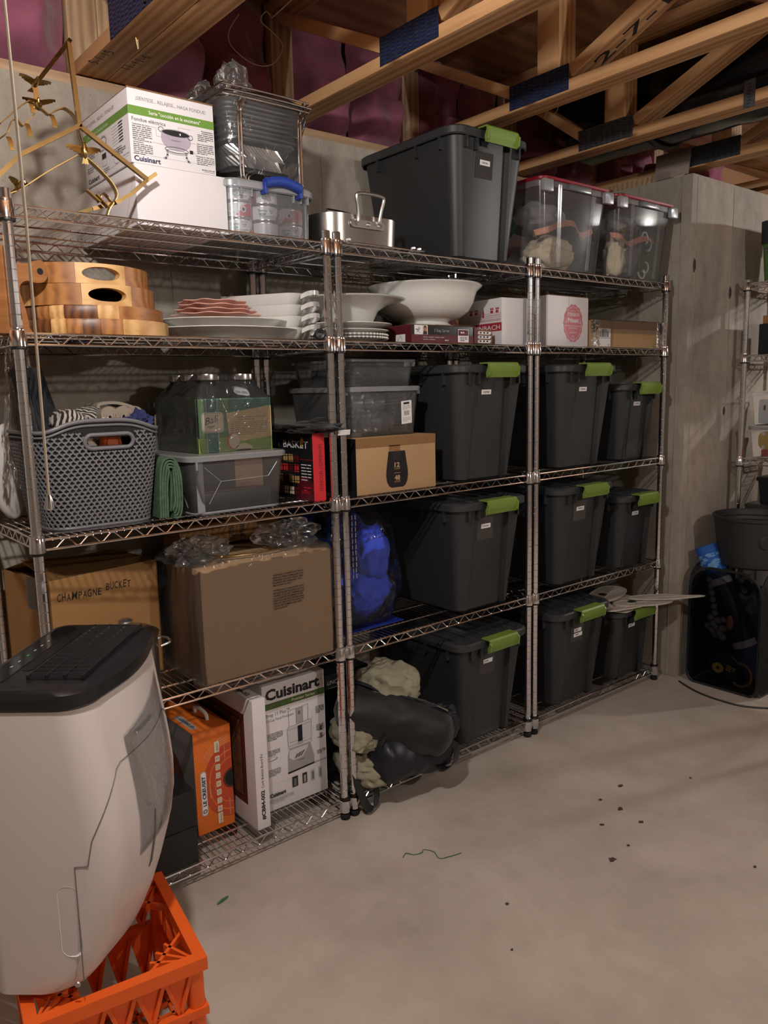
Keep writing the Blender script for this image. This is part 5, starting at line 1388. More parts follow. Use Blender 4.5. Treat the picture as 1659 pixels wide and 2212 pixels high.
for u in (-0.045, 0.045): f.ell(cx + u, cz + 0.003, 0.003, 0.004, 'white_card', 10); f.line([(cx + u, cz + 0.005), (cx + u, cz + 0.02)], 0.002, 'white_card')
f.done('front_print', t)
bm = bm_new(); box(bm, 0.0, 0.258, 0.0, 0.15, 0.1965, 0.1985); box(bm, 0.0, 0.258, 0.152, 0.30, 0.1965, 0.1985); ob('top_flap', bm, 'card_inside', t)
bm = bm_new(); tube(bm, [(0.13, -0.0006, 0.196), (0.132, -0.0006, 0.12)], 0.0006, 4); ob('crease', bm, 'ink_light', t)
t = carton('taped_box', 'low brown carton wrapped in shiny clear tape beside the white crest carton', 'box', (2.243, 0.035, S2 + 0.0005), -1.5, 0.525, 0.33, 0.112, 'cardboard', 0.004)
f = front(); f.rect(0.0, 0.078, 0.525, 0.112, 'kraft_tape'); f.rect(0.115, 0.0, 0.155, 0.112, 'cardboard_dark'); f.up(); f.rect(0.048, 0.004, 0.135, 0.078, 'white_paper'); f.up()
rr = random.Random(3); x = 0.058
while x < 0.122: wd = rr.choice((0.0012, 0.002, 0.003)); hh = 0.02 + 0.014 * sin((x - 0.058) / 0.064 * pi); f.rect(x, 0.043, x + wd, 0.043 + hh, 'ink'); x += wd + rr.choice((0.0012, 0.002, 0.0028))
f.rect(0.05, 0.038, 0.133, 0.0395, 'ink'); f.lines(0.052, 0.012, 0.03, 1, 0.004, 'ink_grey'); f.lines(0.118, 0.010, 0.012, 2, 0.004, 'ink'); f.done('shipping_label', t)
bm = bm_new()
def fn(u, v):
    x = -0.004 + 0.533 * u; s = v
    if s < 0.5: p = V((x, -0.0035, 0.06 + 0.055 * s * 2))
    else: p = V((x, -0.003 + (s - 0.5) * 0.10, 0.1145))
    d = noise.noise(V((x * 60, s * 8, 2))) * 0.0035 + noise.noise(V((x * 18, s * 5, 5))) * 0.003
    return p + V((0, -abs(d), abs(d) * 0.6))
sheet(bm, fn, 90, 12); ob('clear_tape', bm, 'plastic_film', t, sharp=18)
for xx in (0.0, 0.47):
    bm = bm_new()
    def fn(u, v, xx=xx):
        p = V((xx + 0.055 * u, -0.003, 0.002 + 0.11 * v)); d = abs(noise.noise(V((p.x * 60, p.z * 60, 7)))) * 0.005
        return p + V((0, -d, 0))
    sheet(bm, fn, 14, 24); ob('clear_tape', bm, 'plastic_film', t, sharp=18)

# ================================================================== THIRD SHELF
# ------------------------------------------------------------------ woven plastic basket
def striped(name, c0, c1, scale):
    m, nt, b = base_mat(name)
    v = coords(nt); wv = N(nt, 'ShaderNodeTexWave'); wv.bands_direction = 'X'; wv.inputs['Scale'].default_value = scale; wv.inputs['Distortion'].default_value = 1.2; wv.inputs['Detail'].default_value = 1
    nt.links.new(v, wv.inputs['Vector'])
    r = N(nt, 'ShaderNodeValToRGB'); r.color_ramp.elements[0].position = 0.45; r.color_ramp.elements[1].position = 0.5
    r.color_ramp.elements[0].color = c0; r.color_ramp.elements[1].color = c1
    nt.links.new(wv.outputs['Fac'], r.inputs[0]); nt.links.new(r.outputs[0], b.inputs['Base Color']); b.inputs['Roughness'].default_value = 0.95
striped('cloth_striped', rgb(38, 36, 38), rgb(176, 168, 158), 32)
t = thing('laundry_basket', 'grey woven-pattern plastic basket full of rolled towels', 'basket', (0.0, 0.0, S3))
BH = 0.252
def bring(f_, n=10):
    """outline of the basket at height fraction f_ (0..1)"""
    x0 = 0.052 - 0.030 * f_; x1 = 0.318 + 0.026 * f_; y0 = 0.040 - 0.030 * f_; y1 = 0.285 + 0.020 * f_; r = 0.055
    out = []
    for cx, cy, a0 in ((x0 + r, y1 - r, 90), (x0 + r, y0 + r, 180), (x1 - r, y0 + r, 270), (x1 - r, y1 - r, 0)):
        for k in range(n + 1): a = radians(a0 + 90 * k / n); out.append(V((cx + r * cos(a), cy + r * sin(a), 0)))
    return out
def bpath(f_, s):
    """point at arclength fraction s of the outline at height fraction f_"""
    R = bring(f_); L = [0.0]
    for a, b in zip(R, R[1:] + R[:1]): L.append(L[-1] + (b - a).length)
    d = (s % 1.0) * L[-1]
    for k in range(len(R)):
        if d <= L[k + 1] + 1e-9:
            p = R[k].lerp(R[(k + 1) % len(R)], (d - L[k]) / max(1e-9, L[k + 1] - L[k])); return p, L[-1]
    return R[-1], L[-1]
def btop(x, y):           # rim rises to an arch in the middle of the front and back
    m = max(0.0, 1 - ((x - 0.185) / 0.15) ** 2); return BH + 0.026 * m * m * (3 - 2 * m) if (y < 0.06 or y > 0.25) else BH
HC = (0.199, BH - 0.026); HW, HH = 0.060, 0.0155     # hand hole
def in_hole(x, z, g=0.0):
    dx = max(0.0, abs(x - HC[0]) - (HW - HH)); return sqrt(dx * dx + (z - HC[1]) ** 2) < HH + g
bm = bm_new(); nu, nv = 120, 26; G = []
for i in range(nu):
    col = []
    for j in range(nv + 1):
        f_ = j / nv; p, _ = bpath(f_, i / nu); z = 0.006 + (btop(p.x, p.y) - 0.006) * f_; col.append(bm.verts.new((p.x, p.y, z)))
    G.append(col)
for i in range(nu):
    for j in range(nv):
        q = (G[i][j], G[(i + 1) % nu][j], G[(i + 1) % nu][j + 1], G[i][j + 1]); c = sum((v.co for v in q), V()) / 4
        if c.y < 0.06 and in_hole(c.x, c.z, -0.002): continue
        bm.faces.new(q)
bmesh.ops.solidify(bm, geom=bm.faces[:], thickness=0.0022)
ob('basket_wall', bm, 'basket_gap_shade', t, sharp=40)  # solid shell; its dark colour stands in for shade in the open weave
bm = bm_new(); R0 = bring(0.0); loft(bm, [[p + V((0, 0, 0.0)) for p in R0], [p + V((0, 0, 0.012)) for p in R0]]); 
ob('basket_floor', bm, 'basket_grey', t)
bm = bm_new(); pts = []
for i in range(120): p, _ = bpath(1.0, i / 120); pts.append(V((p.x, p.y, btop(p.x, p.y) + 0.001)))
tube(bm, pts, 0.0052, 8, True); pts2 = [p + V((0, 0, -0.012)) for p in pts]; tube(bm, pts2, 0.0030, 6, True); ob('rim', bm, 'basket_grey', t)
bm = bm_new(); pts = [bpath(0.02, i / 80)[0] + V((0, 0, 0.009)) for i in range(80)]; tube(bm, pts, 0.0048, 6, True); ob('foot_rim', bm, 'basket_grey', t)
# interlocking Y pieces standing proud of the wall
def ypiece(bm, c, U, W, Nn, s):
    out = []
    for k in range(3):
        a = radians(90 + 180 + 120 * k)     # one arm down, two up
        d = (cos(a), sin(a)); n_ = (-d[1], d[0]); L, hw = 0.0078 * s, 0.0020 * s
        out += [(d[0] * L * 0.32 + n_[0] * -hw * 1.0, d[1] * L * 0.32 + n_[1] * -hw * 1.0), (d[0] * L - n_[0] * hw * 1.25, d[1] * L - n_[1] * hw * 1.25), (d[0] * L + n_[0] * hw * 1.25, d[1] * L + n_[1] * hw * 1.25)]
    A = [bm.verts.new(c + U * x + W * z) for x, z in out]; B = [bm.verts.new(c + U * x * 0.88 + W * z * 0.88 + Nn * 0.0026) for x, z in out]
    n = len(out)
    for k in range(n): bm.faces.new((A[k], A[(k + 1) % n], B[(k + 1) % n], B[k]))
    bm.faces.new(B)
bm = bm_new(); rowh = 0.0098; total = bpath(0.5, 0)[1]; nc = int(total / 0.0150)
for j in range(1, 25):
    z = 0.010 + rowh * j
    for i in range(nc):
        s = (i + (0.5 if j % 2 else 0.0)) / nc
        f_ = min(1, z / BH); p, _ = bpath(f_, s)
        if p.y > 0.27: continue
        if z > btop(p.x, p.y) - 0.018: continue
        if p.y < 0.06 and in_hole(p.x, z, 0.010): continue
        q, _ = bpath(f_, s + 0.004); U = (q - p).normalized(); W = V((0, 0, 1)); Nn = U.cross(W)
        if Nn.dot(p - V((0.185, 0.16, 0))) < 0: Nn = -Nn
        ypiece(bm, V((p.x, p.y, z)) - Nn * 0.0002, U, W, Nn, 1.0)
ob('woven_relief', bm, 'basket_grey', t, sharp=20, stuff=True)
bm = bm_new(); pts = []
for k in range(40):
    a = 2 * pi * k / 40; dx = (HW - HH) * (1 if cos(a) > 0 else -1); x = HC[0] + dx + (HH + 0.002) * cos(a); z = HC[1] + (HH + 0.002) * sin(a)
    p = None; pts.append(V((x, 0.040 - 0.030 * (z / BH) - 0.001, z)))
tube(bm, pts, 0.0052, 8, True); ob('hand_grip', bm, 'basket_grey', t)
# things in the basket
def soft(name, label, c, r, m, seed, cat, amp=0.2, fold=0.25, rot=(0, 0, 0), z0=None, grp=None, freq=3, ff=6, sub=4):
    bm = bm_new(); blob(bm, (0, 0, 0), r, seed, amp, freq, sub, fold, ff, flatz=None if z0 is None else z0 - c[2]); o = ob(name, bm, m, None, c, rot, sharp=60); return tag(o, label, cat, grp)
def roll(name, label, c, r, L, m, axis_rot, turns=2.5, cat='towel', grp=None):
    """Rolled or folded cloth: a spiral strip with thickness, length L along local y."""
    bm = bm_new(); pts = []
    n = int(turns * 18)
    for k in range(n + 1): a = 2 * pi * turns * k / n; rr = r * (0.28 + 0.72 * k / n); pts.append(V((rr * cos(a), 0, rr * sin(a) * 0.92)))
    strip(bm, pts, (0, 1, 0), L / 2, 0.007); o = ob(name, bm, m, None, c, tuple(radians(q) for q in axis_rot), sharp=60); return tag(o, label, cat, grp)
ZI = S3 + 0.013
soft('towel', 'bulk of folded grey cloth filling the woven basket', (0.185, 0.165, S3 + 0.12), (0.115, 0.10, 0.105), 'cloth_grey', 21, 'towel', z0=ZI)
soft('striped_towel', 'black and white striped towel at the left of the woven basket', (0.150, 0.15, S3 + 0.262), (0.055, 0.07, 0.046), 'cloth_striped', 22, 'towel', 0.15, 0.15, (0, radians(20), 0))
soft('striped_towel', 'black and white striped towel behind the white cloth in the woven basket', (0.215, 0.20, S3 + 0.268), (0.048, 0.06, 0.042), 'cloth_striped', 23, 'towel', 0.15, 0.2, (0, radians(-35), radians(20)))
for k, (x, y, z, ry) in enumerate(((0.245, 0.165, 0.268, 80), (0.282, 0.17, 0.276, 92), (0.318, 0.185, 0.272, 105))):
    bm = bm_new()
    prof = [(-0.02, 0.0), (-0.019, 0.05), (-0.012, 0.062), (0.0, 0.066), (0.012, 0.062), (0.019, 0.05), (0.02, 0.0)]
    for q in range(3):
        P = smooth_pts([(p[0] * (1 - 0.28 * q), 0, p[1] * (1 - 0.12 * q)) for p in prof], 3); strip(bm, P, (0, 1, 0), 0.055, 0.008)
    tag(ob('rolled_towel', bm, 'cloth_tan', None, (x + 0.0, y, S3 + 0.235), (radians(-8), radians([-6, 2, 14][k]), radians([5, 0, -12][k])), sharp=60), ['tan folded towel left of three in the woven basket', 'tan folded towel in the middle of three in the woven basket', 'tan folded towel right of three, behind the navy cloth'][k], 'towel', 'tan towels in the woven basket')
bm = bm_new(); P = [(-0.05, 0, 0.0), (-0.045, 0, 0.012), (0.0, 0, 0.02), (0.05, 0, 0.012), (0.055, 0, 0.0)]; strip(bm, smooth_pts(P, 4), (0, 1, 0), 0.05, 0.008)
tag(ob('folded_towel', bm, 'cloth_tan', None, (0.285, 0.225, S3 + 0.30), (0, radians(8), 0), sharp=60), 'tan towel lying flat across the tops of the folded ones', 'towel')
soft('navy_cloth', 'crumpled navy ruffled cloth at the right of the woven basket', (0.318, 0.115, S3 + 0.262), (0.038, 0.055, 0.034), 'cloth_navy', 24, 'cloth', 0.45, 0.5, freq=5, ff=10)
soft('white_cloth', 'white cloth with black flecks poking over the basket rim', (0.215, 0.075, S3 + 0.255), (0.036, 0.035, 0.030), 'cloth_white', 25, 'cloth', 0.3, 0.4)
t = thing('spray_head', 'orange plastic holder seen through the basket hand hole', 'container', (0.220, 0.062, S3 + 0.19))
bm = bm_new(); loft(bm, [rrect(-0.024, 0.024, -0.02, 0.02, 0.008, 0.0), rrect(-0.025, 0.025, -0.021, 0.021, 0.008, 0.07)]); ob('holder_body', bm, 'orange_tool', t)
bm = bm_new(); lathe(bm, [(0.015, 0), (0.018, 0.0), (0.018, 0.002), (0.015, 0.002)], 20); ob('holder_ring', bm, 'creuset_red', t, (0, -0.0215, 0.03), (radians(90), 0, 0))
t = thing('white_bottle', 'white bottle beside the orange holder seen through the basket hand hole', 'bottle', (0.165, 0.066, S3 + 0.16))
bm = bm_new(); lathe(bm, [(0, 0), (0.018, 0), (0.02, 0.004), (0.02, 0.055), (0.010, 0.068), (0.010, 0.08), (0, 0.08)], 20); ob('bottle_body', bm, 'white_gloss', t)
# slate cloths and wrapped bundle standing at the left end
for k in range(5):
    bm = bm_new()
    def fn(u, v, k=k):
        y = 0.15 + 0.15 * u; z = 0.0 + 0.40 * v
        x = 0.045 + 0.011 * k + 0.085 * (1 - v) * (0.5 + 0.12 * k) + 0.004 * noise.noise(V((u * 4, v * 5, k))) + 0.006 * sin(pi * v)
        return V((x, y, z))
    sheet(bm, fn, 8, 14); bmesh.ops.solidify(bm, geom=bm.faces[:], thickness=0.009)
    o = tag(ob('slate_cloth', bm, 'cloth_slate', None, (0.0, 0.0, S3 + 0.015), sharp=60), ['leftmost', 'second from left', 'middle', 'fourth from left', 'rightmost'][k] + ' of five slate blue cloths standing in the basket', 'cloth', 'slate blue cloths in the woven basket')
bm = bm_new()
def fn(u, v):
    an = -0.3 + 2.2 * u; z = 0.10 + 0.37 * v; r = 0.075 - 0.035 * v
    d = 0.014 * noise.noise(V((u * 14, v * 6, 3))) + 0.008 * noise.noise(V((u * 40, v * 12, 5)))
    return V((0.085 - (r + d) * sin(an) * 0.95, 0.30 - (r + d) * cos(an) * 1.5 * 0.6, z))
sheet(bm, fn, 50, 30)
tag(ob('plastic_bag', bm, 'plastic_bag', None, (0, 0, S3), sharp=20), 'crinkled clear bag around the patterned bundle at the far left of the third shelf', 'plastic bag')
soft('patterned_bundle', 'grey patterned bundle inside the crinkled bag at the far left', (0.082, 0.285, S3 + 0.24), (0.048, 0.05, 0.20), 'cloth_grey', 31, 'cloth', 0.12, 0.2, z0=ZI)
soft('cream_cushion', 'cream rounded cushion at the left edge behind the woven basket', (0.045, 0.385, S3 + 0.135), (0.05, 0.035, 0.135), 'cloth_white', 33, 'cushion', 0.06, 0.03, z0=S3 + 0.001)

# ------------------------------------------------------------------ green folded cloth
bm = bm_new()
for k in range(4):
    o_ = 0.0065 * k
    P = [(-0.030 + o_, 0, 0.004), (-0.031 + o_, 0, 0.09), (-0.026 + o_, 0, 0.150 - o_), (-0.008, 0, 0.168 - o_ * 1.3), (0.012 - o_ * .3, 0, 0.160 - o_), (0.026 - o_, 0, 0.12), (0.030 - o_, 0, 0.05), (0.024 - o_, 0, 0.008 + o_), (0.006, 0, 0.004 + o_)]
    strip(bm, smooth_pts(P, 4), (0, 1, 0), 0.12, 0.0050)
P = [(0.002, 0, 0.02), (0.004, 0, 0.10), (-0.004, 0, 0.135), (-0.012, 0, 0.115), (-0.016, 0, 0.05), (-0.010, 0, 0.02)]
strip(bm, smooth_pts(P, 4), (0, 1, 0), 0.11, 0.005)
o = ob('green_cloth', bm, 'cloth_green', None, (0.372, 0.155, S3 + 0.001), (0, radians(3), radians(-4)), sharp=60); tag(o, 'green woven cloth folded on edge between the basket and the clear bin', 'cloth')

# ------------------------------------------------------------------ clear lidded bin under the mason jar box
t = thing('clear_bin', 'clear lidded bin under the mason jar carton', 'bin', (0.412, 0.012, S3 + 0.0005))
w_, d_, h_ = 0.325, 0.42, 0.160
bm = bm_new()
loft(bm, [rrect(0.028, w_ - 0.028, 0.028, d_ - 0.028, 0.02, 0.0), rrect(0.020, w_ - 0.020, 0.020, d_ - 0.020, 0.03, 0.006), rrect(0.006, w_ - 0.006, 0.006, d_ - 0.006, 0.035, h_)], cap1=False); ob('bin_body', bm, 'clear_bin', t, sharp=50)
bm = bm_new()
P = [(0.062, 0.016, 0.03), (0.10, 0.011, 0.092), (0.255, 0.011, 0.095), (0.285, 0.008, 0.135)]
tube(bm, P, 0.0012, 5); tube(bm, [(0.10, 0.011, 0.092), (0.05, 0.008, 0.135)], 0.0010, 5)
for y, s in ((0.0, 1),): tube(bm, [(0.011, 0.10, 0.092), (0.018, 0.06, 0.02)], 0.001, 5); tube(bm, [(0.011, 0.10, 0.092), (0.008, 0.3, 0.092)], 0.001, 5)
ob('moulded_line', bm, 'milky_rim', t)
bm = bm_new(); tube(bm, [p for p in rrect(0.022, w_ - 0.022, 0.022, d_ - 0.022, 0.03, 0.004)], 0.004, 6, True); ob('base_rim', bm, 'milky_rim', t)
bm = bm_new(); box(bm, 0.028, 0.050, 0.018, 0.021, 0.006, 0.150); ob('corner_panel', bm, 'milky_rim', t)
bm = bm_new(); loft(bm, [rrect(-0.001, w_ + .001, -0.001, d_ + .001, 0.04, h_ - 0.008), rrect(-0.003, w_ + .003, -0.003, d_ + .003, 0.042, h_ + 0.004), rrect(0.001, w_ - .001, 0.001, d_ - .001, 0.04, h_ + 0.008), rrect(0.02, w_ - .02, 0.02, d_ - .02, 0.03, h_ + 0.008)]); box(bm, 0.02, 0.024, -0.004, 0.002, h_ - 0.03, h_ - 0.006); ob('lid', bm, 'milky_rim', t)
tag_ = None
bm = bm_new(); box(bm, 0.0, 0.21, 0.0, 0.16, 0.0, 0.004, bev=0.001)
tag(ob('red_folder', bm, 'maroon_print', None, (0.455, 0.06, S3 + 0.058), (0, 0, radians(-3))), 'flat dark red folder lying inside the clear bin', 'folder')
t2 = carton('navy_box', 'dark navy box under the red folder in the clear bin', 'box', (0.452, 0.055, S3 + 0.008), 0, 0.24, 0.30, 0.049, 'nylon_navy', 0.002)
t2 = carton('brown_box', 'small brown carton at the right inside the clear bin', 'box', (0.60, 0.10, S3 + 0.058), 0, 0.095, 0.24, 0.088, 'cardboard', 0.002)

# ------------------------------------------------------------------ mason jar carton with jars, wrapped in film
ZM = S3 + 0.0005 + 0.1685
t = thing('mason_jar_carton', 'green printed carton of mason jars wrapped in clear film', 'box', (0.486, 0.095, ZM))
w_, d_, h_ = 0.243, 0.285, 0.155
bm = bm_new()
box(bm, 0, w_, 0, d_, 0, 0.004); box(bm, 0, w_, 0, 0.003, 0, h_); box(bm, 0, w_, d_ - 0.003, d_, 0, h_); box(bm, 0, 0.003, 0, d_, 0, h_); box(bm, w_ - 0.003, w_, 0, d_, 0, h_)
ob('tray', bm, 'mason_green', t)
f = front()
f.rect(0, 0, w_, 0.042, 'mason_lawn'); f.rect(0.10, 0.105, w_, h_, 'mason_teal'); f.up()
f.rect(0.028, 0, 0.064, h_, 'mason_teal'); f.up(); f.line([(0.028, 0), (0.028, h_)], 0.0012, 'white_paper'); f.line([(0.064, 0), (0.064, h_)], 0.0012, 'white_paper')
f.poly([(0.092, 0.112), (w_, 0.132), (w_, 0.040), (0.10, 0.025)], 'parchment'); f.up()
f.lines(0.125, 0.098, 0.10, 2, 0.007, 'ink_grey', h=0.002, seed=2); f.lines(0.118, 0.084, 0.11, 8, 0.0052, 'ink_grey', h=0.0016, seed=3); f.lines(0.104, 0.078, 0.012, 5, 0.006, 'ink_grey', h=0.0016, seed=4)
f.ell(0.110, 0.030, 0.020, 0.024, 'creuset_red', 20); f.up(); f.ell(0.114, 0.030, 0.018, 0.022, 'cream', 20); f.ell(0.145, 0.006, 0.028, 0.016, 'cream', 20); f.rect(0.115, 0.0, 0.17, 0.005, 'mason_lawn'); f.up()
def rr2(u0, v0, u1, v1, r): return [(p.x, p.y) for p in rrect(u0, u1, v0, v1, r, 0, 4)]
f.poly(rr2(0.012, 0.058, 0.082, 0.116, 0.012), 'white_paper'); f.up(); f.poly(rr2(0.0135, 0.0595, 0.0805, 0.1145, 0.011), 'mason_dark'); f.up(); f.poly(rr2(0.0145, 0.0605, 0.0795, 0.1135, 0.0105), 'cream'); f.up()
f.text('Ball', 0.022, 0.080, 0.020, 'ink', width=0.048, rot=12, shear=0.4); f.line([(0.030, 0.074), (0.052, 0.077), (0.036, 0.070)], 0.0016, 'ink')
f.done('front_print', t)
f = leftf(d_)
f.rect(0, 0, d_, 0.045, 'mason_lawn'); f.rect(0.03, 0.045, d_, 0.105, 'mason_dark'); f.up()
f.rect(0.0, 0.0, 0.022, h_, 'mason_teal'); f.up()
f.text('MASON JARS', 0.085, 0.078, 0.020, 'white_paper', width=0.125, bold=0.02); f.rect(0.10, 0.058, 0.19, 0.068, 'creuset_red'); f.up(); f.text('SELLS IN 12 MONTHS', 0.145, 0.0605, 0.005, 'cream', width=0.08, align='C') if False else f.lines(0.106, 0.061, 0.078, 1, 0.008, 'cream', h=0.004, seed=5)
f.text('6 HALF GALLON (64 OZ / 1.8 L)', 0.085, 0.010, 0.010, 'white_paper', width=0.18)
f.text('MADE IN', 0.150, 0.137, 0.006, 'cream', width=0.026); f.text('U.S.A.', 0.150, 0.126, 0.007, 'cream', width=0.026); f.text('BPA', 0.188, 0.137, 0.006, 'cream', width=0.018); f.text('FREE', 0.188, 0.127, 0.006, 'cream', width=0.018); f.text('WIDE', 0.222, 0.137, 0.006, 'cream', width=0.022); f.text('MOUTH', 0.222, 0.127, 0.006, 'cream', width=0.022)
for k in (0.182, 0.214): f.line([(k, 0.124), (k, 0.144)], 0.0008, 'cream')
f.poly([(0.226, 0.075), (0.232, 0.045), (0.240, 0.055), (0.247, 0.043), (0.252, 0.075)], 'mason_green'); f.up(); f.ell(0.239, 0.088, 0.016, 0.016, 'cream', 20); f.up(); f.ell(0.239, 0.088, 0.012, 0.012, 'ink_light', 18)
f.poly(rr2(-0.01, 0.05, 0.05, 0.11, 0.012), 'cream'); f.up(); f.line([(0.005, 0.075), (0.025, 0.095), (0.035, 0.070)], 0.0022, 'ink')
f.done('side_print', t)
for k in range(2):
    for j in range(3):
        x = 0.065 + 0.113 * k; y = 0.055 + 0.0875 * j
        jt = thing('mason_jar', 'glass jar with steel lid, ' + ['left', 'right'][k] + ' column, ' + ['front', 'middle', 'rear'][j] + ' row of the green carton', 'jar', (0.486 + x, 0.095 + y, ZM + 0.0045), 0, 'jars in the green carton')
        bm = bm_new(); lathe(bm, [(0, 0.001), (0.036, 0.0), (0.042, 0.006), (0.0425, 0.150), (0.040, 0.168), (0.034, 0.184), (0.033, 0.205)], 28); ob('jar_glass', bm, 'jar_glass', jt)
        bm = bm_new(); lathe(bm, [(0.0355, 0.203), (0.0372, 0.205), (0.0372, 0.218), (0.0365, 0.221), (0.033, 0.2225), (0.031, 0.2215), (0.0, 0.2215)], 28); ob('jar_lid', bm, 'can_metal', jt)
bm = bm_new()
def wrap(z, e, top=False):
    return rrect(0.483 - e, 0.732 + e, 0.092 - e, 0.383 + e, 0.02, z, 10)
R = []
for (z, e) in ((ZM - 0.001 + 0.002, 0.001), (ZM + 0.05, 0.002), (ZM + 0.10, 0.002), (ZM + 0.156, 0.002), (ZM + 0.185, -0.022), (ZM + 0.225, -0.052), (ZM + 0.2285, -0.075), (ZM + 0.2288, -0.1)):
    ring = wrap(z, e); out = []
    for a, b in zip(ring, ring[1:] + ring[:1]):
        m_ = max(1, int((b - a).length / 0.008))
        for q in range(m_):
            p = a.lerp(b, q / m_); d = abs(noise.noise(V((p.x * 45, p.y * 45, p.z * 45)))) * 0.004 + 0.0005; c_ = V((0.607, 0.237, p.z)); dirn = (p - c_); dirn.z = 0; out.append(p + dirn.normalized() * d + V((0, 0, d * 0.3)))
    R.append(out)
n_ = 96
def resample(r_):
    L = [0]; 
    for a, b in zip(r_, r_[1:] + r_[:1]): L.append(L[-1] + (b - a).length)
    out = []; k = 0
    for q in range(n_):
        d = L[-1] * q / n_
        while L[k + 1] < d: k += 1
        out.append(r_[k].lerp(r_[(k + 1) % len(r_)], (d - L[k]) / max(1e-9, L[k + 1] - L[k])))
    return out
loft(bm, [resample(r_) for r_ in R], cap0=False)
o = ob('shrink_film', bm, 'plastic_film', None, sharp=16); o.parent = t; o.matrix_parent_inverse = Matrix.Translation(-V((0.486, 0.095, ZM)))
f = Face((0.150, 0.045, 0.166), (1, 0.05, -0.12), (-0.2, 0.55, 0.8)); f.poly([(p.x, p.y) for p in rrect(0, 0.056, 0, 0.032, 0.012, 0, 4)], 'white_paper'); f.up()
x = 0.008
while x < 0.048: f.rect(x, 0.006, x + 0.0014, 0.016, 'ink'); x += 0.0032
f.done('price_sticker', t)

# ------------------------------------------------------------------ fish basket box with a black cloth bag on top
t = carton('fish_basket_box', 'black and red box lettered Fish Basket, beside the clear bin', 'box', (0.8245, 0.018, S3 + 0.0005), 0, 0.0445, 0.30, 0.210, 'box_black', 0.001)
f = front(); f.rect(0, 0, 0.0445, 0.21, 'box_red'); f.up(); f.text('CHARCOAL COMPANION', 0.033, 0.030, 0.0115, 'black_print', width=0.145, rot=90); f.line([(0.0365, 0.028), (0.0365, 0.178)], 0.0005, 'black_print'); f.done('front_print', t)
f = leftf(0.30); f.rect(0, 0, 0.30, 0.21, 'box_black'); f.up()
f.text('FISH', 0.035, 0.166, 0.017, 'ink_grey', width=0.075); f.text('BASKET', 0.135, 0.163, 0.022, 'white_paper', width=0.14, bold=0.01); f.up()
f.poly([(0.238, 0.168), (0.238, 0.186), (0.232, 0.186), (0.244, 0.198), (0.256, 0.186), (0.250, 0.186), (0.250, 0.168)], 'yellow')
f.poly([(0.20, 0.0), (0.30, 0.0), (0.30, 0.055), (0.26, 0.075), (0.215, 0.07)], 'maroon_print'); f.up(); f.text('BASKET', 0.235, 0.020, 0.009, 'box_red', width=0.05); f.lines(0.245, 0.038, 0.04, 2, 0.009, 'box_red', seed=3)
for k, (v0, c) in enumerate(((0.118, 'gold_print'), (0.086, 'box_red'), (0.052, 'gold_print'), (0.014, 'cream'))):
    for q in range(4): f.rect(0.10 + 0.032 * q, v0, 0.126 + 0.032 * q, v0 + 0.024, c if (q + k) % 3 else 'maroon_print')
f.up()
for k in range(9): f.line([(0.09, 0.005 + 0.016 * k), (0.225, 0.012 + 0.016 * k)], 0.0022, 'box_black')
for k in range(9): f.line([(0.095 + 0.016 * k, 0.004), (0.098 + 0.016 * k, 0.146)], 0.0022, 'box_black')
f.line([(0.225, 0.128), (0.30, 0.128)], 0.001, 'box_red'); f.lines(0.235, 0.110, 0.055, 6, 0.0095, 'white_paper', h=0.003, seed=6)
f.done('side_print', t)
bm = bm_new(); blob(bm, (0, 0, 0), (0.095, 0.14, 0.022), 41, 0.25, 3, 4, 0.3, 6, flatz=-0.014)
o = ob('black_cloth_bag', bm, 'cloth_black', None, (0.862, 0.10, S3 + 0.2255), (0, 0, radians(6)), sharp=60); tag(o, 'folded black cloth bag with a white tag lying on the fish basket box', 'bag')
bm = bm_new(); box(bm, -0.026, 0.026, -0.002, 0.0, -0.010, 0.006); ob('white_tag', bm, 'white_paper', o, (0.030, -0.140, -0.012), (radians(10), 0, radians(4)))
bm = bm_new(); strip(bm, smooth_pts([(-0.05, -0.06, 0.016), (-0.02, -0.07, 0.030), (0.02, -0.07, 0.028), (0.05, -0.05, 0.014)], 5), (0.3, 1, 0.2), 0.006, 0.002); ob('carry_strap', bm, 'cloth_black', o)
bm = bm_new(); tube(bm, smooth_pts([(0.0, -0.141, -0.006), (0.004, -0.146, -0.016), (0.008, -0.141, -0.006)], 4), 0.001, 5); ob('wire_loop', bm, 'chrome', o)
# black carton corner showing behind the posts
# ------------------------------------------------------------------ middle unit: kraft drink carton and two clear bins
t = carton('drink_cup_carton', 'kraft carton marked 12 ounce 48 count with a black tumbler print', 'box', (0.985, 0.010, S3 + 0.0005), 0, 0.348, 0.36, 0.184, 'cardboard', 0.003)
f = front(); f.rect(0.0, 0.152, 0.348, 0.184, 'kraft_tape'); f.rect(0.138, 0.128, 0.186, 0.155, 'kraft_tape'); f.up()
cx = 0.171; prof = [(0.036, 0.135), (0.040, 0.110), (0.0465, 0.075), (0.048, 0.055), (0.045, 0.035), (0.036, 0.020), (0.026, 0.014)]
f.poly([(cx - a, b) for a, b in prof] + [(cx + a, b) for a, b in prof[::-1]], 'black_print'); f.up()
f.rect(cx - 0.02, 0.105, cx + 0.016, 0.135, 'ink'); f.up()
f.text('12', cx, 0.082, 0.015, 'cardboard', width=0.023, align='C', bold=0.04); f.text('OUNCE', cx, 0.074, 0.005, 'cardboard', width=0.026, align='C'); f.rect(cx - 0.014, 0.062, cx + 0.014, 0.0632, 'cardboard'); f.text('48', cx, 0.039, 0.015, 'cardboard', width=0.024, align='C', bold=0.04); f.text('COUNT', cx, 0.031, 0.005, 'cardboard', width=0.028, align='C')
f.done('front_print', t)
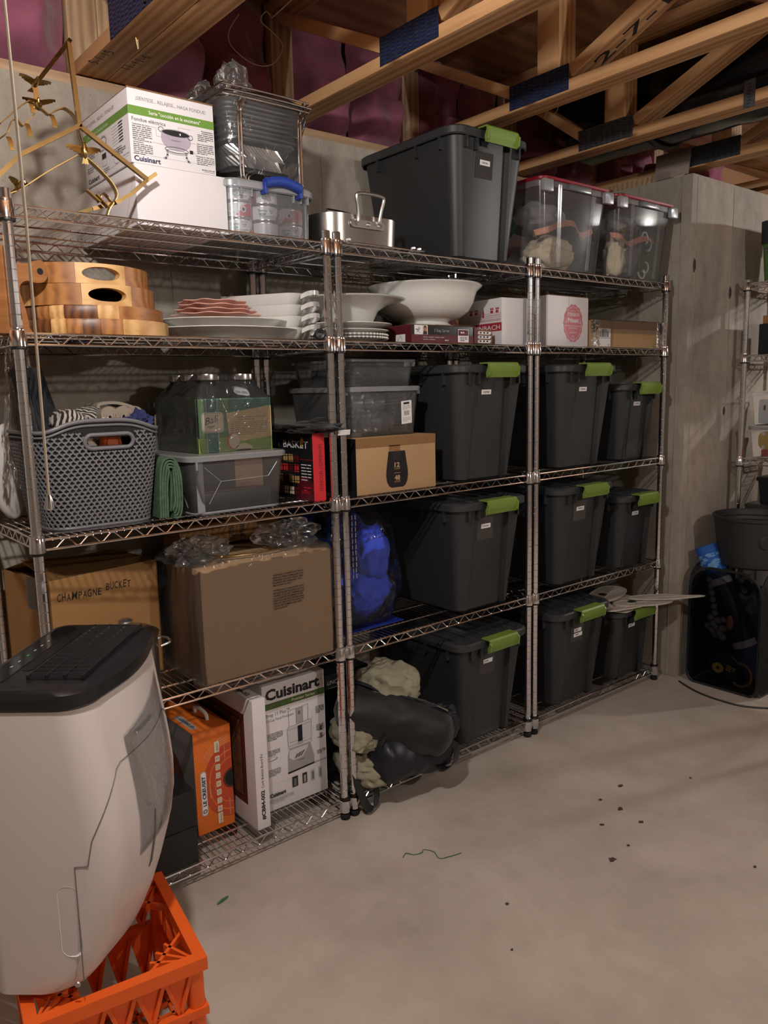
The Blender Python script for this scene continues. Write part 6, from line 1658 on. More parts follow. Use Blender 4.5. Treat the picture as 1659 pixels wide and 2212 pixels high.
f = leftf(0.36); f.rect(0.0, 0.0, 0.36, 0.184, 'box_black'); f.done('side_print', t)
ZC = S3 + 0.185
def clearbin(label, x, y, z, w_, d_, h_, lid, taper=0.022, name='clear_bin'):
    t = thing(name, label, 'bin', (x, y, z))
    bm = bm_new(); loft(bm, [rrect(taper, w_ - taper, taper, d_ - taper, 0.02, 0.0), rrect(taper * .75, w_ - taper * .75, taper * .75, d_ - taper * .75, 0.028, 0.006), rrect(0.004, w_ - 0.004, 0.004, d_ - 0.004, 0.03, h_)], cap1=False); ob('bin_body', bm, 'clear_bin', t, sharp=50)
    bm = bm_new()
    if lid: loft(bm, [rrect(-0.002, w_ + .002, -0.002, d_ + .002, 0.034, h_ - 0.010), rrect(-0.004, w_ + .004, -0.004, d_ + .004, 0.036, h_ + 0.002), rrect(0.0, w_, 0.0, d_, 0.034, h_ + 0.006), rrect(0.02, w_ - .02, 0.02, d_ - .02, 0.03, h_ + 0.006)])
    else: loft(bm, [rrect(0.004, w_ - .004, 0.004, d_ - .004, 0.03, h_ - 0.008), rrect(-0.003, w_ + .003, -0.003, d_ + .003, 0.034, h_ - 0.008), rrect(-0.003, w_ + .003, -0.003, d_ + .003, 0.034, h_), rrect(0.004, w_ - .004, 0.004, d_ - .004, 0.03, h_)], cap0=False, cap1=False)
    ob('bin_lid' if lid else 'rim', bm, 'milky_rim' if lid else 'milky_bin', t)
    bm = bm_new(); box(bm, w_ - 0.012, w_ + 0.004, 0.02, 0.06, h_ - 0.022, h_ - 0.006, bev=0.002); box(bm, -0.004, 0.012, 0.02, 0.06, h_ - 0.022, h_ - 0.006, bev=0.002); ob('grip_tab', bm, 'milky_rim', t)
    return t
t = clearbin('lidded clear bin of plastic cups standing on the kraft drink carton', 0.992, 0.045, ZC, 0.318, 0.37, 0.158, True)
bm = bm_new(); P = [(0.085, 0.016, 0.02), (0.115, 0.010, 0.105), (0.255, 0.010, 0.108), (0.29, 0.007, 0.142)]; tube(bm, P, 0.001, 5); tube(bm, [(0.115, 0.010, 0.105), (0.08, 0.007, 0.142)], 0.0008, 5); ob('moulded_line', bm, 'milky_rim', t)
f = Face((0.228, 0.0115, 0.035), (1, -0.02, 0.08), (-0.06, -0.06, 1)); f.rect(0, 0, 0.046, 0.078, 'white_paper'); f.up(); f.rect(0.010, 0.066, 0.036, 0.073, 'ink'); f.lines(0.006, 0.060, 0.034, 4, 0.004, 'ink_light', seed=2); f.lines(0.006, 0.020, 0.034, 4, 0.004, 'ink_light', seed=3)
x = 0.012
while x < 0.034: f.rect(x, 0.028, x + 0.0014, 0.044, 'ink'); x += 0.0030
f.done('barcode_tag', t)
def cupstack(label, c, rot, n=8, r=0.036, L=0.11):
    t = thing('plastic_cup_stack', label, 'cups', c, 0, 'sleeves of clear cups in the lower clear bin', rot=tuple(radians(q) for q in rot))
    bm = bm_new()
    prof = []
    for k in range(n): z = L * k / n; prof += [(r * 0.93, z), (r, z + L / n * 0.75), (r * 1.03, z + L / n * 0.85)]
    lathe(bm, [(0, 0)] + prof + [(r * 0.9, L)], 20); ob('cups', bm, 'milky_bin', t, sharp=25)
cupstack('upright sleeve of clear cups at the right of the lower clear bin', (1.255, 0.115, ZC + 0.008), (0, 0, 0), 10, 0.036, 0.135)
cupstack('lying sleeve of clear cups at the front of the lower clear bin', (1.065, 0.11, ZC + 0.044), (0, 90, 0), 3, 0.034, 0.14)
cupstack('lying sleeve of clear cups in the middle of the lower clear bin', (1.06, 0.19, ZC + 0.046), (0, 90, 4), 4, 0.036, 0.14)
cupstack('lying sleeve of clear cups resting on the front ones', (1.065, 0.15, ZC + 0.107), (0, 90, -6), 3, 0.034, 0.13)
t = clearbin('open clear bin of wrapped plastic, on top of the lidded clear bin', 1.0, 0.065, ZC + 0.1645, 0.308, 0.34, 0.088, False, 0.020)
bm = bm_new(); blob(bm, (0, 0, 0), (0.125, 0.14, 0.036), 51, 0.3, 3, 4, 0.35, 6, flatz=-0.03)
tag(ob('plastic_wrap_bundle', bm, 'plastic_bag', None, (1.155, 0.235, ZC + 0.205), sharp=25), 'bundle of clear wrapped plastic inside the open clear bin', 'plastic bundle')
bm = bm_new(); box(bm, 0, 0.05, 0, 0.05, 0, 0.05, bev=0.003)
tag(ob('dark_packet', bm, 'nylon_navy', None, (1.03, 0.24, ZC + 0.173), (0, 0, radians(20))), 'small dark packet at the left inside the open clear bin', 'packet')

# ================================================================== FOURTH SHELF
t = thing('champagne_carton', 'brown carton hand-lettered champagne bucket, its flaps half open', 'box', (0.056, 0.150, S4 + 0.0005), 11)
w_, d_, h_ = 0.335, 0.255, 0.345
bm = bm_new(); box(bm, 0, w_, 0, d_, 0, 0.004); box(bm, 0, w_, 0, 0.004, 0, h_); box(bm, 0, w_, d_ - 0.004, d_, 0, h_); box(bm, 0, 0.004, 0, d_, 0, h_); box(bm, w_ - 0.004, w_, 0, d_, 0, h_)
ob('box_body', bm, 'cardboard_dark', t)
bm = bm_new(); quad(bm, [(0.002, 0.0, h_), (w_ - 0.002, 0.0, h_), (w_ - 0.002, 0.155, h_ + 0.004), (0.002, 0.150, h_ + 0.040)]); bmesh.ops.solidify(bm, geom=bm.faces[:], thickness=0.004); ob('front_flap', bm, 'cardboard_dark', t)
bm = bm_new(); quad(bm, [(0.002, d_, h_), (w_ - 0.002, d_, h_), (w_ - 0.002, 0.12, h_ + 0.010), (0.002, 0.10, h_ + 0.046)]); bmesh.ops.solidify(bm, geom=bm.faces[:], thickness=0.004); ob('rear_flap', bm, 'cardboard_dark', t)
bm = bm_new(); quad(bm, [(0.0, 0.004, h_), (0.0, d_ - 0.004, h_), (0.09, d_ - 0.03, h_ - 0.012), (0.09, 0.03, h_ - 0.012)]); bmesh.ops.solidify(bm, geom=bm.faces[:], thickness=0.003); ob('side_flap', bm, 'card_inside', t)
bm = bm_new(); box(bm, -0.0006, 0.0, 0.07, 0.12, h_ - 0.09, h_, 0); ob('clear_tape', bm, 'plastic_film', t)
f = front()
s_ = 'CHAMPAGNE BUCKET'; u = 0.022; rr = random.Random(5)
for ch in s_:
    if ch == ' ': u += 0.012; continue
    wch = {'M': 0.0195, 'I': 0.006, 'N': 0.0155, 'G': 0.0155}.get(ch, 0.0135)
    f.text(ch, u, 0.284 - 0.010 * (u / 0.24) + rr.uniform(-0.0016, 0.0016) + (0.008 if u > 0.15 else 0), 0.0205 + rr.uniform(-0.0015, 0.0015), 'ink', width=wch * 0.86, rot=rr.uniform(-4, 3), shear=0.1, bold=0.012); u += wch
f.done('marker_lettering', t)
# steel stock pot with a lid standing in front
t = thing('stock_pot', 'steel stock pot with a domed lid, half hidden behind the dehumidifier', 'pot', (0.222, 0.062, S4 + 0.001))
bm = bm_new(); lathe(bm, [(0, 0.0), (0.076, 0.0), (0.082, 0.006), (0.082, 0.175), (0.085, 0.178), (0.085, 0.181), (0.079, 0.181)], 40); ob('pot_body', bm, 'steel', t)
bm = bm_new(); lathe(bm, [(0.086, 0.182), (0.087, 0.185), (0.083, 0.188), (0.06, 0.200), (0.03, 0.206), (0, 0.208)], 40); ob('pot_lid', bm, 'steel', t)
bm = bm_new(); lathe(bm, [(0.006, 0.206), (0.006, 0.214), (0.018, 0.218), (0.020, 0.223), (0.012, 0.228), (0, 0.229)], 24); ob('lid_knob', bm, 'steel_cast', t)
bm = bm_new(); tube(bm, smooth_pts([(0.082, -0.03, 0.14), (0.11, -0.028, 0.145), (0.118, 0, 0.147), (0.11, 0.028, 0.145), (0.082, 0.03, 0.14)], 5), 0.004, 8); ob('side_handle', bm, 'steel_cast', t)

# carton in a clear bag
t = carton('bagged_carton', 'large plain kraft carton inside a clear plastic bag with a printed warning', 'box', (0.420, 0.004, S4 + 0.001), 0, 0.448, 0.28, 0.336, 'cardboard', 0.004)
bm = bm_new(); R = []
for (z, e) in ((-0.0005, 0.003), (0.06, 0.006), (0.16, 0.006), (0.26, 0.006), (0.338, 0.005), (0.352, -0.004), (0.356, -0.05)):
    ring = rrect(-e, 0.448 + e, -e * 0.5, 0.28 + e, 0.012, z, 6); out = []
    for q, p in enumerate(resample(ring)):
        left = max(0.0, 1 - p.x / 0.06); right = max(0.0, (p.x - 0.43) / 0.02)
        nz = abs(noise.noise(V((p.x * 30, p.y * 30, z * 14 + 2))))
        d = nz * (0.004 + 0.018 * left + 0.006 * min(1, right)) + 0.0012
        c_ = V((0.224, 0.14, z)); dr = (p - c_); dr.z = 0
        if p.y < 0.004: dr = V((0, -1, 0)); d = nz * 0.0035 + 0.0012 + 0.014 * left * nz
        out.append(V((p.x, p.y, z)) + dr.normalized() * d)
    R.append(out)
loft(bm, R, cap0=False, cap1=False)
ob('bag_film', bm, 'plastic_bag', t, sharp=18)
for (c, r, sd) in (((0.045, 0.10, 0.372), (0.085, 0.08, 0.042), 61), ((0.37, 0.12, 0.378), (0.095, 0.085, 0.045), 62), ((0.02, 0.15, 0.345), (0.06, 0.10, 0.03), 63)):
    bm = bm_new(); blob(bm, c, r, sd, 0.5, 3, 4, 0.45, 7, flatz=0.340); ob('bag_crumple', bm, 'plastic_bag', t, sharp=18)
bm = bm_new()
def fn(u, v): p = V((0.452 + 0.018 * sin(pi * (1 - v)) * (1 - u * 0.2) + 0.006 * noise.noise(V((u * 6, v * 8, 1))), 0.03 * u - 0.002, 0.01 + 0.325 * v)); return p
sheet(bm, fn, 4, 24); ob('bag_edge', bm, 'plastic_bag', t, sharp=30)
f = Face((0, -0.0055, 0), (1, 0, 0), (0, 0, 1))
rows = ['"WARNING : TO AVOID SUFFOCATION', 'KEEP BAG AWAY FROM BABIES AND', 'CHILDREN. DO NOT USE IN CRIBS,', 'PLAYPENS OR CARRIAGES. THIS', 'BAG IS NOT A TOY."', '', '"ATTENTION : POUR EVITER TOUT', 'RISQUE DE SUFFOCATION, NE PAS', "LAISSER CE SACHET D'EMBALLAGE", 'A LA PORTEE DES BEBES NI DES', 'ENFANTS, NE PAS UTILISER DANS', 'LES LITS, PARCS ET POUSSETTES.', "CE SACHET D'EMBALLAGE N'EST", 'PAS UN JOUET"']
for k, s_ in enumerate(rows):
    if s_: f.text(s_, 0.232, 0.282 - 0.0079 * k, 0.0052, 'ink', width=0.108 * min(1, len(s_) / 29.0), bold=0.02)
f.done('warning_print', t)
bm = bm_new(); tube(bm, smooth_pts([(0.52, 0.22, S4 + 0.366), (0.50, 0.12, S4 + 0.358), (0.53, 0.075, S4 + 0.352), (0.62, 0.055, S4 + 0.349), (0.73, 0.065, S4 + 0.350), (0.83, 0.10, S4 + 0.354), (0.86, 0.16, S4 + 0.362), (0.85, 0.24, S4 + 0.368)], 6), 0.0032, 8)
for (x, y) in ((0.512, 0.10), (0.80, 0.085)): tube(bm, [(x, y, S4 + 0.352), (x, y, S4 + 0.41)], 0.0022, 6)
tag(ob('brass_hoop', bm, 'brass'), 'thin brass hoop resting on top of the bagged carton', 'hoop')
t = carton('rear_carton', 'shadowed carton at the back behind the bagged carton', 'box', (0.50, 0.295, S4 + 0.001), 0, 0.36, 0.13, 0.415, 'cardboard_dark', 0.003)
f = front()
for k in range(9): f.lines(0.17, 0.400 - 0.006 * k, 0.035, 1, 0.006, 'ink', seed=k); f.lines(0.212, 0.400 - 0.006 * k, 0.03, 1, 0.006, 'ink', seed=k + 20)
f.done('faint_print', t)
# blue bag of clothes in the middle unit
clear('blue_film', tint=(0.26, 0.36, 0.95, 1), haze=0.02, rough=0.12, gloss=1.0, wrinkle=0.9, wscale=12)
mat('bag_cloth', rgb(226, 228, 238), 0.9, vary=0.1); mat('bag_cloth_dark', rgb(70, 72, 84), 0.9, vary=0.15)
def bagshape(seed, inset=0.0):
    bm = bm_new(); R = []
    for j in range(15):
        v = j / 14; z = 0.002 + 0.44 * v
        fw = 0.5 + 0.5 * min(1, sin(min(1, v * 2.2 + 0.35) * pi / 2)) if v < 0.6 else 1 - 0.55 * ((v - 0.6) / 0.4) ** 2
        hx, hy = (0.165 * fw + 0.02 * (1 - v)) - inset, (0.175 * fw) - inset
        ring = []
        for k in range(56):
            a = 2 * pi * k / 56; c, s = cos(a), sin(a)
            p = V((hx * abs(c) ** 0.7 * (1 if c > 0 else -1), hy * abs(s) ** 0.7 * (1 if s > 0 else -1), z))
            d = noise.noise(V((p.x * 14, p.y * 14, z * 9 + seed))) * 0.02 + noise.noise(V((p.x * 40, p.y * 40, z * 26 + seed))) * 0.007
            q = p * (1 + d / 0.17); q.z = z + (noise.noise(V((p.x * 20, p.y * 20, seed))) * 0.02 if v > 0.9 else 0); ring.append(q)
        R.append(ring)
    loft(bm, R); return bm
t = thing('blue_bag', 'translucent blue plastic bag of clothes at the left of the middle unit', 'plastic bag', (1.100, 0.250, S4 + 0.0015))
ob('bag_film', bagshape(4), 'blue_film', t, sharp=22)
bm = bm_new(); box(bm, -0.12, 0.15, -0.150, 0.10, 0.0, 0.003, bev=0.001); ob('bag_hem', bm, 'blue_bag', t)
for k in range(6):
    bm = bm_new(); pts = [(-0.150 + 0.014 * k, -0.178 + 0.004 * noise.noise(V((k, q * .6, 0))), 0.20 + 0.02 * q) for q in range(11)]
    for p in pts[::1]: box(bm, p[0] - 0.0016, p[0] + 0.0016, p[1] - 0.002, p[1] - 0.001, p[2], p[2] + 0.015)
    ob('print_column', bm, 'ink_light', t)
for (nm, lb, c, r, m, sd) in (('bundled_cloth', 'pale folded cloth at the upper right inside the blue bag', (1.165, 0.185, S4 + 0.255), (0.075, 0.085, 0.10), 'bag_cloth', 71), ('bundled_cloth', 'round pale cloth low down inside the blue bag', (1.130, 0.215, S4 + 0.115), (0.110, 0.11, 0.10), 'bag_cloth', 72), ('bundled_cloth', 'dark cloth at the upper left inside the blue bag', (1.030, 0.25, S4 + 0.29), (0.075, 0.11, 0.11), 'bag_cloth_dark', 73), ('bundled_cloth', 'dark cloth at the lower left inside the blue bag', (1.005, 0.21, S4 + 0.085), (0.065, 0.10, 0.075), 'bag_cloth_dark', 74)):
    soft(nm, lb, c, r, m, sd, 'cloth', 0.25, 0.3, z0=S4 + 0.006)

# ================================================================== LOWEST SHELF
t = carton('black_box', 'lower of two stacked matt black boxes beside the orange cookware carton', 'box', (0.135, 0.004, S5 + 0.0005), 0, 0.228, 0.22, 0.112, 'box_black', 0.002)
t = carton('black_box', 'upper of two stacked matt black boxes, with a red streak on its lid', 'box', (0.137, 0.006, S5 + 0.113), 0, 0.226, 0.22, 0.112, 'box_black', 0.002)
f = topf(0.112); f.rect(0.10, 0.03, 0.16, 0.036, 'red_print'); f.lines(0.10, 0.045, 0.05, 1, 0.01, 'ink_light', h=0.004); f.done('lid_print', t)
bm = bm_new(); box(bm, 0.226, 0.2268, 0.03, 0.05, 0.0, 0.06); ob('tape_tab', bm, 'tub_grey', t)
# orange cookware carton
t = carton('cookware_carton', 'orange cookware carton with a round cut-out and a row of care symbols', 'box', (0.420, 0.122, S5 + 0.0005), 0, 0.126, 0.30, 0.333, 'creuset_orange', 0.002)
f = front(); W_, H_ = 0.126, 0.333
for k, (r, m) in enumerate(((0.098, 'creuset_red'), (0.080, 'creuset_orange'), (0.076, 'creuset_red'), (0.060, 'creuset_orange'), (0.057, 'creuset_red'))):
    pts = [(W_ * 0.98 + r * 1.0 * cos(a), 0.150 + r * 1.25 * sin(a)) for a in [radians(90 + 180 * q / 24) for q in range(25)]]
    f.poly([(min(W_, p[0]), p[1]) for p in pts], m); f.up()
pts = [(W_ + 0.034 * cos(a), 0.155 + 0.034 * sin(a)) for a in [radians(90 + 180 * q / 20) for q in range(21)]]; f.poly([(min(W_, p[0]), p[1]) for p in pts], 'frame_maroon'); f.up()
pts = [(W_ + 0.027 * cos(a), 0.155 + 0.027 * sin(a)) for a in [radians(90 + 180 * q / 20) for q in range(21)]]; f.poly([(min(W_, p[0]), p[1]) for p in pts], 'ink'); f.up()
f.poly([(p.x, p.y) for p in rrect(0.016, 0.036, 0.060, 0.205, 0.010, 0, 5)], 'white_paper'); f.up(); f.poly([(p.x, p.y) for p in rrect(0.0172, 0.0348, 0.0612, 0.2038, 0.0088, 0, 5)], 'ink'); f.up(); f.poly([(p.x, p.y) for p in rrect(0.0180, 0.0340, 0.0620, 0.2030, 0.008, 0, 5)], 'white_paper'); f.up()
f.text('LE CREUSET', 0.0312, 0.092, 0.0105, 'ink', width=0.098, rot=90, bold=0.04); f.text('FRANCE 1925', 0.049, 0.112, 0.0034, 'cream', width=0.06, rot=90)
f.ring(0.026, 0.075, 0.0048, 0.0048, 0.0022, 'ink', 18); f.ring(0.026, 0.075, 0.002, 0.002, 0.0014, 'creuset_red', 14)
for k in range(9):
    v0 = 0.030 + 0.0275 * k; hh = 0.019
    if k == 0: v0, hh = 0.018, 0.036
    if k == 8: v0, hh = 0.253, 0.036
    f.poly([(p.x, p.y) for p in rrect(0.068, 0.084, v0, v0 + hh, 0.002, 0, 3)], 'cream')
f.up()
f.text('Induction', 0.080, 0.020, 0.0068, 'ink', width=0.030, rot=90); f.text('Lifetime', 0.080, 0.256, 0.0068, 'ink', width=0.027, rot=90)
for k in range(1, 8):
    v0 = 0.030 + 0.0275 * k + 0.0095
    if k % 3 == 0: f.ring(0.076, v0, 0.0035, 0.0045, 0.0012, 'ink_grey', 14)
    elif k % 3 == 1: f.line([(0.071, v0 - .005), (0.073, v0 + .005), (0.076, v0 - .003), (0.079, v0 + .005), (0.081, v0 - .005)], 0.0009, 'ink_grey')
    else: f.line([(0.071, v0 - 0.004), (0.081, v0 - 0.004)], 0.0012, 'ink_grey'); f.line([(0.071, v0 + 0.003), (0.081, v0 + 0.003)], 0.0012, 'ink_grey')
for k in range(4): f.ring(W_ * 0.98, 0.150, 0.105 + 0.006 * k, 0.130 + 0.007 * k, 0.0008, 'cream', 20, 95, 140)
f.text('MADE IN FRANCE', 0.112, 0.035, 0.0036, 'cream', width=0.055, rot=90); f.lines(0.1, 0.27, 0.002, 9, 0.006, 'cream', seed=4)
f.done('front_print', t)
f = leftf(0.30); f.rect(0, 0, 0.30, 0.333, 'creuset_grey'); f.up(); f.ell(0.10, 0.12, 0.13, 0.12, 'frame_maroon', 28); f.done('side_print', t)
f = topf(0.333); f.poly([(p.x, p.y) for p in rrect(0.012, 0.035, 0.03, 0.16, 0.010, 0, 4)], 'ink_light'); f.up(); f.text('LE CREUSET', 0.0295, 0.045, 0.010, 'ink', width=0.09, rot=90, bold=0.03); f.done('top_print', t)
bm = bm_new(); tube(bm, smooth_pts([(0.085, 0.07, 0.333), (0.083, 0.075, 0.352), (0.078, 0.11, 0.362), (0.083, 0.15, 0.352), (0.085, 0.155, 0.333)], 5), 0.006, 8); ob('carry_handle', bm, 'white_gloss', t)
# cork board carton standing on edge
t = carton('cork_board_carton', 'tall thin white carton of a cork bulletin board kit, standing on edge', 'box', (0.5735, 0.026, S5 + 0.0005), 0, 0.047, 0.40, 0.424, 'white_card', 0.004)
f = front(); f.text('#CB84-002', 0.029, 0.030, 0.0125, 'ink', width=0.098, rot=90, bold=0.04); f.text('Cork Bulletin Board Kit', 0.028, 0.136, 0.0085, 'ink', width=0.112, rot=90, bold=0.01); f.done('front_print', t)
f = leftf(0.40); f.rect(0.0, 0.065, 0.345, 0.365, 'frame_maroon'); f.up(); f.rect(0.0, 0.085, 0.325, 0.345, 'ink'); f.up()
rr = random.Random(8)
for k in range(26):
    for j in range(20):
        u, v = 0.002 + 0.0123 * k, 0.088 + 0.0127 * j
        if (k // 2 + j) % 2: f.rect(u, v, u + 0.0112, v + 0.0050, 'cork_brown'); f.rect(u, v + 0.0062, u + 0.0112, v + 0.0112, 'cork_brown')
        else: f.rect(u, v, u + 0.0050, v + 0.0112, 'cork_brown'); f.rect(u + 0.0062, v, u + 0.0112, v + 0.0112, 'cork_brown')
f.done('cork_picture', t)
f = topf(0.424); f.text('#CB84-002', 0.012, 0.15, 0.014, 'ink', width=0.10, rot=-90, bold=0.03); f.done('top_print', t)
bm = bm_new(); box(bm, 0.0, 0.047, 0.0, 0.40, 0.4235, 0.4265, bev=0.001); 
bm.free()
# food processor carton
t = carton('food_processor_carton', 'white carton picturing a food processor, next to the cork board carton', 'box', (0.650, 0.098, S5 + 0.0005), 0, 0.240, 0.24, 0.428, 'white_card', 0.002)
f = front(); W_, H_ = 0.240, 0.428
f.rect(0.0, 0.345, W_, 0.366, 'green_dark_band'); f.up()
f.text('Cuisinart', 0.012, 0.377, 0.034, 'ink', width=0.208, bold=0.04); f.text('®', 0.224, 0.395, 0.006, 'ink_grey')
f.text('Premier Series', 0.155, 0.351, 0.0098, 'cream', width=0.088, align='C')
f.text('Prep 11 Plus™', 0.012, 0.320, 0.0125, 'ink', width=0.088); f.text('11-Cup Food Processor', 0.012, 0.304, 0.0085, 'ink', width=0.105)
cx = 0.135
f.poly([(cx - 0.050, 0.105), (cx + 0.052, 0.110), (cx + 0.055, 0.118), (cx - 0.052, 0.112)], 'ink'); f.up()
f.poly([(cx - 0.050, 0.112), (cx + 0.054, 0.116), (cx + 0.054, 0.140), (cx + 0.043, 0.180), (cx + 0.040, 0.192), (cx - 0.042, 0.192), (cx - 0.050, 0.165)], 'brushed_print'); f.up()
f.poly([(cx - 0.044, 0.160), (cx - 0.028, 0.148), (cx + 0.008, 0.150), (cx + 0.030, 0.178), (cx + 0.03, 0.186), (cx - 0.042, 0.186)], 'glass_print'); f.up(); f.poly([(cx - 0.026, 0.152), (cx + 0.004, 0.154), (cx + 0.020, 0.172), (cx - 0.015, 0.166)], 'ink_grey'); f.up(); f.line([(cx - 0.014, 0.152), (cx - 0.006, 0.170)], 0.001, 'cream'); f.line([(cx - 0.004, 0.153), (cx + 0.008, 0.172)], 0.001, 'cream')
f.text('Cuisinart', cx - 0.012, 0.140, 0.0045, 'ink', width=0.028)
f.poly([(cx - 0.046, 0.192), (cx + 0.044, 0.192), (cx + 0.047, 0.262), (cx + 0.044, 0.272), (cx - 0.044, 0.266), (cx - 0.048, 0.255)], 'glass_print'); f.up()
for pp in ([(cx - 0.046, 0.192), (cx - 0.048, 0.255), (cx - 0.044, 0.266), (cx + 0.044, 0.272), (cx + 0.047, 0.262), (cx + 0.044, 0.192)], [(cx - 0.046, 0.256), (cx + 0.047, 0.262)], [(cx - 0.040, 0.266), (cx - 0.041, 0.318), (cx - 0.044, 0.322), (cx + 0.036, 0.326), (cx + 0.034, 0.272)], [(cx - 0.012, 0.268), (cx - 0.012, 0.322)], [(cx + 0.014, 0.270), (cx + 0.014, 0.324)], [(cx - 0.046, 0.200), (cx + 0.044, 0.202)], [(cx - 0.040, 0.212), (cx + 0.02, 0.212)]): f.line(pp, 0.0012, 'ink_grey')
f.rect(cx - 0.010, 0.272, cx + 0.012, 0.322, 'ink_light'); f.rect(cx - 0.008, 0.204, cx + 0.010, 0.262, 'ink'); f.up(); f.rect(cx - 0.010, 0.196, cx + 0.012, 0.206, 'ink_light'); f.rect(cx - 0.004, 0.300, cx + 0.004, 0.312, 'ink_grey')
for (u, v, n, wd) in ((0.200, 0.305, 5, 0.034), (0.200, 0.240, 4, 0.034), (0.200, 0.150, 3, 0.034), (0.012, 0.262, 5, 0.058), (0.012, 0.205, 4, 0.045), (0.012, 0.140, 5, 0.045)):
    f.text({0.305: '11-Cup Work Bowl', 0.240: 'Two Blades', 0.150: 'Brushed Stainless'}.get(v, 'Supreme Wide Mouth') if False else ' .', u, v, 0.001, 'ink'); f.lines(u, v, wd, n, 0.0052, 'ink_grey', h=0.0022, seed=int(v * 1000))
for pp in ([(0.195, 0.30), (0.185, 0.30), (0.185, 0.265), (0.178, 0.265)], [(0.195, 0.236), (0.186, 0.236), (0.186, 0.215), (0.18, 0.215)], [(0.07, 0.26), (0.092, 0.262)], [(0.195, 0.145), (0.188, 0.145)], [(0.008, 0.092), (0.10, 0.09)]): f.line(pp, 0.0006, 'ink_light')
for v in (0.222, 0.196): f.rect(0.214, v - 0.002, 0.224, v + 0.014, 'ink_grey'); f.line([(0.203, v + 0.002), (0.214, v), (0.224, v), (0.234, v + 0.006)], 0.0018, 'ink_grey')
f.ell(0.025, 0.178, 0.022, 0.006, 'ink_light', 18); f.up(); f.ell(0.025, 0.179, 0.016, 0.004, 'white_card', 16)
f.text('MODEL DLC-2011CHB', 0.235, 0.112, 0.0048, 'ink', width=0.058, align='R', bold=0.02)
for k, (u, wd, hh) in enumerate(((0.098, 0.022, 0.036), (0.138, 0.018, 0.036), (0.172, 0.014, 0.036), (0.203, 0.012, 0.038))):
    f.rect(u, 0.055, u + wd, 0.055 + hh, 'ink' if k < 2 else 'ink_light'); f.up(); f.rect(u + wd * .25, 0.058, u + wd * .75, 0.055 + hh * 0.8, 'ink_grey' if k != 1 else 'brushed_print')
f.text('Cuisinart', 0.012, 0.048, 0.0125, 'ink', width=0.06, bold=0.04); f.lines(0.012, 0.038, 0.09, 3, 0.0055, 'ink_light', seed=9)
f.done('front_print', t)
# black carton, beige and black bags on the lowest shelf of the middle unit
t = carton('black_carton', 'tall black carton lettered LINC in the shadow behind the posts', 'box', (0.955, 0.185, S5 + 0.0005), 0, 0.19, 0.25, 0.36, 'box_black', 0.002)
f = front(); f.text('LINC', 0.006, 0.325, 0.014, 'ink_light', width=0.045, shear=0.3, bold=0.02); f.line([(0.006, 0.312), (0.055, 0.312)], 0.0016, 'ink_light'); f.done('front_print', t)
soft('beige_bag', 'beige gathered cloth bag on top of the black duffel bag', (1.135, 0.065, S5 + 0.322), (0.125, 0.125, 0.085), 'cloth_beige', 81, 'bag', 0.22, 0.35, (0, radians(12), 0), freq=3, ff=8)
soft('beige_bag', 'beige cloth bag squeezed between the posts under the black duffel bag', (0.972, 0.055, S5 + 0.185), (0.065, 0.11, 0.055), 'cloth_beige', 82, 'bag', 0.2, 0.3)
soft('beige_bag', 'beige cloth bag lying on the wire shelf under the navy roll', (1.02, 0.055, S5 + 0.070), (0.10, 0.13, 0.074), 'cloth_beige', 83, 'bag', 0.15, 0.3, z0=S5 + 0.001)
def duffel(name, label, p, q, r, m, seed, cat='bag'):
    p, q = V(p), V(q); ax = q - p; L = ax.length; ax.normalize(); u, w2 = frame_of(ax); t = thing(name, label, cat, p)
    bm = bm_new(); R = []
    n = 26
    for j in range(n + 1):
        v = j / n; rad = r * (0.35 + 0.65 * min(1, sin(min(1, v * 9) * pi / 2))) * (0.35 + 0.65 * min(1, sin(min(1, (1 - v) * 9) * pi / 2)))
        ring = []
        for k in range(36):
            a = 2 * pi * k / 36; d = u * cos(a) + w2 * sin(a); c = ax * (L * v)
            s_ = 1 + 0.13 * noise.noise(V((cos(a) * 1.5, sin(a) * 1.5, v * 5 + seed))) - 0.10 * max(0, 1 - 3 * abs(noise.noise(V((cos(a) * 1.2, sin(a) * 1.2 + v * 2, v * 3 + seed * 2))))) 
            ring.append(c + d * (rad * s_))
        R.append(ring)
    loft(bm, R); ob('bag_body', bm, m, t, sharp=60)
    return t, ax, u, w2, L
t, ax, u, w2, L = duffel('duffel_bag', 'long black duffel bag sticking out of the lowest shelf with a steel zip pull', (0.935, 0.095, S5 + 0.300), (1.235, -0.155, S5 + 0.165), 0.088, 'cloth_black', 3)
up_ = (V((0, 0, 1)) - ax * ax.z).normalized(); sd = ax.cross(up_)
bm = bm_new(); strip(bm, [ax * (L * (0.05 + 0.88 * k / 14)) + up_ * (0.087 + 0.004 * sin(k)) - sd * 0.0 for k in range(15)], sd, 0.011, 0.003); ob('zip', bm, 'nylon_navy', t)
bm = bm_new(); c = ax * (L * 0.80) + up_ * 0.094 + sd * 0.004; tube(bm, [c, c + ax * 0.022 + sd * 0.008, c + ax * 0.038 + sd * 0.014], [0.003, 0.0035, 0.005], 7); ob('zip_pull', bm, 'chrome', t)
bm = bm_new(); strip(bm, smooth_pts([ax * (L * 0.25) + up_ * 0.088 - sd * 0.03, ax * (L * 0.35) + up_ * 0.115 - sd * 0.05, ax * (L * 0.5) + up_ * 0.13 - sd * 0.07, ax * (L * 0.65) + up_ * 0.10 - sd * 0.06], 6), sd + up_ * 0.3, 0.014, 0.003); ob('carry_strap', bm, 'cloth_black', t)
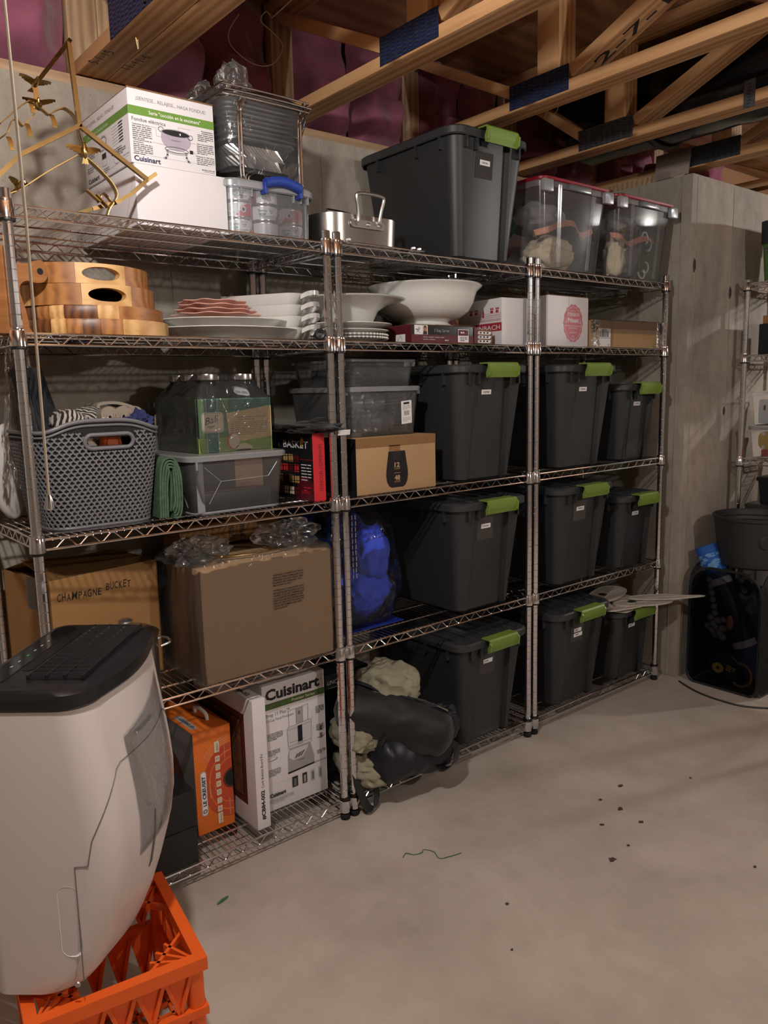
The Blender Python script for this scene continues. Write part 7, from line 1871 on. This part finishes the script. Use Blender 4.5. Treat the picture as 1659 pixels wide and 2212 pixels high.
bm = bm_new(); strip(bm, smooth_pts([ax * (L * 0.45) + sd * 0.08 - up_ * 0.03, ax * (L * 0.47) + sd * 0.05 - up_ * 0.14, V((0.09, -0.10, -0.25)), V((0.065, -0.125, -0.325)), V((0.045, -0.135, -0.350)), V((0.02, -0.13, -0.335)), V((0.0, -0.115, -0.27)), V((0.0, -0.09, -0.20))], 6), (1, 0.4, 0.1), 0.018, 0.003); ob('hanging_strap', bm, 'cloth_black', t)
t, ax, u, w2, L = duffel('stuff_sack', 'dark navy stuff sack lying under the black duffel bag', (0.985, -0.02, S5 + 0.112), (1.30, -0.045, S5 + 0.105), 0.098, 'nylon_navy', 7)
bm = bm_new(); strip(bm, [V((0.16, 0, 0)) + V((0, 0.102 * cos(a), 0.102 * sin(a))) for a in [radians(30 + 15 * k) for k in range(16)]], (1, 0, 0), 0.018, 0.003); ob('strap', bm, 'cloth_black', t)
bm = bm_new(); strip(bm, smooth_pts([V((0.25, -0.09, 0.03)), V((0.29, -0.115, 0.0)), V((0.275, -0.125, -0.05)), V((0.24, -0.11, -0.07)), V((0.22, -0.09, -0.05))], 6), (1, 0.3, 0), 0.02, 0.003); ob('strap', bm, 'cloth_black', t)
soft('stuff_sack', 'shiny grey-navy sack end at the right, against the lowest large tote', (1.275, -0.055, S5 + 0.165), (0.075, 0.055, 0.085), 'nylon_navy', 88, 'bag', 0.25, 0.4)

# white plastic cutouts lying on the lowest small tote
def cutout(label, c, rz, s, tilt, kind):
    t = thing('plastic_cutout', label, 'cutout', c, rz, None, rot=(radians(tilt), 0, radians(rz)))
    bm = bm_new(); th = 0.004
    if kind == 0: P = [(-0.15, -0.03), (-0.05, -0.07), (0.06, -0.075), (0.13, -0.05), (0.155, 0.0), (0.12, 0.05), (0.03, 0.065), (-0.06, 0.05), (-0.14, 0.03)]
    elif kind == 1: P = [(-0.18, -0.025), (-0.02, -0.05), (0.10, -0.03), (0.18, -0.012), (0.185, 0.004), (0.10, 0.012), (0.0, 0.045), (-0.16, 0.03)]
    else: P = [(-0.14, -0.05), (-0.03, -0.075), (0.11, -0.05), (0.15, 0.01), (0.10, 0.07), (-0.05, 0.075), (-0.13, 0.04)]
    P = [(a * s, b * s) for a, b in P]
    P = [(p.x, p.y) for p in smooth_pts([(a, b, 0) for a, b in P], 4, True)]
    prism(bm, P, 'z', 0, th); ob('cutout_sheet', bm, 'hanger_white', t, sharp=50)
    bm = bm_new(); tube(bm, [(a * 0.93, b * 0.93, th) for a, b in P], 0.0016, 5, True); tube(bm, [(-0.10 * s, -0.02 * s, th), (0.0, 0.0, th), (0.11 * s, -0.01 * s, th)], 0.0016, 5); ob('moulded_edge', bm, 'hanger_white', t)
    bm = bm_new(); lathe(bm, [(0.0, th + 0.0008), (0.022 * s, th + 0.0008)], 20, (-0.05 * s, 0.01 * s, 0)); 
    if kind != 1: ob('hole', bm, 'box_black', t)
    else: bm.free()
ZH = S5 + 0.340
cutout('white plastic cutout sheet at the bottom of the pile on the lowest small tote', (2.535, 0.06, ZH), 25, 1.05, 0, 2)
cutout('white plastic cutout sheet with a dark hole, middle of the cutout pile', (2.53, 0.03, ZH + 0.007), -15, 1.0, 1, 0)
cutout('white plastic cutout sheet with a rounded end at the right front of the pile', (2.58, -0.03, ZH + 0.015), -25, 0.95, -1, 0)
cutout('narrow white plastic strip sticking out past the right post', (2.70, -0.075, ZH + 0.024), -38, 0.95, 0, 1)
cutout('white plastic cutout sheet on top at the back of the pile', (2.565, 0.14, ZH + 0.026), 12, 0.95, 2, 2)
cutout('second narrow white plastic strip hanging over the front of the lowest small tote', (2.49, -0.035, ZH + 0.013), -12, 0.8, -6, 1)

# ================================================================== DEHUMIDIFIER ON A MILK CRATE
t = thing('milk_crate', 'orange plastic milk crate with triangular lattice sides under the dehumidifier', 'crate', (0.080, -0.615, 0.0), -8.5)
CW, CD, CHH = 0.33, 0.33, 0.280      # local: x from -CW..0, y 0..CD
def rim_ring(z0, z1, out, th):
    bm = bm_new()
    box(bm, -CW - out, out, -out, -out + th, z0, z1); box(bm, -CW - out, out, CD + out - th, CD + out, z0, z1)
    box(bm, -CW - out, -CW - out + th, -out + th, CD + out - th, z0, z1); box(bm, out - th, out, -out + th, CD + out - th, z0, z1)
    bmesh.ops.remove_doubles(bm, verts=bm.verts, dist=1e-5)
    return bm
ob('top_rim', rim_ring(0.252, 0.280, 0.006, 0.024), 'orange_plastic', t)
ob('middle_rim', rim_ring(0.150, 0.168, 0.004, 0.016), 'orange_plastic', t)
ob('lower_rim', rim_ring(0.0, 0.026, 0.002, 0.016), 'orange_plastic', t)
for (x, y) in ((0, 0), (-CW, 0), (0, CD), (-CW, CD)):
    bm = bm_new(); sx = -1 if x == 0 else 1; sy = 1 if y == 0 else -1
    loft(bm, [rrect(min(x, x + sx * 0.032), max(x, x + sx * 0.032), min(y, y + sy * 0.032), max(y, y + sy * 0.032), 0.010, z, 3) for z in (0.0, 0.26)]); ob('corner_post', bm, 'orange_plastic', t)
def lattice(P0, U, n, nm):
    U = V(U); bm = bm_new(); Lx = CW - 0.05
    for (z0, z1) in ((0.166, 0.254), (0.024, 0.152)):
        for k in range(n):
            a = V(P0) + U * (0.025 + Lx * k / n); b = V(P0) + U * (0.025 + Lx * (k + 0.5) / n); c = V(P0) + U * (0.025 + Lx * (k + 1) / n)
            Nn = U.cross(V((0, 0, 1)))
            bar(bm, a + V((0, 0, z1)), b + V((0, 0, z0)), 0.008, 0.012, up=Nn); bar(bm, b + V((0, 0, z0)), c + V((0, 0, z1)), 0.008, 0.012, up=Nn)
            # triangular web filling every second opening
            quad(bm, [a + V((0, 0, z1)), c + V((0, 0, z1)), b + V((0, 0, z0 + 0.012))])
    return ob(nm, bm, 'orange_plastic', t)
lattice((-CW, 0.008, 0), (1, 0, 0), 5, 'lattice_side'); lattice((-CW, CD - 0.008, 0), (1, 0, 0), 5, 'lattice_side')
def rib_side(x):
    bm = bm_new(); cy = CD / 2
    for (z0, z1) in ((0.03, 0.252),):
        for k in range(4):
            yc = 0.06 + 0.07 * k
        for q in range(8): a = radians(45 * q + 10); bar(bm, (x, cy, 0.21), (x, cy + 0.14 * cos(a), max(0.03, min(0.25, 0.21 + 0.14 * sin(a)))), 0.008, 0.010, up=(1, 0, 0))
        for q in range(5): y0 = 0.03 + 0.27 * q / 4; bar(bm, (x, y0, 0.02), (x, y0 + (0.03 if q < 4 else -0.03), 0.25), 0.008, 0.010, up=(1, 0, 0))
    return ob('lattice_side', bm, 'orange_plastic', t)
rib_side(-0.008); rib_side(-CW + 0.008)
bm = bm_new()
for k in range(9): bar(bm, (-CW + 0.02 + 0.036 * k, 0.01, 0.008), (-CW + 0.02 + 0.036 * k, CD - 0.01, 0.008), 0.006, 0.010); bar(bm, (-CW + 0.01, 0.02 + 0.036 * k, 0.008), (-0.01, 0.02 + 0.036 * k, 0.008), 0.006, 0.010)
ob('crate_floor', bm, 'orange_plastic', t)
# radiating ribs at the upper corner, as a corner gusset just under the rim
for (x, y, sx, sy) in ((0, CD, -1, -1), (0, 0, -1, 1), (-CW, 0, 1, 1)):
    bm = bm_new()
    for a in (8, 30, 45, 60, 82): bar(bm, (x + sx * 0.012, y + sy * 0.012, 0.262), (x + sx * 0.11 * cos(radians(a)) , y + sy * 0.11 * sin(radians(a)), 0.262), 0.006, 0.014)
    bar(bm, (x + sx * 0.012, y + sy * 0.115, 0.262), (x + sx * 0.115, y + sy * 0.012, 0.262), 0.007, 0.014)
    ob('corner_gusset', bm, 'orange_plastic', t)

t = thing('dehumidifier', 'white dehumidifier with a black grille top standing on the orange crate', 'dehumidifier', (-0.059, -0.400, 0.302), 48.6)
HB = 0.565
def dring(z, fy, grow=0.0, n=8):
    """plan outline at height z: flat sides, bowed front (local -y)"""
    xa, xb, yb = -0.2 - grow, 0.2 + grow, 0.120 + grow; fy = fy - grow
    out = []
    r = 0.03
    for cx, cy, a0 in ((xb - r, yb - r, 0), (xa + r, yb - r, 90)):
        for k in range(n + 1): a = radians(a0 + 90 * k / n); out.append(V((cx + r * cos(a), cy + r * sin(a), z)))
    bow = 0.020; rf = 0.062
    for k in range(n + 1): a = radians(180 + 90 * k / n); out.append(V((xa + rf + rf * cos(a), fy + bow + rf + rf * sin(a), z)))
    for k in range(1, 12): u = k / 12; out.append(V((xa + rf + (xb - xa - 2 * rf) * u, fy + bow - bow * sin(pi * u), z)))
    for k in range(n + 1): a = radians(270 + 90 * k / n); out.append(V((xb - rf + rf * cos(a), fy + bow + rf + rf * sin(a), z)))
    return out
PROF = [(0.0, -0.055), (0.008, -0.075), (0.03, -0.094), (0.07, -0.112), (0.12, -0.130), (0.18, -0.148), (0.24, -0.158), (0.30, -0.160), (0.36, -0.155), (0.42, -0.147), (0.48, -0.138), (0.54, -0.130), (HB, -0.126)]
SPL = 0.262      # height of the bucket joint at the side
bm = bm_new(); loft(bm, [dring(z, fy) for z, fy in PROF]); ob('housing', bm, 'dehum_white', t, sharp=40)
def dfront(z):
    for (a, fa), (b, fb) in zip(PROF, PROF[1:]):
        if a <= z <= b: return fa + (fb - fa) * (z - a) / (b - a)
    return PROF[-1][1]
# joint lines of the bucket: across the front rising to the middle, down the near side
bm = bm_new(); pts = []
for k in range(40):
    u = k / 39
    ring = None
    z = SPL + 0.012 + 0.155 * min(1.0, (sin(min(u, 1 - u) * pi)) ** 0.9 * 1.2) if 0 < u < 1 else SPL + 0.008
    R = dring(z, dfront(z)); seg = R[18:18 + 9 + 11 + 9]; i = u * (len(seg) - 1); a = int(i); p = seg[a].lerp(seg[min(a + 1, len(seg) - 1)], i - a); pts.append(p)
pts = [V((-0.2005, -0.060, SPL)), V((-0.2005, -0.085, SPL + 0.002))] + [p * 1.0015 for p in pts[2:]]
tube(bm, pts, 0.0011, 5); tube(bm, [(-0.2003, -0.058, 0.03), (-0.2003, -0.060, SPL)], 0.0011, 5); ob('bucket_joint', bm, 'ink_grey', t)
bm = bm_new()
loft(bm, [[V((-0.2004, y, z)) for y, z in P_] for P_ in ([(p.x, p.y) for p in rrect(-0.060, -0.026, 0.075, 0.225, 0.016, 0, 5)],)], cap1=True, cap0=False) if False else None
R0 = [V((-0.2006, p.x, p.y)) for p in rrect(-0.062, -0.022, 0.080, 0.222, 0.017, 0, 6)]; R1 = [V((-0.196, -0.042 + (p.y + 0.042) * 0.86, 0.151 + (p.z - 0.151) * 0.94)) for p in R0]
loft(bm, [R0, R1], cap0=False); 
ob('bucket_grip', bm, 'white_gloss', t)
bm = bm_new(); lathe(bm, [(0.006, 0.0), (0.005, 0.002), (0, 0.002)], 12); ob('screw', bm, 'chrome_dull', t, (-0.2, -0.045, 0.022), (0, radians(-90), 0))
bm = bm_new(); z0, z1 = 0.165, 0.285; xg = -0.05
pts = [V((xg + 0.012 * k / 8, dfront(z0 + (z1 - z0) * k / 8) - 0.0165 * 0 , z0 + (z1 - z0) * k / 8)) for k in range(9)]
pts = [V((p.x, p.y + 0.0200 - 0.020 * sin(pi * (p.x + 0.138) / 0.276) - 0.0006, p.z)) for p in pts]
tube(bm, pts, [0.0012, 0.003, 0.0032, 0.0032, 0.0032, 0.0032, 0.0032, 0.003, 0.0012], 6); ob('level_window', bm, 'ink_grey', t)
# brand lettering on the bowed front
zt = 0.455; yb = dfront(zt)
f = Face((-0.062, yb - 0.0012 + 0.0032, zt), (1, -0.07, 0), (0, -0.15, 1)); f.text('FRIGIDAIRE', 0, 0, 0.0115, 'ink_grey', width=0.088); f.done('lettering', t)
# protective film still on the front
bm = bm_new()
def fn(u, v):
    z = 0.22 + 0.30 * v - 0.05 * (1 - u) * v; x = -0.10 + 0.23 * u
    y = dfront(z) + 0.020 - 0.020 * sin(pi * (x + 0.138) / 0.276) - 0.0018 - 0.001 * abs(noise.noise(V((u * 9, v * 12, 1))))
    return V((x, y, z))
sheet(bm, fn, 16, 20); ob('protective_film', bm, 'plastic_film', t, sharp=40)
# black top
bm = bm_new()
loft(bm, [dring(HB - 0.004, -0.127, 0.0005), dring(HB + 0.002, -0.128, 0.004), dring(HB + 0.026, -0.127, 0.004), dring(HB + 0.036, -0.120, -0.004), dring(HB + 0.038, -0.108, -0.016)], cap0=False); ob('top_shell', bm, 'dehum_black', t, sharp=40)
ZT2 = HB + 0.0382
# grille well: recessed black field with slanted louvres and cross bars (front part of the top)
bm = bm_new(); GX0, GX1, GY0, GY1 = -0.150, 0.150, -0.085, 0.018
box(bm, GX0, GX1, GY0, GY1, ZT2 - 0.0002, ZT2 + 0.0006); ob('grille_bed', bm, 'grille_black', t)
for k in range(15):
    x = GX0 + 0.006 + (GX1 - GX0 - 0.012) * k / 14
    bm = bm_new(); prism(bm, [(x - 0.0018, ZT2), (x + 0.0022, ZT2), (x + 0.0072, ZT2 + 0.0085), (x + 0.0042, ZT2 + 0.0085)], 'y', GY0, GY1); ob('louvre', bm, 'dehum_black', t)
for k in range(4):
    y = GY0 + (GY1 - GY0) * k / 3
    bm = bm_new(); box(bm, GX0 - 0.004, GX1 + 0.010, y - 0.0018, y + 0.0018, ZT2, ZT2 + 0.0092); ob('cross_bar', bm, 'dehum_black', t)
# dark slot for the handle and the glossy control strip
bm = bm_new(); loft(bm, [rrect(-0.105, 0.135, 0.034, 0.056, 0.01, ZT2, 5), rrect(-0.105, 0.135, 0.034, 0.056, 0.01, ZT2 + 0.0008, 5)]); ob('handle_slot', bm, 'grille_black', t)
bm = bm_new(); loft(bm, [rrect(-0.175, 0.175, 0.060, 0.104, 0.02, ZT2, 5), rrect(-0.174, 0.174, 0.061, 0.103, 0.02, ZT2 + 0.0016, 5)]); ob('control_panel', bm, 'panel_gloss', t)
f = Face((0, 0, ZT2 + 0.0017), (1, 0, 0), (0, 1, 0))
for k, x in enumerate((-0.09, -0.06, -0.025, 0.005, 0.035, 0.065)):
    f.lines(x, 0.080, 0.014, 1, 0.010, 'led_green' if k == 2 else 'ink_light', h=0.0035, seed=k)
f.done('control_symbols', t)
for (x, y) in ((-0.165, 0.085), (0.165, 0.085), (-0.15, -0.01), (0.15, -0.01)):
    bm = bm_new(); lathe(bm, [(0, -0.021), (0.009, -0.021), (0.011, -0.016), (0.011, 0.0), (0.007, 0.006), (0, 0.006)], 14); ob('foot', bm, 'rubber', t, (x, y, 0.0))

# ================================================================== RIGHT SIDE: HAMPER, TUB, FAR SHELF
t = thing('mesh_hamper', 'black pop-up mesh hamper holding a blue mat roll, under the grey tub', 'hamper', (2.85, -0.11, 0.0))
HX, HY, HZ = 0.34, -0.335, 0.565
bm = bm_new()
def panel(P, U, n, x1, y1, r):
    pass
edges = [[(0, 0, 0), (0, 0, HZ)], [(0, HY, 0), (0, HY, HZ)], [(HX, 0, 0), (HX, 0, HZ)], [(HX, HY, 0), (HX, HY, HZ)]]
def archpts(a, b, h, r=0.10):
    a, b = V(a), V(b); U = (b - a); L = U.length; U.normalize(); o = []
    for k in range(7): q = radians(180 - 90 * k / 6); o.append(a + U * (r + r * cos(q)) + V((0, 0, h - r + r * sin(q))))
    for k in range(7): q = radians(90 - 90 * k / 6); o.append(a + U * (L - r + r * cos(q)) + V((0, 0, h - r + r * sin(q))))
    return [a + V((0, 0, 0.03))] + o + [b + V((0, 0, 0.03))]
corners = [(0, 0, 0), (0, HY, 0), (HX, HY, 0), (HX, 0, 0)]
for a, b in zip(corners, corners[1:] + corners[:1]):
    bm = bm_new(); P = archpts(a, b, HZ); A = V(a); B = V(b)
    nn_ = (B - A).cross(V((0, 0, 1))).normalized() * 0.006
    lo = []
    for k in range(5): q = radians(0 - 90 * k / 4); lo.append(B + (A - B).normalized() * (0.05 - 0.05 * cos(q)) + V((0, 0, 0.05 + 0.05 * sin(q))))
    for k in range(5): q = radians(-90 - 90 * k / 4); lo.append(A + (B - A).normalized() * (0.05 + 0.05 * cos(q)) + V((0, 0, 0.05 + 0.05 * sin(q))))
    full = P[1:-1] + lo
    cen = (A + B) / 2 + V((0, 0, HZ / 2)); bm2 = bm_new()
    vs = [bm2.verts.new(p) for p in full]; c = bm2.verts.new(cen)
    for k in range(len(vs)): bm2.faces.new((vs[k], vs[(k + 1) % len(vs)], c))
    ob('mesh_panel', bm2, 'mesh_black', t)
    tube(bm, full, 0.006, 6, True); ob('hoop_edge', bm, 'cloth_black', t)
bm = bm_new(); box(bm, 0.02, HX - 0.02, HY + 0.02, -0.02, 0.002, 0.006); ob('hamper_base', bm, 'cloth_black', t)
def cyl(p, q, r, m, nm, par, seg=28, mi=0):
    bm = bm_new(); tube(bm, [p, q], r, seg); return ob(nm, bm, m, par, sharp=40)
t = thing('yoga_mat_roll', 'blue cloud-patterned mat roll leaning inside the mesh hamper', 'mat roll', (2.93, -0.16, 0))
p, q = V((0.025, -0.235, 0.075)), V((0.0, 0.022, 0.650)); bm = bm_new(); tube(bm, [p.lerp(q, k / 10) for k in range(11)], 0.052, 28); ob('rolled_mat', bm, 'foam_blue', t)
bm = bm_new(); tube(bm, [p.lerp(q, 0.80), q + (q - p).normalized() * 0.001], 0.0526, 28); ob('printed_end', bm, 'mat_blue', t)
f_ax = (q - p).normalized(); bm = bm_new()
uu = V((-1, 0, 0)) - f_ax * V((-1, 0, 0)).dot(f_ax); uu.normalize(); ww = f_ax.cross(uu)
rr = random.Random(6)
for k in range(46):
    a = rr.uniform(-1.3, 1.3); s_ = rr.uniform(0.83, 0.935); r0 = rr.uniform(0.005, 0.011); c = p.lerp(q, s_) + (uu * cos(a) + ww * sin(a)) * 0.0529
    n_ = (uu * cos(a) + ww * sin(a)); tA_ = f_ax; tB_ = n_.cross(f_ax)
    quad(bm, [c + tA_ * (r0 * cos(x)) * 0.6 + tB_ * (r0 * 1.5 * sin(x)) for x in [2 * pi * j / 8 for j in range(8)]])
ob('cloud_print', bm, 'mat_pale', t)
for s_, w2_ in ((0.70, 0.035), (0.22, 0.035)):
    bm = bm_new(); tube(bm, [p.lerp(q, s_), p.lerp(q, s_ + w2_ * 1.4)], 0.0532, 28); ob('paper_band', bm, 'ink_light', t)
bm = bm_new(); tube(bm, [p.lerp(q, 0.27), p.lerp(q, 0.70)], 0.0529, 28); ob('picture_sleeve', bm, 'nylon_navy', t)
bm = bm_new(); c = p.lerp(q, 0.42) + uu * 0.0535; blob(bm, c, (0.004, 0.016, 0.035), 3, 0.1, 3, 2); ob('pink_figure_print', bm, 'skin_print', t)
t = thing('massage_balls', 'string of grey massage balls beside the mat roll in the mesh hamper', 'balls', (2.89, -0.14, 0.0))
for k in range(6):
    bm = bm_new(); bmesh.ops.create_icosphere(bm, subdivisions=2, radius=0.016); ob('ball', bm, 'ball_grey', t, (0.0, -0.045 - 0.006 * k, 0.50 - 0.031 * k))
rr = random.Random(2)
for k in range(20):
    bm = bm_new(); bmesh.ops.create_icosphere(bm, subdivisions=2, radius=0.017); ob('ball', bm, 'ball_grey', t, (rr.uniform(-0.012, 0.014), -0.07 - rr.uniform(-0.035, 0.05), 0.285 - rr.uniform(-0.04, 0.05)))
t = thing('sports_disc', 'round yellow-printed disc at the bottom of the mesh hamper', 'disc', (2.885, -0.27, 0.095), rot=(radians(90), radians(20), radians(-80)))
bm = bm_new(); lathe(bm, [(0, -0.006), (0.07, -0.006), (0.075, 0.0), (0.07, 0.004), (0, 0.006)], 30); ob('disc_body', bm, 'nylon_navy', t)
f = Face((0, 0, 0.0062), (1, 0, 0), (0, 1, 0)); f.ell(-0.02, -0.01, 0.026, 0.024, 'yellow', 24); f.up(); f.ell(-0.02, -0.01, 0.008, 0.008, 'box_black', 12); f.lines(0.012, 0.02, 0.04, 3, 0.010, 'yellow', seed=3); f.done('disc_print', t)
t = thing('resistance_ring', 'tan ring lying against the bottom of the mesh hamper', 'ring', (2.90, -0.345, 0.075))
bm = bm_new(); tube(bm, [(0, 0.05 * cos(a), 0.055 * sin(a)) for a in [2 * pi * k / 28 for k in range(28)]], 0.006, 8, True); ob('ring_tube', bm, 'cardboard_dark', t)
t = thing('dark_clothes', 'dark clothing filling the back of the mesh hamper', 'clothes', (3.07, -0.28, 0.007)); bm = bm_new(); blob(bm, (0, 0, 0.24), (0.10, 0.14, 0.24), 91, 0.15, 3, 4, 0.3, flatz=0.0); ob('cloth_heap', bm, 'nylon_navy', t, sharp=60)
t = thing('flexible_tub', 'dark grey flexible tub sitting on top of the mesh hamper', 'tub', (3.03, -0.315, HZ + 0.007))
bm = bm_new(); lathe(bm, [(0, 0.0), (0.135, 0.0), (0.146, 0.008), (0.175, 0.215), (0.182, 0.222), (0.183, 0.232), (0.176, 0.236), (0.170, 0.228), (0.140, 0.014), (0, 0.010)], 48); ob('tub_body', bm, 'tub_grey', t)
bm = bm_new()
for k in range(5): lathe(bm, [(0.1635 - 0.0055 * k, 0.212 - 0.02 * k), (0.1615 - 0.0055 * k, 0.208 - 0.02 * k), (0.1625 - 0.0055 * k, 0.204 - 0.02 * k)], 48)
ob('inner_ridge', bm, 'tub_grey', t)
bm = bm_new(); lathe(bm, [(0.0, 0.006), (0.026, 0.005), (0.032, 0.0)], 20); ob('side_boss', bm, 'tub_grey', t, (-0.12, -0.112, 0.13), (radians(97), 0, radians(-47)))

# things on the far shelf (its front faces the aisle, -x; the end nearest the wall is in view)
ZS = [1.831 + 0.037, 1.496 + 0.037, 1.001 + 0.037, 0.52 + 0.037]
def lid_bin(label, x, y0, y1, z, w_, h, mb, ml, name='storage_bin', hl=0.03, taper=0.01):
    t = thing(name, label, 'bin', (x, y1, z + 0.001)); d = y1 - y0
    bm = bm_new(); loft(bm, [rrect(taper, w_ - taper, -d + taper, -taper, 0.02, 0.0), rrect(0, w_, -d, 0, 0.02, h - hl)]); ob('bin_body', bm, mb, t)
    bm = bm_new(); loft(bm, [rrect(-0.006, w_ + .006, -d - .006, 0.006, 0.022, h - hl), rrect(-0.008, w_ + .008, -d - .008, 0.008, 0.022, h - 0.004), rrect(0.0, w_, -d, 0.0, 0.02, h)]); ob('bin_lid', bm, ml, t)
    return t
t = lid_bin('dark green bin with a deep black lid on top of the far shelf', 3.262, -0.62, -0.172, ZS[0], 0.36, 0.275, 'bin_green', 'bin_dark', hl=0.105)
bm = bm_new(); tube(bm, smooth_pts([(-0.001, -0.03, 0.15), (-0.010, -0.03, 0.14), (-0.010, -0.12, 0.13), (-0.001, -0.13, 0.14)], 4), 0.004, 6); ob('wire_bail', bm, 'chrome_dull', t)
t = carton('black_photo_box', 'black upright box on the second level of the far shelf', 'box', (3.262, -0.50, ZS[1] + 0.0005), 0, 0.30, 0.32, 0.143, 'bin_dark', 0.003)
t = carton('brown_carton', 'brown carton behind the black box on the far shelf', 'box', (3.40, -0.48, ZS[1] + 0.0005), 0, 0.20, 0.30, 0.20, 'cardboard_dark', 0.003) if False else None
t = carton('brown_carton', 'low brown carton lying on the black box of the far shelf', 'box', (3.275, -0.49, ZS[1] + 0.144), 0, 0.24, 0.30, 0.038, 'cardboard_dark', 0.002)
t = clearbin('lower clear lidded bin with a yellow toy on the far shelf', 3.262, -0.50, ZS[2] + 0.0005, 0.30, 0.355, 0.150, True)
t2 = thing('yellow_toy', 'yellow toy panel with a knob inside the lower clear bin of the far shelf', 'toy', (3.300, -0.345, ZS[2] + 0.045))
bm = bm_new(); R0 = [V((0, p.x, p.y)) for p in rrect(-0.13, 0.16, 0.0, 0.085, 0.03, 0, 5)]; loft(bm, [R0, [p + V((0.02, 0, 0)) for p in R0]]); ob('toy_plate', bm, 'yellow', t2)
bm = bm_new(); lathe(bm, [(0.026, 0), (0.024, 0.012), (0.0, 0.014)], 20); ob('knob', bm, 'gold_print', t2, (0.0, 0.08, 0.042), (0, radians(-90), 0))
for (y, z) in ((0.135, 0.075), (0.135, 0.010)):
    bm = bm_new(); lathe(bm, [(0.009, 0), (0.008, 0.003), (0, 0.003)], 12); ob('white_dot', bm, 'white_gloss', t2, (0.0, y, z), (0, radians(-90), 0))
t2 = carton('red_packet', 'red packet under the yellow toy in the clear bin', 'packet', (3.305, -0.30, ZS[2] + 0.009), 0, 0.03, 0.10, 0.033, 'box_red', 0.002)
t = clearbin('upper clear bin with a white hang-card on the far shelf', 3.264, -0.49, ZS[2] + 0.158, 0.29, 0.345, 0.165, False)
t2 = thing('hang_card', 'white packaged card with a teal square inside the upper clear bin', 'card', (3.290, -0.185, ZS[2] + 0.170))
R0 = [V((0, -p.x, p.y)) for p in rrect(0.0, 0.16, 0.0, 0.115, 0.012, 0, 4)]; bm = bm_new(); loft(bm, [R0, [p + V((0.004, 0, 0)) for p in R0]]); ob('card_sheet', bm, 'white_paper', t2)
f = Face((-0.0002, 0, 0), (0, -1, 0), (0, 0, 1)); f.rect(0.058, 0.012, 0.085, 0.045, 'mason_teal'); f.ell(0.028, 0.075, 0.006, 0.014, 'ink', 12); f.lines(0.06, 0.085, 0.05, 3, 0.012, 'ink_light', h=0.003); f.done('card_print', t2)
t = lid_bin('grey lidded bin low on the far shelf behind the tub', 3.262, -0.58, -0.155, ZS[3], 0.34, 0.26, 'tote_grey', 'label_tape', hl=0.028)
t = lid_bin('small dark bin standing on the grey lidded bin of the far shelf', 3.275, -0.50, -0.20, ZS[3] + 0.262, 0.26, 0.13, 'nylon_navy', 'bin_dark', hl=0.02)
t = lid_bin('clear-fronted bin on the lowest level of the far shelf', 3.262, -0.58, -0.155, 0.0665, 0.34, 0.26, 'milky_bin', 'milky_rim', hl=0.028)
# dark cable on the floor in front of the hamper
wire('cable', 'dark cable lying on the floor from the concrete corner past the hamper', [(2.80, -0.10, 0.004), (2.74, -0.22, 0.004), (2.72, -0.34, 0.004), (2.74, -0.46, 0.004), (2.86, -0.60, 0.004), (3.05, -0.75, 0.004)], 0.004, 'tub_grey', 'cable')

# ------------------------------------------------------------------ specks on the floor
def speck(name, label, x, y, r, m, seed, cat='debris', grp='small dark flakes on the floor'):
    bm = bm_new(); rr = random.Random(seed); pts = [(r * rr.uniform(0.5, 1.2) * cos(2 * pi * k / 9), r * rr.uniform(0.4, 1.0) * sin(2 * pi * k / 9)) for k in range(9)]
    prism(bm, pts, 'z', 0.0002, 0.0022); return tag(ob(name, bm, m, None, (x, y, 0)), label, cat, grp)
for k, (x, y, r) in enumerate(((1.746, -0.485, 0.010), (1.614, -0.495, 0.008), (1.594, -0.664, 0.009), (1.351, -0.723, 0.014), (1.487, -0.590, 0.008), (1.614, -0.575, 0.011), (1.449, -0.713, 0.006), (0.959, -0.652, 0.007), (0.835, -0.78, 0.005), (1.63, -1.02, 0.007), (1.98, -0.62, 0.006))):
    speck('flake', 'small dark flake on the open concrete floor', x, y, r, 'debris_brown', k)
bm = bm_new(); tube(bm, [(-0.018, -0.004, 0.004), (0.0, 0.0, 0.006), (0.02, 0.008, 0.003)], [0.002, 0.004, 0.0025], 7)
tag(ob('green_scrap', bm, 'debris_green', None, (0.370, -0.119, 0.0)), 'tiny green scrap on the floor in front of the left shelf', 'debris')
bm = bm_new(); tube(bm, smooth_pts([(0, 0, 0.002), (0.02, 0.01, 0.004), (0.035, -0.01, 0.002), (0.06, -0.02, 0.004), (0.075, -0.01, 0.002), (0.09, -0.04, 0.003), (0.08, -0.075, 0.002), (0.11, -0.09, 0.003), (0.15, -0.10, 0.002)], 5), 0.0012, 5)
tag(ob('green_thread', bm, 'debris_green', None, (0.885, -0.300, 0.0)), 'thin curled green thread on the floor in front of the middle posts', 'thread')
